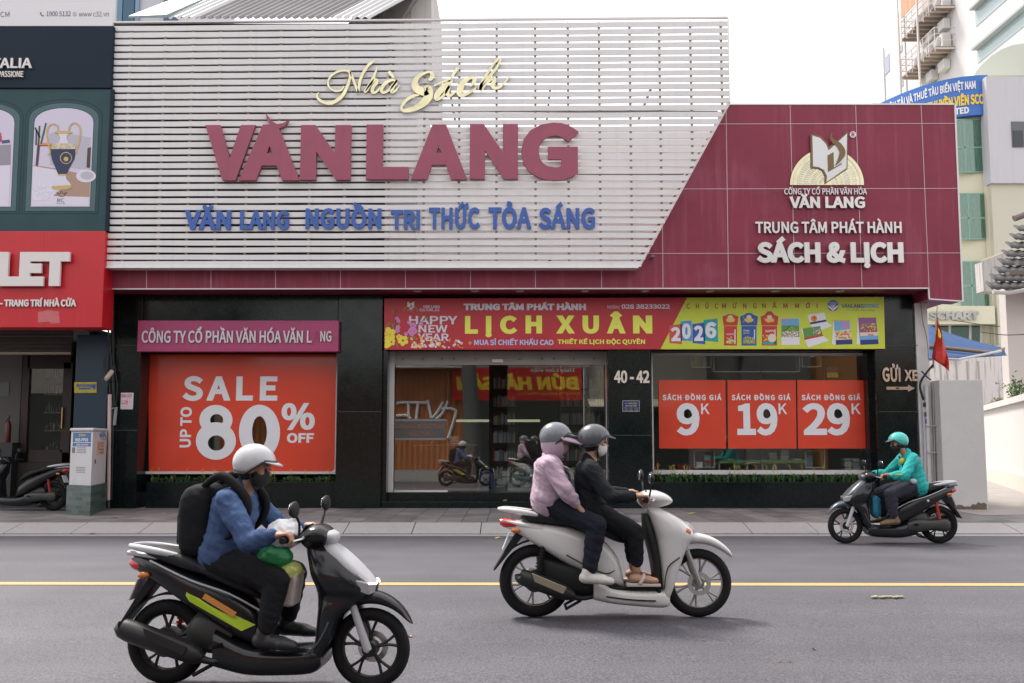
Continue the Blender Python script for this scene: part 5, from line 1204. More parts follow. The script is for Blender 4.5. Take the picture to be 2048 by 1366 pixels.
for a in ((1769, 1779, 117, 152), (1799, 1805, 95, 108), (1802, 1807, 165, 175), (1817, 1819, 52, 59)): tband(*a, M('tower_window', (.30, .33, .40), .3), .03, 'window')
RUST = M('rusty_steel', (.34, .26, .22), .7, .2, var=.4, vs=3); RAIL = M('pale_rail', (.55, .50, .47), .6)
for kk, (y0, yt) in enumerate(((78, 30), (154, 108))):
    z, ya = zat(1841, y0); yb = zat(1912, y0-30)[1]; xo = XT-1.1; fo = 1.0
    o = MB().box((xo, yb, z-.08), (XT-.002, ya, z)).build('balcony', RUST, tw)
    mb = MB()
    for h in (.35, .7, 1.05): mb.tube([(xo, yb, z+h), (xo, ya, z+h)], .025, 5).tube([(xo, ya, z+h), (XT, ya, z+h)], .025, 5).tube([(xo, yb, z+h), (XT, yb, z+h)], .025, 5)
    for k in range(7): y = yb+(ya-yb)*k/6; mb.tube([(xo, y, z-.3), (xo, y, z+1.05)], .025, 5)
    for k in range(9): y = yb+(ya-yb)*k/8; mb.box((xo, y-.03, z-.16), (XT-.002, y+.03, z-.081))
    mb.build('rail', RAIL, o)
    for k in range(4):
        y = yb+.3+(ya-yb-.6)*k/4; ac = MB().box((XT-.55, y, z+.02), (XT-.05, y+.9, z+.9)).build('condenser', M('condenser_white', (.58, .57, .56), .5), o, bevel=.03); MB().lathe([(.30, 0), (.30, -.02), (.1, -.03)], (XT-.551, y+.45, z+.5), 14, 'x').build('fan', M('fan_grey', (.25, .25, .25), .5), ac)
    for k in range(2):
        y = yb+.6+k*1.6; MB().box((XT-.4, y, z-1.0), (XT-.02, y+.8, z-.45)).build('condenser', M('condenser_white', (.58, .57, .56), .5), o, bevel=.03)
for px, t in ((1839, -40), (1879, -40)):
    yy = zat(px, 150)[1] if px < 1860 else zat(1880, 150)[1]
    MB().box((XT-1.18, yy-.07, 0), (XT-1.10, yy+.07, P(px, -60, yy).z)).build('balcony_post', RAIL, tw)
z, ya = zat(1841, 38); MB().box((XT-1.15, zat(1880, 38)[1], z), (XT-1.12, ya, z+1.6)).build('rusty_screen', M('rust_panel', (.55, .27, .16), .8, streak=.7, dcol=(.66, .58, .54)), tw)
# lamp bracket and loose wires across the alley
for lab, (a, b, y0, y1, dp) in (('thin black wire crossing the alley just above the awning, lower one', (1962, 2060, 664, 668, 26)), ('thin black wire crossing the alley above the awning, upper one', (1905, 2060, 640, 655, 30))):
    tag(MB().tube([P(a, y0, dp), P((a+b)/2, (y0+y1)/2+4, dp), P(b, y1, dp)], .012, 5, 5).build('overhead_wire', BLACK), lab, 'wire')
# ================= the other side of the street, which the shop glass reflects
YO2 = -5.0; YV = 2*(YP+.5)-YO2
def RX(px): return P(px, 850, YV).x
def RZ(py): return P(1024, py, YV).z
tag(MB().poly([(-60, -9, ZP), (60, -9, ZP), (60, -3, ZP), (-60, -3, ZP)]).build('far_pavement', PAV), kind='structure')
bwl = thing('brown_metal_wall', 'brown corrugated metal wall with white graffiti across the street', 'wall', (RX(750), YO2, ZP))
mb = MB(); x0, x1 = RX(440), RX(928); n = int((x1-x0)/.06); vs = []; fs = []
for i in range(n+1):
    xx = x0+(x1-x0)*i/n; yy = YO2+(.03 if i % 4 in (0, 1) else 0); vs += [(xx, yy, ZP), (xx, yy, RZ(738))]
MB().add(vs, [(2*i, 2*i+2, 2*i+3, 2*i+1) for i in range(n)]).build('sheet', M('brown_sheet', (.44, .15, .045), .6, var=.3, vs=1.5, streak=.4), bwl)
def rrib(pts, w_, m, par, nm):
    q = crom(pts, 4); MB().tube([(RX(x), YO2+.05, RZ(y)) for x, y in q], w_, 6).build(nm, m, par)
WP = M('white_paint_spray', (.75, .75, .76), .6)
for st_ in ([(793, 807), (810, 805), (855, 806)], [(793, 832), (812, 831), (822, 838)], [(817, 806), (818, 836)], [(836, 806), (833, 838)], [(855, 800), (860, 822), (864, 836), (876, 822), (886, 804)], [(882, 818), (900, 817), (913, 822)], [(896, 803), (884, 828), (872, 838)], [(913, 822), (905, 850), (897, 876)]): rrib(st_, .07, WP, bwl, 'graffiti')
box('eaves', (x0-.3, YO2-.3, RZ(738)), (x1, YO2+.9, RZ(738)+.12), M('pale_eaves', (.45, .46, .44), .6), bwl)
tk = thing('street_tree', 'large grey street tree across the road with spreading crown', 'tree', (RX(940)*.92, -2.2, ZP))
tx_, ty_ = RX(940)*.92, -2.2
BARK = M('grey_bark', (.10, .105, .095), .9, var=.4, vs=5, bump=.8, bs=14)
def street_tree(t, x, y, seed, hgt, rad, rt):
    random.seed(seed)
    MB().tube([(x, y, 0), (x+.05, y, 2), (x-.1, y-.1, 5), (x+.2, y-.3, hgt)], [rt*1.15, rt, rt*.8, rt*.5], 12, 4).build('trunk', BARK, t, 60)
    mb = MB()
    for k in range(8):
        a = k*.8+random.random(); mb.tube([(x, y-.2, hgt-1-.2*k), (x+math.cos(a)*rad*.4, y+math.sin(a)*rad*.3, hgt+.6), (x+math.cos(a)*rad*.8, y+math.sin(a)*rad*.5, hgt+1.8)], [rt*.4, rt*.25, .05], 7, 3)
    mb.build('limbs', BARK, t, 60)
    cl = [Vector((x+random.gauss(0, rad*.42), y-1+random.gauss(0, rad*.28), hgt+1.5+random.gauss(0, 1.2))) for k in range(46)]
    mb = MB()
    for c in cl:
        for k in range(60):
            p = c+Vector((random.gauss(0, .5), random.gauss(0, .5), random.gauss(0, .32))); a = Vector((random.gauss(0, 1), random.gauss(0, 1), random.gauss(0, .7))).normalized()*random.uniform(.12, .25); b = a.cross(Vector((random.gauss(0, 1), random.gauss(0, 1), 1))).normalized()*a.length*.35
            mb.add([p, p+a*.5+b, p+a, p+a*.5-b], [(0, 1, 2, 3)])
    mb.build('crown', M('street_tree_leaf', (.05, .10, .03), .5, var=.4, vs=2), t)
street_tree(tk, tx_, ty_, 41, 7.0, 4.2, .36)
t2 = thing('street_tree', 'second street tree across the road, further right with lower crown', 'tree', (9.5, -2.8, ZP)); street_tree(t2, 9.5, -2.8, 42, 6.4, 3.6, .26)
t3 = thing('street_tree', 'street tree across the road, opposite the decor shop', 'tree', (-11.5, -2.6, ZP)); street_tree(t3, -11.5, -2.6, 43, 7.2, 3.8, .28)
ns = thing('noodle_shop', 'dark open noodle shop front under a red signboard across the street', 'shop', (RX(1050), YO2-.2, ZP))
box('back', (RX(928)+.01, YO2-4, ZP), (RX(1180), YO2-3.9, RZ(690)), M('dark_shop', (.03, .035, .03), .8), ns); box('upper_wall', (RX(928)+.01, YO2-.6, RZ(735)+.02), (RX(1180), YO2-.2, RZ(560)), M('old_plaster', (.30, .28, .25), .8, dirt=.5), ns)
sg = thing('noodle_shop_sign', 'red noodle shop signboard with yellow brush letters across the street', 'sign', (RX(1045), YO2, RZ(800)))
sx0, sx1, sz0, sz1 = RX(905), RX(1163), RZ(801), RZ(736)
box('board', (sx0, YO2+.2, sz0), (sx1, YO2+.3, sz1), M('sign_red_print', (.50, .018, .012), .4), sg)
def mtext(s, x0, y0, x1, y1, m, bold=.03, shear=0):
    a, b, c, d = RX(x0), RX(x1), RZ(y1), RZ(y0)
    tx(s, None, 0, m, sg, bold, fmap=lambda u, v, q: (b-(b-a)*u, YO2+.312, c+(d-c)*v), lift=0, shear=shear)
mtext('BÚN HẢI SẢN', 912, 746, 1158, 781, M('sign_gold_print', (.78, .52, .03), .4), .05, .1); mtext('Thủy Lâm Viên', 1062, 737, 1150, 747, M('sign_mint_print', (.35, .62, .52), .4), .03, .1); mtext('25 NGUYỄN THỊ MINH KHAI, P. BẾN NGHÉ, Q1', 1035, 784, 1160, 791, M('sign_gold_print', (.78, .52, .03), .4), .01)
cf = thing('corner_house', 'grey plastered house with cream canopy across the street', 'house', (RX(1260), YO2-.5, ZP))
box('wall', (RX(1181), YO2-4, ZP), (RX(1420), YO2-.5, RZ(640)), M('old_plaster', (.30, .28, .25), .8, dirt=.5), cf); MB().hexa([(RX(1176), YO2-.49, RZ(800)), (RX(1400), YO2-.49, RZ(800)), (RX(1400), YO2+1.0, RZ(815)), (RX(1176), YO2+1.0, RZ(815))], [(RX(1176), YO2-.49, RZ(800)+.06), (RX(1400), YO2-.49, RZ(800)+.06), (RX(1400), YO2+1.0, RZ(815)+.06), (RX(1176), YO2+1.0, RZ(815)+.06)]).build('canopy', M('cream_canopy', (.60, .55, .42), .7), cf)
box('doorway', (RX(1190), YO2-.5, ZP), (RX(1380), YO2-.47, RZ(822)), M('dark_shop', (.03, .035, .03), .8), cf)
gb = thing('grey_apartment_block', 'grey apartment block with small windows across the street', 'building', (RX(1520), YO2-1, ZP))
box('wall', (RX(1421), YO2-5, ZP), (RX(1640), YO2-1, RZ(420)), M('grey_block', (.22, .22, .20), .8, dirt=.5), gb)
for k in range(8): 
    for j in range(4): box('window', (RX(1440+k*26), YO2-1, RZ(700-j*60)), (RX(1452+k*26), YO2-.97, RZ(680-j*60)), M('dark_pane', (.03, .035, .045), .1), gb)
ob = thing('ochre_wall_house', 'ochre plastered house front across the street', 'house', (RX(1760), YO2-.4, ZP)); box('wall', (RX(1641), YO2-5, ZP), (RX(2060), YO2-.4, RZ(710)), M('ochre_plaster', (.36, .17, .06), .8, dirt=.4), ob); box('dark_shopfront', (RX(1660), YO2-.4, ZP), (RX(1980), YO2-.36, RZ(790)), M('dark_shop', (.03, .035, .03), .8), ob)
lbk = thing('dark_shop_row', 'row of dim shop fronts across the street at left', 'building', (RX(200), YO2-.5, ZP)); box('wall', (RX(-250), YO2-5, ZP), (RX(439), YO2-.5, RZ(600)), M('old_plaster', (.30, .28, .25), .8, dirt=.5), lbk); box('dark_shopfront', (RX(-200), YO2-.5, ZP), (RX(420), YO2-.46, RZ(780)), M('dark_shop', (.03, .035, .03), .8), lbk)
# ================= inside the shop, seen through the glass
ct = thing('sales_counter', 'brown wooden sales counter inside the left half of the glass doors', 'counter', P(880, 960, YP+2.4))
WD = M('counter_wood', (.17, .065, .032), .4, var=.3, vs=5)
X0, X1, Z0, Z1 = rect(828, 892, 950, 968, YP+2.4)
box('body', (X0, YP+2.4, zfl), (X1, YP+3.0, Z1), WD, ct, .01); box('top', (X0-.05, YP+2.35, Z1+.001), (X1+.05, YP+3.05, Z1+.035), M('counter_top', (.36, .28, .20), .3), ct, .006)
bkm = [M('book_%d' % i, c, .6) for i, c in enumerate(((.74, .72, .68), (.66, .63, .58), (.24, .38, .55), (.55, .14, .11), (.78, .75, .66), (.38, .46, .32)))]
def pile(x, y, z, n, lab, grp, w_=.2, d_=.27, th=(.018, .035)):
    for k in range(n):
        h = random.uniform(*th); a = random.uniform(-.12, .12); ox, oy = random.uniform(-.012, .012), random.uniform(-.012, .012)
        ww, dd_ = w_*random.uniform(.85, 1)/2, d_*random.uniform(.85, 1)/2
        mb = MB(); mb.box((-ww, -dd_, .001), (ww, dd_, h)); o = mb.build('book', random.choice(bkm[:3]+bkm[4:]+bkm[:1])); o.location = (x+ox, y+oy, z); o.rotation_euler = (0, 0, a); tag(o, lab, 'book', grp); z += h
    return z
random.seed(17)
def atp(px, Y): return P(px, 900, Y).x
pile(atp(908, YP+2.6), YP+2.6, Z1+.036, 7, 'book in the low stack on the brown sales counter', 'books on the sales counter')
fw = thing('yellow_flower_pot', 'small pot of yellow flowers on the sales counter', 'flower pot', P(866, 889, YP+2.6)); c = Vector((atp(866, YP+2.6), YP+2.6, Z1+.036)); MB().lathe([(.05, 0), (.07, .1), (.06, .1)], c, 12).build('pot', M('pot_clay', (.3, .12, .06), .6), fw, 40)
mb = MB()
for k in range(30): p = c+Vector((random.gauss(0, .05), random.gauss(0, .05), .13+random.random()*.12)); mb.ell(p, (.02, .02, .014), 6, 4)
mb.build('flowers', M('flower_yellow', (.7, .55, .03), .5), fw)
jg = thing('blue_jug', 'blue plastic jug beside the books on the sales counter', 'jug', c); cj = Vector((atp(897, YP+2.6), YP+2.65, Z1+.036)); MB().lathe([(.07, 0), (.08, .12), (.04, .16), (.04, .2)], cj, 14).build('body', M('jug_blue', (.03, .06, .22), .3), jg, 40)
# steel stool and blue plastic stool
def stool(name, lab, x, y, h, top, leg, r, sq):
    t = thing(name, lab, 'stool', (x, y, zfl)); 
    if sq: MB().hexa([(x-r, y-r, zfl+h-.03), (x+r, y-r, zfl+h-.03), (x+r, y+r, zfl+h-.03), (x-r, y+r, zfl+h-.03)], [(x-r*.95, y-r*.95, zfl+h), (x+r*.95, y-r*.95, zfl+h), (x+r*.95, y+r*.95, zfl+h), (x-r*.95, y+r*.95, zfl+h)]).build('seat', top, t, bevel=.01)
    else: MB().lathe([(r, zfl+h-.03-zfl), (r+.005, h-.01), (r-.01, h)], (x, y, zfl), 20).build('seat', top, t, 40)
    for sx in (-1, 1):
        for sy in (-1, 1):
            if sq: MB().hexa([(x+sx*r*1.15-.03, y+sy*r*1.15-.012, zfl), (x+sx*r*1.15+.03, y+sy*r*1.15-.012, zfl), (x+sx*r*1.15+.03, y+sy*r*1.15+.012, zfl), (x+sx*r*1.15-.03, y+sy*r*1.15+.012, zfl)], [(x+sx*r*.85-.04, y+sy*r*.85-.012, zfl+h-.031), (x+sx*r*.85+.04, y+sy*r*.85-.012, zfl+h-.031), (x+sx*r*.85+.04, y+sy*r*.85+.012, zfl+h-.031), (x+sx*r*.85-.04, y+sy*r*.85+.012, zfl+h-.031)]).build('leg', top, t)
            else: MB().tube([(x+sx*r*1.15, y+sy*r*.9, zfl), (x+sx*r*.95, y+sy*r*.75, zfl+h*.85), (x+sx*r*.75, y+sy*r*.6, zfl+h-.031)], .011, 8, 4).build('leg', leg, t, 60)
CHR = M('chrome', (.7, .7, .7), .12, 1)
stool('steel_stool', 'round chrome legged stool just inside the glass doors', atp(974, YP+1.5), YP+1.5, .47, CHR, CHR, .15, False)
BPL = M('blue_plastic', (.02, .07, .30), .4); stool('plastic_stool', 'low blue plastic stool behind the chrome stool', atp(972, YP+2.2), YP+2.2, .36, BPL, BPL, .13, True)
# floor stacks and shelves of books
for i, px in enumerate((1003, 1012, 1030, 1040, 1050, 1060, 1071, 1190, 1202)):
    pile(atp(px, YP+3.0), YP+3.0+.2*(i % 2), zfl, 5+(i*5) % 9, 'book in the stacks on the shop floor behind the glass doors', 'books stacked on the shop floor', .22, .28, (.025, .05))
sv = thing('book_shelf', 'tall shelf of books at the back of the shop behind the doors', 'shelf', (atp(1010, YP+4), YP+4, zfl))
SW = M('shelf_wood', (.12, .07, .045), .6)
for a, b in ((985, 1035), (1120, 1205)):
    xa, xb = atp(a, YP+4.2), atp(b, YP+4.2)
    for k in range(6):
        zz_ = zfl+.1+k*.42; box('board', (xa, YP+4.2, zz_), (xb, YP+4.5, zz_+.025), SW, sv)
        mb = [MB() for _ in bkm]; xx = xa+.02
        while xx < xb-.05:
            wv = random.uniform(.02, .05); random.choice(mb).box((xx, YP+4.22, zz_+.0255), (xx+wv-.002, YP+4.42, zz_+.025+random.uniform(.2, .3))); xx += wv
        for q, m in zip(mb, bkm):
            if q.v: o = q.build('book_row', m, sv); o['kind'] = 'stuff'
    for xx in (xa, xb-.02): box('side', (xx-.02, YP+4.19, zfl), (xx, YP+4.51, zfl+2.6), SW, sv)
# display window furniture
bn = thing('green_bench', 'low green bench with white legs inside the price poster window', 'bench', P(1520, 935, YW+.5))
zb_ = P(1520, 927, YW+.5).z; X0, X1 = atp(1434, YW+.5), atp(1612, YW+.5)
box('seat', (X0, YW+.35, zb_), (X1, YW+.8, zb_+.075), M('bench_green', (.22, .32, .08), .5), bn, .02)
for px in (1436, 1492, 1522, 1547, 1608): x = atp(px, YW+.5); box('leg', (x-.012, YW+.4, zfl-.1), (x+.012, YW+.43, zb_-.001), FRAME, bn)
for px, n, wv in ((1543, 7, .18), (1566, 9, .17), (1590, 1, .22), (1458, 1, .16)): pile(atp(px, YW+.55), YW+.55, zb_+.076, n, 'pale book in a pile on the green window bench' if n > 1 else 'single thin book lying flat on the green bench', 'books on the green bench' , wv, .24, (.016, .024))
random.seed(23)
for px, n in ((1692, 16), (1708, 17), (1725, 13)): pile(atp(px, YW+.4), YW+.4, P(1700, 945, YW+.4).z, n, 'magazine in the tall stacks at right end of display window', 'magazines at the window end', .15, .22, (.014, .022))
box('window_shelf_floor', (atp(1300, YW), YW+.1, ZP), (atp(1750, YW), YW+1.2, P(1700, 945, YW+.4).z), M('window_deck', (.10, .09, .085), .7), shop)
def cube_frame(name, lab, x0, y0, x1, y1, Y, items):
    t = thing(name, lab, 'frame', P((x0+x1)/2, y1, Y)); FR_ = M('pale_frame', (.74, .70, .60), .5)
    for a in ((x0, y0, x1, y0+1.6), (x0, y1-1.6, x1, y1), (x0, y0+1.7, x0+1.6, y1-1.7), (x1-1.6, y0+1.7, x1, y1-1.7)): pbox('bar', *a, Y, .25, FR_, t)
    for a, m, nm in items:
        o = pbox(nm, *a, Y+.1, .03, m); tag(o, lab.split(' ')[0]+' '+nm.replace('_', ' ')+' displayed inside the pale frame, '+('left' if a[0] < (x0+x1)/2 else 'right')+' piece', 'book')
cube_frame('display_box', 'pale square frame holding two booklets below the nine poster', 1388, 901, 1430, 936, YW+.3, [((1393, 924, 1405, 934.3), bkm[0], 'small_book'), ((1409, 911, 1422, 934.3), M('book_teal', (.28, .42, .46), .6), 'tall_book')])
pbox('book_band', 1409, 921, 1422, 931, YW+.395, .004, M('book_salmon', (.5, .17, .12), .6), bpy.data.objects.get('tall_book'))
cube_frame('display_box', 'pale square frame with a blue book below the twenty nine poster', 1611, 901, 1650, 936, YW+.3, [((1614, 912, 1625, 934.3), M('book_blue', (.14, .24, .40), .6), 'blue_book')])
cube_frame('display_box', 'tall pale frame at top of price poster window, nearest the doors', 1383, 700, 1423, 735, YW+.35, [((1386, 706, 1402, 733.2), M('book_ochre', (.42, .32, .14), .6), 'ochre_book'), ((1404, 706, 1420, 733.2), M('book_grey', (.34, .32, .30), .6), 'grey_book')])
cube_frame('display_box', 'wide empty pale frame hanging at top of price poster window', 1427, 700, 1600, 744, YW+.35, []); cube_frame('display_box', 'narrow empty pale frame hanging at top right of display window', 1604, 700, 1642, 734, YW+.35, [])
for px, w_, hh, lab in ((1315, 10, 26, 'red fire extinguisher standing in window corner by the pillar'), (1360, 14, 20, 'larger red fire extinguisher beside the square display frame'), (1378, 9, 17, 'smallest red fire extinguisher close to the square display frame')):
    t = thing('fire_extinguisher', lab, 'extinguisher', P(px, 942, YW+.3)); c = P(px, 943, YW+.3); r = w_*.0098/2; h = hh*.0098
    MB().lathe([(r*.9, 0), (r, .02), (r, h*.7), (r*.5, h*.88), (r*.3, h*.9)], (c.x, c.y, P(1700, 945, YW+.4).z+.001), 14).build('cylinder', M('extinguisher_red', (.36, .02, .015), .3), t, 40); MB().box((c.x-.02, c.y-.01, c.z+h*.9+.01), (c.x+.04, c.y+.01, c.z+h)).build('valve', BLACK, t)
sp_ = thing('shop_notice', 'black and yellow notice hanging behind glass at right of window', 'notice', P(1665, 755, YW+.3)); pbox('sheet', 1654, 734, 1676, 755, YW+.3, .006, M('notice_dark', (.05, .035, .03), .6), sp_); pbox('band', 1654, 745, 1676, 755, YW+.297, .002, M('notice_yellow', (.55, .45, .04), .5), sp_)
t = thing('fire_extinguisher', 'dim red fire extinguisher by the white wall of decor shop', 'extinguisher', P(14, 885, YP+1.7)); c = P(15, 885, YP+1.6); MB().lathe([(.05, 0), (.06, .03), (.06, .36), (.03, .44), (.02, .46)], c, 14).build('cylinder', M('extinguisher_dim', (.10, .008, .007), .4), t, 40); MB().tube([c+Vector((0, 0, .46)), c+Vector((.02, 0, .56)), c+Vector((-.07, 0, .4))], .012, 6, 3).build('hose', BLACK, t)
MB().box((c.x-.15, YP+1.5, ZP+.1), (c.x+.15, YP+1.9, c.z-.002)).build('display_plinth', M('plinth_dark', (.04, .04, .04), .7), lb)
# ================= motor scooters, built in their own axes: x forward, y to the left, z up
BLK = M('gloss_black_paint', (.009, .010, .012), .25, coat=.25, spec=.35); MBK = M('matt_black_plastic', (.013, .014, .015), .55, spec=.25); SEATM = M('seat_vinyl', (.013, .013, .015), .55, bump=.2, bs=60, spec=.25)
SILV = M('silver_paint', (.25, .26, .29), .35, .4, coat=.25); DSIL = M('steel_blue_paint', (.10, .125, .15), .3, .4, coat=.4); WHP = M('pearl_white_paint', (.60, .58, .57), .25, coat=.6); LENS = M('clear_lens', (.30, .28, .29), .1, coat=.6)
RLENS = M('red_lens', (.50, .02, .02), .15, coat=.5); OLENS = M('amber_lens', (.5, .16, .04), .2); ENG = M('engine_grey', (.05, .05, .05), .5, .5); DEXH = M('exhaust_black', (.018, .018, .018), .45, .2); HSH = M('heat_shield', (.36, .30, .22), .35, .6); MIRR = M('mirror_glass', (.35, .36, .42), .05, .9); RIMB = M('rim_black', (.02, .02, .02), .4, .3); RIMS = M('rim_silver', (.30, .29, .28), .35, .6); PLATE = M('number_plate', (.60, .60, .60), .5); LIME = M('lime_decal', (.40, .55, .02), .4); DECO = M('orange_decal', (.60, .24, .06), .5); LAMP = M('running_light', (1.0, .93, .7), .3, emit=3)
def scooter(label, loc, rz, style, mats, group='motor scooters', lit=False, decals='lime'):
    """style 'sport' (small black scooter) or 'city' (large-wheeled scooter)"""
    t = thing('motor_scooter', label, 'scooter', loc, rz, group, static=False)
    city = style == 'city'
    body, panel, trim, rimm = mats
    wb = .67 if city else .645; Rw = .295 if city else .258; tw = .050 if city else .045
    B = lambda mb, n, m, par=t, sm=45, bv=0: mb.build(n, m, par, sm, bv)
    # wheels
    for wx, nm, k in ((wb, 'front_wheel', .94), (-wb, 'rear_wheel', 1.0)):
        r = Rw*k; w_ = tw if wx < 0 else tw*.82
        prof = [(r-w_*1.25+w_*1.25*math.cos(a)*1.0 if False else r-w_*1.05+w_*1.05*math.cos(a), w_*math.sin(a)) for a in [2*math.pi*q/14 for q in range(14)]]
        wh = B(MB().lathe(prof, (wx, 0, r), 40, 'y', True), 'wheel', RUBBER, sm=60)
        ri = r-w_*1.75
        rim = MB().lathe([(ri-.012, -w_*.55), (ri+.012, -w_*.6), (ri+.016, -w_*.5), (ri+.004, 0), (ri+.016, w_*.5), (ri+.012, w_*.6), (ri-.012, w_*.55), (ri-.016, 0)], (wx, 0, r), 40, 'y', True)
        rim.lathe([(.045, -.05), (.05, -.03), (.05, .03), (.045, .05)], (wx, 0, r), 18, 'y')
        ns = 5 if not city else 6
        for q in range(ns):
            a = 2*math.pi*q/ns+.3
            for da in ((-.13, .13) if not city else (-.09, .09)):
                rim.tube([(wx+.045*math.cos(a), 0, r+.045*math.sin(a)), (wx+ri*.6*math.cos(a+da*.7), 0, r+ri*.6*math.sin(a+da*.7)), (wx+ri*math.cos(a+da*1.6), 0, r+ri*math.sin(a+da*1.6))], [.012, .009, .011], 6, 3)
        B(rim, 'rim', rimm, wh, 50)
        if wx > 0: B(MB().lathe([(.095, -.006), (.095, .006), (.06, .006), (.06, -.006)], (wx, -.06 if city else .06, r), 30, 'y', True), 'brake_disc', STEEL, wh)
        else: B(MB().lathe([(.09, -.04), (.09, .04)], (wx, 0, r), 24, 'y'), 'brake_drum', ENG, wh)
    rf = Rw*.94
    # front fork and fender
    fy = .075
    for s in (-1, 1):
        B(MB().tube([(wb, s*fy, rf), (wb-.10, s*fy, rf+.27)], [.026, .022], 10), 'fork_leg', SILV if not city else RIMS)
    B(MB().tube([(wb, -fy-.02, rf), (wb, fy+.02, rf)], .012, 8), 'front_axle', STEEL)
    fm = panel if city else trim
    if city: B(MB().aloft((wb, rf), [(36, rf+.075, .006, .02), (44, rf+.075, .022, .055), (62, rf+.075, .034, .070), (90, rf+.085, .045, .078), (112, rf+.10, .055, .08), (132, rf+.10, .04, .07)], 14, 4), 'front_fender', panel)
    else: B(MB().aloft((wb, rf), [(30, rf+.055, .003, .01), (40, rf+.05, .014, .045), (66, rf+.058, .030, .062), (92, rf+.065, .042, .07), (118, rf+.06, .04, .068), (142, rf+.04, .02, .055)], 14, 4), 'front_fender', fm)
    # front shield
    if city:
        B(MB().zloft([(.90, .24, .33, .07), (.86, .25, .42, .12), (.80, .27, .53, .155), (.72, .29, .62, .175), (.66, .31, .635, .178), (.60, .32, .60, .175), (.5, .335, .55, .17), (.36, .35, .50, .16), (.22, .36, .45, .145), (.12, .34, .41, .12)], .7, 18), 'front_shield', panel)
        B(MB().zloft([(.84, .215, .262, .10), (.7, .225, .30, .15), (.5, .27, .345, .155), (.3, .30, .36, .15), (.2, .30, .36, .14)], .7, 14), 'inner_shield', MBK)
        B(MB().xloft([(.575, .66, .78, .10), (.61, .66, .765, .085), (.642, .67, .73, .05)], .8, 14), 'headlight', LENS)
        for s in (-1, 1): B(MB().ell((.55, s*.135, .70), (.05, .03, .035), 12, 8), 'turn_signal', OLENS)
    else:
        B(MB().zloft([(.875, .24, .36, .06), (.83, .24, .45, .10), (.76, .26, .53, .145), (.68, .28, .605, .175), (.61, .31, .655, .165), (.555, .32, .645, .14), (.50, .325, .56, .15), (.43, .325, .48, .15), (.3, .315, .43, .145), (.18, .27, .37, .135), (.11, .23, .31, .11)], .7, 18), 'front_shield', body)
        B(MB().zloft([(.88, .33, .40, .06), (.83, .36, .475, .10), (.76, .42, .555, .125), (.69, .49, .625, .125), (.645, .55, .668, .09), (.63, .60, .672, .06)], .7, 16), 'front_panel', panel)
        for s in (-1, 1):
            B(MB().hexa([(.50, s*.176, .64), (.655, s*.115, .572), (.672, s*.035, .572), (.50, s*.11, .645)], [(.47, s*.168, .70), (.655, s*.118, .645), (.690, s*.03, .637), (.47, s*.10, .70)]), 'headlight', LENS, bv=.008)
            if lit: B(MB().hexa([(.685, s*.035, .628), (.655, s*.112, .634), (.64, s*.112, .634), (.66, s*.035, .628)], [(.692, s*.035, .64), (.662, s*.116, .648), (.64, s*.112, .648), (.66, s*.035, .64)]), 'running_light', LAMP, bv=.003)
        B(MB().hexa([(.48, -.13, .50), (.62, -.08, .535), (.62, .08, .535), (.48, .13, .50)], [(.48, -.14, .555), (.668, -.085, .568), (.668, .085, .568), (.48, .14, .555)]), 'lower_nose', MBK, bv=.01)
    # floor, belly and side body
    if city:
        B(MB().xloft([(.42, .10, .22, .12), (.36, .085, .235, .15), (.15, .10, .235, .165), (-.05, .12, .26, .17), (-.2, .15, .34, .16)], .55, 18), 'floorboard', panel)
        B(MB().box((-.12, -.14, .236), (.33, .14, .262)), 'floor_mat', MBK, bv=.008)
        B(MB().xloft([(.05, .24, .34, .09), (.0, .25, .50, .135), (-.10, .28, .62, .155), (-.25, .36, .70, .165), (-.42, .44, .745, .165), (-.62, .56, .765, .14), (-.80, .67, .785, .10), (-.93, .735, .79, .05)], .62, 20), 'side_body', panel)
        B(MB().xloft([(.0, .16, .34, .12), (-.2, .16, .42, .13), (-.45, .2, .46, .12), (-.62, .3, .5, .08)], .6, 14), 'engine_cover', MBK)
        seat = [(.06, .60, .63, .08), (-.02, .62, .72, .13), (-.2, .70, .80, .16), (-.34, .735, .80, .165), (-.42, .745, .845, .16), (-.6, .765, .875, .145), (-.74, .785, .86, .11), (-.79, .80, .83, .07)]
    else:
        B(MB().xloft([(.37, .15, .25, .13), (.3, .10, .26, .155), (.1, .085, .25, .165), (-.1, .085, .27, .165), (-.3, .12, .36, .14)], .55, 18), 'floorboard', body)
        B(MB().xloft([(.04, .24, .36, .09), (-.02, .25, .46, .125), (-.12, .28, .55, .15), (-.27, .36, .63, .165), (-.45, .47, .69, .165), (-.62, .575, .75, .14), (-.76, .65, .785, .105), (-.86, .70, .79, .06)], .62, 20), 'side_body', body)
        seat = [(.0, .52, .55, .08), (-.08, .55, .64, .125), (-.22, .61, .73, .155), (-.38, .68, .755, .16), (-.48, .70, .80, .155), (-.62, .74, .835, .13), (-.74, .775, .835, .10), (-.8, .79, .82, .06)]
    so__ = B(MB().xloft(seat, .6, 18), 'seat', SEATM)
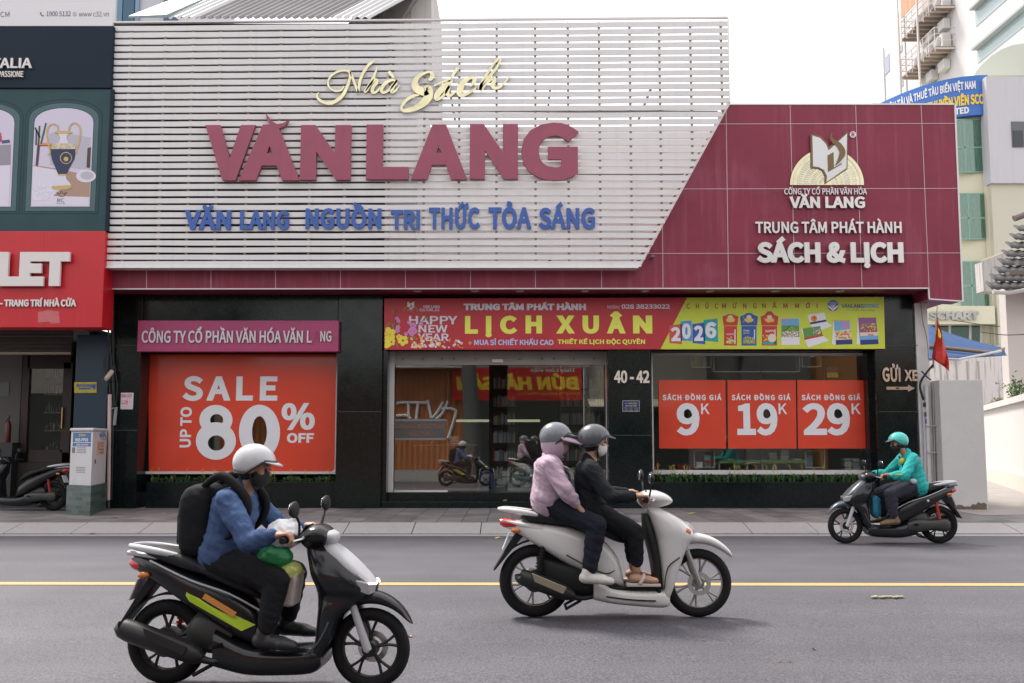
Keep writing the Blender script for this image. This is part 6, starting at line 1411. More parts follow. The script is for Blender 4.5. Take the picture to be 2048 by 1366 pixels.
    if not city:   # side decals lie on the body panel
        for s in (-1, 1):
            f = lambda x, z, o=.0: (x, s*(.169+o-max(0, -x-.45)*.35-max(0, x+.12)*.16), z)
            if decals == 'lime':
                B(MB().add([f(-.03, .395, -.008), f(-.11, .36), f(-.44, .53, .0), f(-.50, .60, .0), f(-.44, .575, .002)], [(0, 1, 2, 3, 4)] if s < 0 else [(4, 3, 2, 1, 0)]), 'decal', LIME, sm=None)
                B(MB().add([f(-.14, .47, .002), f(-.16, .44, .002), f(-.36, .55, .003), f(-.34, .58, .003)], [(0, 1, 2, 3)] if s < 0 else [(3, 2, 1, 0)]), 'decal', DECO, sm=None)
            elif decals: B(MB().add([f(-.42, .60, .002), f(-.44, .575, .002), f(-.72, .71, .008), f(-.70, .73, .008)], [(0, 1, 2, 3)] if s < 0 else [(3, 2, 1, 0)]), 'decal', SILV, sm=None)
    # seams, side strips and seat piping
    for s in (-1, 1):
        if city:
            B(MB().tube([(-.02, s*.137, .40), (-.10, s*.158, .37), (-.25, s*.166, .43), (-.42, s*.165, .52)], .005, 5, 4), 'panel_seam', MBK)
            B(MB().tube([(.30, s*.165, .155), (.1, s*.172, .165), (-.1, s*.172, .19)], .006, 5, 4), 'panel_seam', MBK)
            B(MB().tube([(.50, s*.168, .50), (.40, s*.172, .42), (.37, s*.162, .25)], .005, 5, 4), 'panel_seam', MBK)
        else:
            B(MB().tube([(.0, s*.128, .47), (-.2, s*.163, .58), (-.45, s*.168, .66), (-.72, s*.125, .765)], .006, 5, 4), 'panel_seam', SILV if decals else MBK)
            B(MB().tube([(.42, s*.152, .42), (.36, s*.150, .30), (.26, s*.145, .20)], .006, 5, 4), 'panel_seam', DSIL)
        B(MB().tube([(x, s*w_*.93, zb+.028) for x, zb, zt_, w_ in seat[1:-1]], .006, 5, 3), 'seat_piping', MBK)
    # tail
    zt = .80 if city else .765; xt = -.95 if city else -.88
    for s in (-1, 1):
        B(MB().tube([(xt+.33, s*.115, zt+.03), (xt+.2, s*.115, zt+.055), (xt+.05, s*.085, zt+.075), (xt-.02, s*.02, zt+.08)], [.018, .022, .02, .014], 8, 4), 'grab_rail', panel if city else SILV)
    B(MB().xloft([(xt+.12, zt-.085, zt-.01, .095), (xt+.03, zt-.075, zt+.005, .075), (xt-.01, zt-.05, zt, .05)], .8, 14), 'tail_light', RLENS)
    if city: B(MB().xloft([(xt+.34, zt-.10, zt-.045, .135), (xt+.15, zt-.06, zt-.02, .115), (xt+.02, zt-.02, zt-.005, .07)], .6, 14), 'tail_panel', panel)
    else: B(MB().xloft([(xt+.34, zt-.02, zt+.03, .12), (xt+.16, zt, zt+.045, .105), (xt-.03, zt+.02, zt+.05, .045)], .6, 14), 'tail_panel', trim if trim is not BLK else SILV)
    for s in (-1, 1): B(MB().ell((xt+.12, s*.12, zt-.09), (.04, .025, .022), 10, 6), 'turn_signal', OLENS)
    zr_ = Rw
    B(MB().hexa([(xt+.19, -.07, zt-.13), (xt+.13, -.07, zt-.10), (xt+.13, .07, zt-.10), (xt+.19, .07, zt-.13)][::1], [(xt-.05, -.075, zr_+.09), (xt-.065, -.075, zr_+.09), (xt-.065, .075, zr_+.09), (xt-.05, .075, zr_+.09)]), 'mud_flap', MBK, bv=.006)
    B(MB().hexa([(xt+.015, -.085, zt-.25), (xt+.008, -.085, zt-.25), (xt+.008, .085, zt-.25), (xt+.015, .085, zt-.25)], [(xt+.07, -.085, zt-.12), (xt+.063, -.085, zt-.12), (xt+.063, .085, zt-.12), (xt+.07, .085, zt-.12)]), 'number_plate', PLATE)
    B(MB().aloft((-wb, Rw), [(52, Rw+.035, .006, .055), (80, Rw+.04, .008, .065), (110, Rw+.03, .006, .055), (150, Rw+.025, .004, .045)], 10, 4), 'rear_hugger', MBK)
    # engine, exhaust, shock, stands
    B(MB().xloft([(-.16, .17, .30, .05), (-.3, .16, .34, .06), (-.52, .19, .33, .055), (-wb-.04, Rw-.09, Rw+.09, .05), (-wb-.10, Rw-.05, Rw+.05, .035)], .7, 14, 4, .115), 'engine_case', ENG)
    B(MB().xloft([(-.2, .18, .42, .09), (-.42, .2, .45, .09), (-.5, .25, .38, .06)], .7, 12), 'engine_block', ENG)
    B(MB().tube([(-.12, -.10, .20), (-.3, -.13, .17), (-.42, -.145, .21)], [.018, .02, .03], 8, 4), 'exhaust_pipe', DEXH)
    mx1 = (-.80, .36) if city else (-.86, .37)
    B(MB().tube([(-.36, -.145, .19), (-.44, -.15, .225), (mx1[0]+.04, -.165, mx1[1]-.02), mx1[:1]+(-.168,)+mx1[1:]], [.032, .062, .066, .040], 14, 3), 'muffler', DEXH)
    B(MB().hexa([(-.45, -.221, .215), (-.68, -.236, .315), (-.68, -.226, .315), (-.45, -.212, .215)], [(-.42, -.219, .27), (-.70, -.236, .385), (-.70, -.226, .385), (-.42, -.21, .27)]), 'heat_shield', HSH if city else DEXH, bv=.01)
    for s in ((1, -1) if city else (1,)):
        sh_ = MB().tube([(-wb+.02, s*.105, Rw+.05), (-wb+.08, s*.11, Rw+.36)], .014, 8)
        for q in range(9): z = Rw+.10+q*.026; sh_.lathe([(.026, -.006), (.026, .006)], (-wb+.03+q*.0045, s*.106, z), 10)
        B(sh_, 'shock_absorber', MBK if city else RLENS)
    B(MB().tube([(-.30, -.10, .15), (-.42, -.11, .085)], .012, 6).tube([(-.30, .10, .15), (-.42, .11, .085)], .012, 6).tube([(-.42, -.12, .085), (-.42, .12, .085)], .012, 6), 'centre_stand', MBK)
    for s in (-1, 1): B(MB().tube([(-.24, s*.13, .27), (-.27, s*.24, .275)], .014, 8), 'foot_peg', RUBBER)
    # handlebars
    bz = 0 if city else -.05
    def B(mb, n, m, par=t, sm=45, bv=0):
        o = mb.build(n, m, par, sm, bv)
        if par is t: o.location.z = bz
        return o
    B(MB().zloft([(.885, .24, .34, .06), (.93, .20, .40, .115), (.97, .20, .41, .135), (1.01, .24, .38, .12), (1.035, .28, .34, .07)] if not city else [(.885, .23, .34, .06), (.92, .19, .45, .10), (.955, .17, .47, .14), (1.0, .19, .42, .13), (1.03, .24, .34, .08)], .75, 16), 'handlebar_cover', panel if city else BLK)
    if not city: B(MB().zloft([(.90, .33, .40, .05), (.94, .32, .43, .095), (.975, .33, .43, .10), (1.0, .33, .395, .07)], .75, 16), 'headlight_visor', panel)
    B(MB().hexa([(.19, -.09, .94), (.205, -.09, .92), (.205, .09, .92), (.19, .09, .94)], [(.245, -.085, 1.035), (.25, -.085, 1.03), (.25, .085, 1.03), (.245, .085, 1.035)]), 'instrument_panel', BLK, bv=.01)
    for s in (-1, 1):
        B(MB().tube([(.27, s*.10, .965), (.22, s*.24, .975), (.195, s*.355, .965)], .013, 8, 3), 'handlebar', MBK)
        B(MB().tube([(.225, s*.245, .975), (.193, s*.365, .965)], .020, 10), 'grip', RUBBER)
        B(MB().tube([(.27, s*.20, .97), (.285, s*.27, .97), (.255, s*.345, .962)], [.009, .008, .006], 6, 3), 'brake_lever', STEEL)
        B(MB().tube([(.25, s*.215, .985), (.26, s*.25, 1.06), (.255, s*.31, 1.11)], .008, 6, 3), 'mirror_stem', MBK)
        mo = B(MB().ell((.255, s*.33, 1.145), (.022, .075, .05), 18, 10), 'mirror', MBK); B(MB().ell((.239, s*.33, 1.145), (.010, .066, .042), 18, 8), 'mirror_glass', MIRR, mo)
    return t
# ================= riders
SKIN = M('skin', (.36, .19, .12), .5, var=.1, vs=20); SKIN2 = M('skin_light', (.44, .25, .17), .5, var=.1, vs=20)
def organic(name, mb, voxel, smooth, mat, parent, wrinkle=0, wsize=.1, label=None):
    """several overlapping closed volumes fused into one continuous skin"""
    me = mb.mesh(name); o = bpy.data.objects.new('tmp', me); COL.objects.link(o)
    r = o.modifiers.new('r', 'REMESH'); r.mode = 'VOXEL'; r.voxel_size = voxel; r.use_smooth_shade = True
    s = o.modifiers.new('s', 'SMOOTH'); s.iterations = smooth; s.factor = .5
    if wrinkle:
        tex = bpy.data.textures.get('folds') or bpy.data.textures.new('folds', 'CLOUDS'); tex.noise_scale = 1.0; tex.noise_depth = 2
        em = bpy.data.objects.new('tmp_axes', None); COL.objects.link(em); em.scale = (wsize, wsize, wsize*.32); em.rotation_euler = (.3, .55, 0)
        d = o.modifiers.new('d', 'DISPLACE'); d.texture = tex; d.strength = wrinkle; d.mid_level = .5; d.texture_coords = 'OBJECT'; d.texture_coords_object = em
    bpy.context.view_layer.update()
    m2 = bpy.data.meshes.new_from_object(o.evaluated_get(bpy.context.evaluated_depsgraph_get())); m2.name = name
    bpy.data.objects.remove(o); bpy.data.meshes.remove(me)
    if wrinkle: bpy.data.objects.remove(em)
    m2.materials.clear(); m2.materials.append(mat)
    for p in m2.polygons: p.use_smooth = True
    n = bpy.data.objects.new(name, m2); link(n, parent)
    if label: n['label'] = label
    return n
def shell(c, r, lat0, az_lim=180, th=.012, tilt=0, n=40, m=10, top=90, yaw=0):
    """part of an ellipsoid skin; lat0(azimuth) is its lower edge, azimuth 0 is forward"""
    vs, fs = [], []
    full = az_lim >= 180; cols = n if full else n+1
    rot = Matrix.Rotation(R(yaw), 3, 'Z') @ Matrix.Rotation(R(tilt), 3, 'Y')
    for k in range(cols):
        az = (-180+360*k/n) if full else (-az_lim+2*az_lim*k/n); lo = lat0(az)
        for j in range(m+1):
            la = lo+((top if not callable(top) else top(az))-lo)*j/m; la = min(la, 89.5)
            for q, sc in ((0, 1), (1, 1-th/r[0])): pass
            p = Vector((r[0]*math.cos(R(la))*math.cos(R(az)), r[1]*math.cos(R(la))*math.sin(R(az)), r[2]*math.sin(R(la))))
            vs.append(rot @ p+Vector(c))
    for k in range(n):
        for j in range(m):
            a, b = k*(m+1)+j, ((k+1) % cols)*(m+1)+j; fs.append((a, b, b+1, a+1))
    return MB().add(vs, fs)
def hand_volume(mb, wrist, grip, side, k=1.0):
    """palm plus five fingers closed round a bar lying along Y at grip=(x,y,z)"""
    wx, gx = Vector(wrist), Vector(grip)
    back = (wx-gx); back.y = 0; back.normalize()
    up = Vector((-back.z, 0, back.x));
    if up.z < 0: up = -up
    kn = gx+back*.004+up*.036                       # knuckle line above the bar
    for q in range(4):
        yy = side*(-.033+.022*q)*k
        b = wx.lerp(kn, .35)+Vector((0, yy*.7, 0)); e = kn+Vector((0, yy, 0)); mb.cap(b, .014*k, e, .0125*k, 8)
        L_ = (1.0, 1.08, 1.0, .85)[3-q] if side > 0 else (1.0, 1.08, 1.0, .85)[3-q]
        pts = [e]
        for a in (62, 8, -48): pts.append(gx+Vector((0, yy, 0))+(-back)*(.034*L_*math.cos(R(a)))+up*(.034*math.sin(R(a))))
        for i in range(3): mb.cap(pts[i], (.0115-.0012*i)*k, pts[i+1], (.0105-.0012*i)*k, 8)
    mb.cap(wx, .024*k, wx.lerp(kn, .6), .026*k, 10, 1.25)
    th0 = wx.lerp(gx, .5)+Vector((0, -side*.034, -.004)); th1 = gx+back*.012+Vector((0, -side*.046, -.026)); th2 = gx-back*.020+Vector((0, -side*.042, -.030))
    mb.cap(th0, .015*k, th1, .0125*k, 8).cap(th1, .0122*k, th2, .010*k, 8)
def relaxed_hand(mb, wrist, tip, side, k=1.0):
    w0, t0 = Vector(wrist), Vector(tip); d = (t0-w0); L_ = d.length; d.normalize(); y = Vector((0, 1, 0)); kn = w0+d*L_*.5
    mb.cap(w0, .024*k, kn, .026*k, 10, 1.5)
    dn = d.cross(y); dn = dn if dn.z < 0 else -dn
    for q in range(4):
        b = kn+y*side*(-.030+.02*q)*k; m_ = b+d*L_*(.27, .3, .28, .22)[q]+dn*.006; e = m_+d*L_*.16+dn*.018; mb.cap(b, .0115*k, m_, .0105*k, 8).cap(m_, .0103*k, e, .009*k, 8)
    a = w0+d*L_*.2-y*side*.03; b = a+d*L_*.3-y*side*.014+dn*.012; mb.cap(a, .014*k, b, .011*k, 8).cap(b, .011*k, b+d*L_*.18+dn*.01, .0095*k, 8)
def head_volume(mb, c, tilt=0):
    """skull, jaw, nose, ears, brow and neck root about the head centre; faces +x"""
    rot = Matrix.Rotation(R(tilt), 3, 'Y'); f = lambda x, y, z: Vector(c)+rot @ Vector((x, y, z))
    mb.ell(f(-.008, 0, .022), (.096, .076, .098), 20, 14, rot); mb.ell(f(.022, 0, -.055), (.060, .056, .062), 16, 10, rot); mb.cap(f(.04, 0, -.09), .026, f(.052, 0, -.085), .020, 10, 1.3)
    mb.cap(f(.082, 0, .012), .009, f(.102, 0, -.022), .012, 8); mb.cap(f(.076, -.03, .028), .012, f(.076, .03, .028), .012, 8); mb.cap(f(.074, -.018, -.052), .010, f(.074, .018, -.052), .010, 8)
    for s in (-1, 1): mb.ell(f(-.006, s*.077, -.004), (.018, .010, .032), 10, 8, rot); mb.ell(f(.05, s*.045, -.015), (.03, .022, .022), 10, 8, rot)
    return f
def person(label, loc, rz, hip, neck, head, knees, feet, hands, elbows, cols, shoe='shoe', grip=True, k=1.0, tilt=8, hipw=.085, shw=.185, hem=None, loose=1.0, bare=False, visor=None, chest_out=.0, collar=True, turn=0):
    """joints as (x, z) or (x, y, z) in the scooter's axes; right side y<0"""
    jac, trs, sho, skin, helm, msk = cols
    t = thing('person', label, 'person', loc, rz, 'scooter riders', static=False)
    hx, hz = hip; nx, nz = neck
    sp1 = Vector((hx+(nx-hx)*.38+chest_out*.3, 0, hz+(nz-hz)*.36)); sp2 = Vector((hx+(nx-hx)*.74+chest_out, 0, hz+(nz-hz)*.76)); NK = Vector((nx, 0, nz)); HC = Vector((head[0], 0, head[1]))
    SH = [Vector((nx+(hx-nx)*.10, s*shw, nz-.055)) for s in (-1, 1)]
    EL = [Vector(elbows[0]), Vector(elbows[1])]; HD = [Vector(hands[0]), Vector(hands[1])]; KN = [Vector(knees[0]), Vector(knees[1])]; FT = [Vector(feet[0]), Vector(feet[1])]
    WR = []
    for e, h in zip(EL, HD): d = (h-e).normalized(); WR.append(h-d*.085+Vector((0, 0, .028 if grip else 0)))
    HP = [Vector((hx, s*hipw, hz)) for s in (-1, 1)]
    mb = MB()
    for s in (-1, 1):
        mb.cap((hx, s*.055, hz), .105, sp1+Vector((0, s*.05, 0)), .092, 14); mb.cap(sp1+Vector((0, s*.05, 0)), .092, sp2+Vector((0, s*.07, 0)), .10, 14)
    mb.cap(sp2, .09, NK-Vector((0, 0, .03)), .06, 12); mb.cap(NK-Vector((0, 0, .04)), .052, HC+Vector((-.015, 0, -.05)), .050, 12)
    f = head_volume(mb, HC, tilt)
    for i, s in enumerate((-1, 1)):
        mb.cap(SH[i]-Vector((0, s*.05, 0)), .062, SH[i], .056, 12); mb.cap(SH[i], .054, EL[i], .042, 12); mb.cap(EL[i], .041, WR[i], .027, 12)
        if grip or (isinstance(grip, tuple)): hand_volume(mb, WR[i], HD[i], s)
        else: relaxed_hand(mb, WR[i], HD[i]+(HD[i]-WR[i]).normalized()*.09, s)
        mb.cap(HP[i], .088, KN[i], .058, 12); mb.cap(KN[i], .056, KN[i].lerp(FT[i], .35), .052, 12); mb.cap(KN[i].lerp(FT[i], .35), .052, FT[i]+Vector((0, 0, .03)), .034, 12)
        mb.cap(FT[i]+Vector((-.03, 0, -.035)), .036, FT[i]+Vector((.10, s*.01, -.045)), .034, 10, 1.15); mb.cap(FT[i]+Vector((.10, s*.01, -.047)), .032, FT[i]+Vector((.155, s*.012, -.053)), .024, 10, 1.5)
    organic('body', mb, .0062, 4, skin, t)
    # trousers: waist, both legs
    mb = MB()
    for i, s in enumerate((-1, 1)):
        mb.cap((hx-.01, s*.05, hz+.05), .112, (hx, s*.06, hz-.01), .122, 14); mb.cap(HP[i], .106, KN[i], .076*loose, 14); e = FT[i]+Vector((0, 0, .05 if not bare else .10)); mid = KN[i].lerp(e, .4); mb.cap(KN[i], .074*loose, mid, .070*loose, 14); mb.cap(mid, .070*loose, e, .054*loose, 14)
    organic('trousers', mb, .009, 3, trs, t, .024, .15)
    # jacket: trunk and sleeves
    mb = MB(); hm = hem if hem else (hx-.01, hz+.02); H = Vector((hm[0], 0, hm[1]))
    for s in (-1, 1):
        mb.cap(H+Vector((0, s*.06, 0)), .132*loose, sp1+Vector((-.005, s*.055, 0)), .122*loose, 16); mb.cap(sp1+Vector((-.005, s*.055, 0)), .122*loose, sp2+Vector((-.01, s*.075, 0)), .124, 16)
    mb.cap(sp2+Vector((-.01, 0, .02)), .12, NK+Vector((-.01, 0, -.045)), .078, 14, 1.35)
    if collar: mb.cap(NK+Vector((-.008, 0, -.045)), .074, NK+Vector((.0, 0, .022)), .064, 14)
    for i, s in enumerate((-1, 1)):
        mb.cap(SH[i]-Vector((.01, s*.07, -.005)), .082, SH[i], .076, 14); mb.cap(SH[i], .074, EL[i], .060*loose, 14); mb.cap(EL[i], .060*loose, EL[i].lerp(WR[i], .55), .054*loose, 14); mb.cap(EL[i].lerp(WR[i], .55), .054*loose, WR[i].lerp(EL[i], .06), .040, 14)
    organic('jacket', mb, .009, 3, jac, t, .034, .16)
    # footwear
    for i, s in enumerate((-1, 1)):
        a = FT[i]
        if shoe == 'shoe':
            mb = MB().cap(a+Vector((-.045, 0, -.03)), .046, a+Vector((.10, s*.01, -.042)), .043, 12, 1.05).cap(a+Vector((.1, s*.01, -.045)), .041, a+Vector((.165, s*.012, -.055)), .030, 12, 1.4).cap(a+Vector((-.02, 0, .02)), .048, a+Vector((-.02, 0, -.03)), .05, 12)
            o = organic('shoe', mb, .009, 3, sho, t)
        else:
            mb = MB().hexa([a+Vector((-.085, -.042, -.098)), a+Vector((.19, -.05, -.098)), a+Vector((.19, .05, -.098)), a+Vector((-.085, .042, -.098))], [a+Vector((-.085, -.042, -.070)), a+Vector((.19, -.05, -.074)), a+Vector((.19, .05, -.074)), a+Vector((-.085, .042, -.070))])
            mb.tube([a+Vector((.02, -.048, -.075)), a+Vector((.05, -.035, -.028)), a+Vector((.06, 0, -.008)), a+Vector((.05, .035, -.028)), a+Vector((.02, .048, -.075))], .015, 8, 4); mb.build('sandal', sho, t, 40, .008)
    # helmet, mask, eyes
    hc = f(-.012, 0, .032); hr = (.138, .116, .124)
    lat = lambda az: (14 if abs(az) < 48 else 14-(min(abs(az), 95)-48)/47*46) if abs(az) < 95 else -32-(abs(az)-95)/85*6
    ho = shell(hc, hr, lat, 180, .012, tilt).build('helmet', helm, t, 60); sm_ = ho.modifiers.new('thick', 'SOLIDIFY'); sm_.thickness = .018
    rt = Matrix.Rotation(R(tilt), 3, 'Y'); MB().tube([hc+rt @ Vector((1.005*hr[0]*math.cos(R(lat(a)))*math.cos(R(a)), 1.005*hr[1]*math.cos(R(lat(a)))*math.sin(R(a)), hr[2]*math.sin(R(lat(a))))) for a in range(-180, 181, 9)], .007, 6).build('edge_rubber', BLACK, ho, 60)
    brim = MB(); vs = []; fs = []; nb_ = 16
    for q in range(nb_+1):
        az = -58+116*q/nb_; p = Vector((hr[0]*.985*math.cos(R(15))*math.cos(R(az)), hr[1]*.985*math.cos(R(15))*math.sin(R(az)), hr[2]*math.sin(R(15)))); ext_ = .052*math.cos(R(az*1.35))
        e = p+Vector((ext_, 0, -ext_*.28)); rt = Matrix.Rotation(R(tilt), 3, 'Y'); vs += [rt @ p+hc, rt @ e+hc]
    for q in range(nb_): fs.append((2*q, 2*q+2, 2*q+3, 2*q+1))
    bo = brim.add(vs, fs).build('peak', visor or helm, ho, 60); sm_ = bo.modifiers.new('thick', 'SOLIDIFY'); sm_.thickness = .008
    MB().tube([f(.0, -.082, -.03), f(.02, -.066, -.085), f(.03, 0, -.125), f(.02, .066, -.085), f(.0, .082, -.03)], .007, 6, 4).build('chin_strap', BLACK, ho, 60)
    if msk is not None:
        o = shell(f(.018, 0, -.045), (.086, .073, .074), lambda az: -62 if abs(az) < 60 else -62+(abs(az)-60)*1.1, 88, .01, tilt, 24, 8, lambda az: 40-(abs(az)/88)**2*14).build('face_mask', msk, t, 60); sm_ = o.modifiers.new('thick', 'SOLIDIFY'); sm_.thickness = .008
    for s in (-1, 1): MB().ell(f(.081, s*.031, .008), (.009, .014, .007), 10, 6).build('eye', BLACK, t)
    MB().ell(f(-.03, 0, -.005), (.086, .082, .085), 16, 10).build('hair', M('black_hair', (.012, .010, .009), .5), t, 60)
    t.rotation_euler = (0, 0, rz)
    return t, f, HC
# ================= traffic
def cloth(n, c, **k): return M(n, c, .85, var=.30, vs=9, bump=.5, bs=40, spec=.2, **k)
BLUEJ, PINKJ, BLKJ, TEALJ = cloth('blue_jacket', (.058, .10, .215)), M('pale_pink_jacket', (.46, .34, .42), .85, var=.12, vs=3, bump=.4, bs=60, spec=.2), cloth('black_jacket', (.016, .019, .022)), cloth('teal_jacket', (.035, .40, .38))
DKT, NVT, DGT = cloth('black_trousers', (.012, .013, .016)), cloth('navy_trousers', (.014, .017, .026)), cloth('dark_grey_trousers', (.035, .035, .05))
GREYH, DGH, TEALH, WHH = M('grey_helmet', (.15, .16, .18), .3, coat=.4), M('dark_grey_helmet', (.07, .075, .085), .35, coat=.4), M('teal_helmet', (.04, .42, .38), .3, coat=.4), M('silver_white_helmet', (.48, .48, .50), .3, coat=.4)
MBLK, MWHT, MPNK = M('black_mask', (.012, .012, .013), .8), M('white_mask', (.60, .58, .60), .8), M('pink_mask', (.38, .26, .33), .8)
# --- near scooter, lower left
zA = -.09; gA0, gA1 = G(327, 1372, zA), G(744, 1377, zA); gA = (gA0+gA1)/2
rA = math.atan2(gA1.y-gA0.y, gA1.x-gA0.x)-R(3); LA = (gA.x, gA.y, RZC(gA.y))
scooter('black motor scooter with lime decals and silver nose, nearest the camera', LA, rA, 'sport', (BLK, SILV, BLK, RIMB), lit=True)
person('scooter rider in blue jacket, white helmet and black mask wearing a large backpack', LA, rA, (-.30, .77), (-.20, 1.185), (-.11, 1.325),
       [(.10, -.17, .66), (.10, .17, .66)], [(.06, -.20, .345), (.06, .20, .345)], [(.205, -.305, .917), (.205, .305, .917)], [(-.03, -.30, .90), (-.03, .30, .92)],
       (BLUEJ, DKT, M('black_shoe', (.015, .015, .016), .5), SKIN, WHH, MBLK), tilt=10, hem=(-.30, .80), loose=1.06)
bp_ = thing('backpack', 'large black backpack on the back of the blue jacketed rider', 'backpack', LA, rA, static=False)
mb = MB(); mb.xloft([(-.335, .80, 1.20, .10), (-.37, .775, 1.235, .15), (-.46, .77, 1.235, .155), (-.53, .79, 1.20, .14), (-.56, .86, 1.12, .10)], .5, 18)
organic('bag', mb, .012, 2, M('backpack_nylon', (.008, .009, .011), .75, bump=.3, bs=90, spec=.2), bp_, .012, .1)
mb = MB()
for s in (-1, 1): mb.tube([(-.40, s*.10, 1.22), (-.27, s*.13, 1.285), (-.115, s*.155, 1.16), (-.10, s*.165, 1.04), (-.20, s*.17, .92), (-.38, s*.13, .83)], [.02, .03, .03, .024, .016, .016], 8, 4)
mb.build('shoulder_strap', M('strap_black', (.009, .009, .010), .8, spec=.2), bp_, 60); MB().box((-.575, -.09, .86), (-.545, .09, 1.05)).build('front_pocket', M('backpack_nylon', (.010, .011, .013), .7), bp_, bevel=.02)
bg_ = thing('carrier_bag', 'knotted white plastic bag with green and yellow packets hung before the near rider', 'bag', LA, rA, static=False)
organic('white_bag', MB().ell((.095, -.03, .925), (.115, .15, .09)).cap((.14, -.05, .98), .05, (.17, -.06, 1.02), .02), .012, 3, M('white_plastic', (.70, .69, .71), .4), bg_, .03, .05)
organic('green_packet', MB().ell((.06, -.08, .79), (.11, .10, .085)), .012, 2, M('green_plastic', (.01, .20, .06), .4), bg_, .025, .06)
organic('yellow_packet', MB().ell((.155, -.07, .70), (.08, .09, .065)), .012, 2, M('yellow_green_plastic', (.42, .45, .12), .4), bg_, .02, .05)
organic('pale_packet', MB().hexa([(.10, -.13, .50), (.19, -.13, .50), (.19, .02, .50), (.10, .02, .50)], [(.11, -.14, .70), (.22, -.14, .70), (.22, .03, .70), (.11, .03, .70)]), .012, 3, M('pale_plastic', (.52, .44, .42), .4), bg_, .015, .05)
# --- white scooter with two riders
gB = (G(1070, 1227.5)+G(1397, 1227.5))/2; LB = (gB.x, gB.y, RZC(gB.y)); rB = 0
scooter('pearl white large-wheeled motor scooter carrying two people', LB, rB, 'city', (WHP, WHP, WHP, RIMS))
person('front rider in black jacket, dark grey helmet, white mask and sandals', LB, rB, (-.20, .86), (-.22, 1.26), (-.165, 1.425),
       [(.14, -.15, .70), (.14, .15, .70)], [(.15, -.13, .365), (.15, .13, .365)], [(.205, -.305, .967), (.205, .305, .967)], [(-.07, -.285, .99), (-.07, .285, .99)],
       (BLKJ, DKT, M('cream_sandal', (.52, .46, .42), .6), SKIN2, DGH, MWHT), shoe='sandal', bare=True, tilt=4, hem=(-.21, .86), loose=1.0)
tP, fP, hP = person('passenger in pale pink hooded jacket and dark helmet riding pillion', LB, rB, (-.545, .92), (-.545, 1.30), (-.485, 1.44),
       [(-.18, -.235, .76), (-.18, .235, .76)], [(-.235, -.245, .38), (-.235, .245, .38)], [(-.285, -.215, .86), (-.285, .215, .86)], [(-.435, -.26, 1.05), (-.435, .26, 1.05)],
       (PINKJ, NVT, M('white_sneaker', (.58, .55, .51), .6), SKIN2, GREYH, MPNK), grip=False, tilt=4, hem=(-.565, .95), loose=1.1, shw=.175)
o = shell(fP(-.008, 0, -.02), (.125, .108, .14), lambda az: -80, 180, .01, 4, 40, 10, lambda az: 14 if abs(az) > 62 else -52+max(0, abs(az)-44)*3.4).build('hood', PINKJ, tP, 60); m_ = o.modifiers.new('thick', 'SOLIDIFY'); m_.thickness = .012
vs = []; fs = []
for q in range(17):
    az = -80+160*q/16; p = Vector((.128*math.cos(R(az)), .112*math.sin(R(az)), .035)); e = p+Vector((.105*max(math.cos(R(az)), 0)+.008, .02*math.sin(R(az)), -.02-.035*max(math.cos(R(az)), 0))); vs += [fP(*p), fP(*e)]
o = MB().add(vs, [(2*q, 2*q+2, 2*q+3, 2*q+1) for q in range(16)]).build('hood_brim', PINKJ, tP, 60); m_ = o.modifiers.new('thick', 'SOLIDIFY'); m_.thickness = .008
# --- far scooter at right, heading left
gC = (G(1690, 1086.5)+G(1881, 1087.5))/2; LC = (gC.x, gC.y, 0); rC = math.pi
scooter('black and steel blue motor scooter near the far kerb, heading left', LC, rC, 'sport', (BLK, DSIL, DSIL, RIMB), decals='silver')
tC, fC, hC_ = person('delivery rider in teal jacket and teal helmet with black mask', LC, rC, (-.325, .80), (-.245, 1.225), (-.125, 1.375),
       [(.085, -.20, .68), (.085, .20, .68)], [(.045, -.19, .345), (.045, .19, .345)], [(.205, -.305, .917), (.205, .305, .917)], [(-.075, -.315, .93), (-.075, .315, .93)],
       (TEALJ, DGT, M('brown_shoe', (.14, .09, .05), .6), SKIN, TEALH, MBLK), tilt=10, hem=(-.345, .79), loose=1.15, visor=M('smoke_peak', (.10, .10, .13), .2))
for nm, c, r_, m in (('chest_patch', (-.13, .115, 1.13), (.035, .04, .045), M('yellow_patch', (.58, .40, .03), .6)), ('shoulder_patch', (-.255, .232, 1.17), (.05, .03, .018), M('pale_patch', (.55, .45, .40), .6)), ('sleeve_stripe', (.02, .372, .955), (.06, .012, .008), M('yellow_patch', (.58, .40, .03), .6)), ('hem_patch', (-.24, .205, .86), (.045, .02, .035), M('white_patch', (.52, .52, .56), .6))): MB().ell(c, r_, 12, 8).build(nm, m, tC, 60)
MB().tube([(-.11, .06, 1.2), (-.15, .10, 1.05), (-.15, .10, .88)], [.012, .016, .012], 6, 3).build('zip', BLACK, tC)
sl = thing('helmet_band_bag', 'small blue bag hanging in front of the teal rider', 'bag', LC, rC, static=False); sl.name = 'hanging_bag'
organic('bag', MB().xloft([(.16, .38, .62, .06), (.22, .34, .66, .09), (.28, .38, .64, .07)], .6), .012, 2, M('blue_bag', (.01, .16, .26), .6), sl, .012, .06); MB().tube([(.22, 0, .64), (.25, 0, .80), (.24, .02, .86)], .008, 6).build('handle', BLACK, sl)
# --- parked scooter at the left edge, rear towards the cabinet
gD = G(107, 1021.5, ZP); LD = (gD.x-.645, gD.y+.05, ZP)
pk_ = scooter('dusty black motor scooter parked on pavement beside the white cabinet', LD, math.pi+R(-4), 'sport', (BLK, BLK, BLK, RIMB), decals=None)
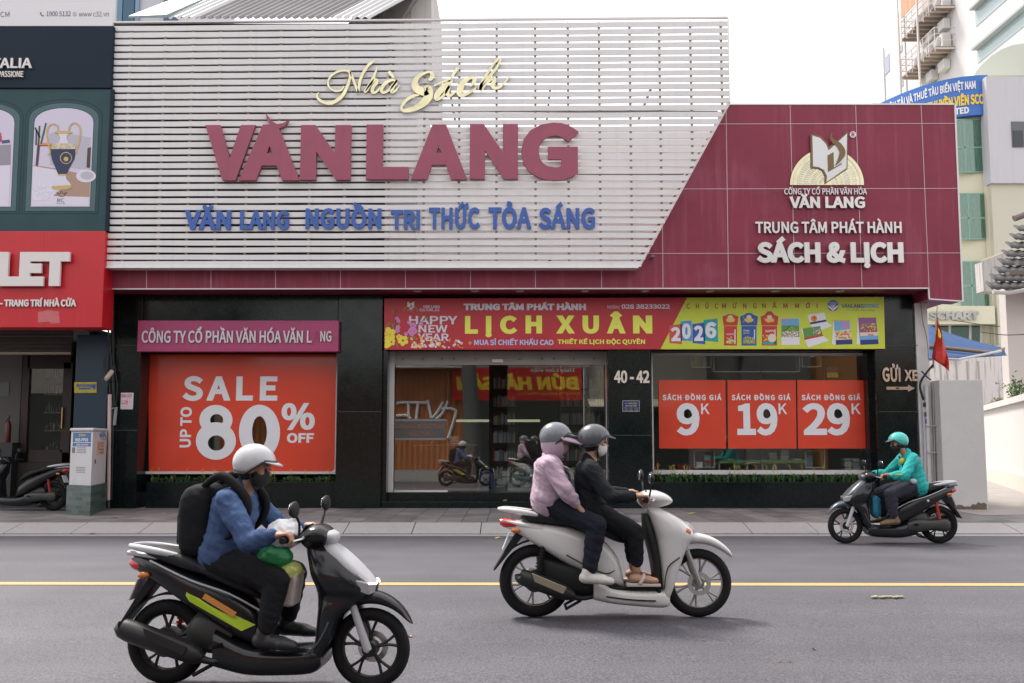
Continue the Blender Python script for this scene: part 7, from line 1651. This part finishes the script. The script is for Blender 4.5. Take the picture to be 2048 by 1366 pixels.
# --- fallen leaves and scraps on the road
random.seed(77)
LF = [M('leaf_ochre', (.42, .24, .04), .7), M('leaf_yellow', (.50, .42, .07), .7), M('leaf_brown', (.16, .09, .04), .8)]
def leaf(px, py, z, s, m, lab, name='fallen_leaf', a=None):
    c = G(px, py, z+.012)
    if c.y < 9.3: c = G(px, py, RZC(c.y)+.012)
    a = random.uniform(0, 6.28) if a is None else a; u = Vector((math.cos(a), math.sin(a), 0)); v = Vector((-u.y, u.x, 0))
    pts = [c-u*s, c-u*.4*s+v*.32*s+Vector((0, 0, .01)), c+u*.3*s+v*.30*s+Vector((0, 0, .016)), c+u*s+Vector((0, 0, .004)), c+u*.3*s-v*.30*s+Vector((0, 0, .012)), c-u*.4*s-v*.32*s]
    tag(MB().poly(pts).build(name, m), lab, 'leaf')
leaf(820, 1273, 0, .035, LF[0], 'orange leaf on the asphalt just right of the near front wheel'); leaf(795, 1064, 0, .075, LF[0], 'orange leaf lying in the gutter below the glass doors', a=.1); leaf(996, 1076, 0, .055, LF[1], 'yellow leaf in gutter behind the white scooter tail', a=.2); leaf(1385, 1027, ZP, .08, LF[1], 'yellow green leaf on paving in front of the price posters', a=0); leaf(328, 1027, ZP, .06, LF[1], 'yellow leaf on the paving below the sale poster'); leaf(1010, 1001, ZP+.12, .05, LF[1], 'yellow leaf lying on the lower granite step', a=0); leaf(228, 1036, ZP, .10, LF[2], 'brown leaf on paving in front of the cabinet plinth', a=0); leaf(183, 1068, 0, .07, LF[2], 'brown leaf in the gutter left of the near rider', a=0); leaf(40, 1067, 0, .06, LF[0], 'small orange leaf in the gutter at the far left', a=0)
sc_ = MB(); c = G(1775, 1196, 0)
for k in range(9): p = c+Vector((-.13+.032*k, random.uniform(-.03, .03), .012)); sc_.ell(p, (.028, .022, .010), 8, 5)
tag(sc_.build('squashed_wrapper', M('pale_yellow_scrap', (.34, .32, .19), .7, var=.3, vs=20)), 'flattened pale yellow scrap lying on the road at right', 'litter')
for px, py in ((1407, 1281), (1630, 1239), (1558, 1324), (1580, 1325), (1880, 1177), (1626, 1300)): leaf(px, py, 0, .022, LF[2], {1407: 'tiny dark leaf right below the white front wheel', 1630: 'tiny dark leaf halfway between wrapper and white scooter', 1558: 'tiny dark twig near the bottom right, left one of a pair', 1580: 'tiny dark twig near the bottom right, right one of a pair', 1880: 'tiny dark speck of leaf just below the yellow line', 1626: 'tiny dark leaf above the pair of twigs'}[px])
flush_text()
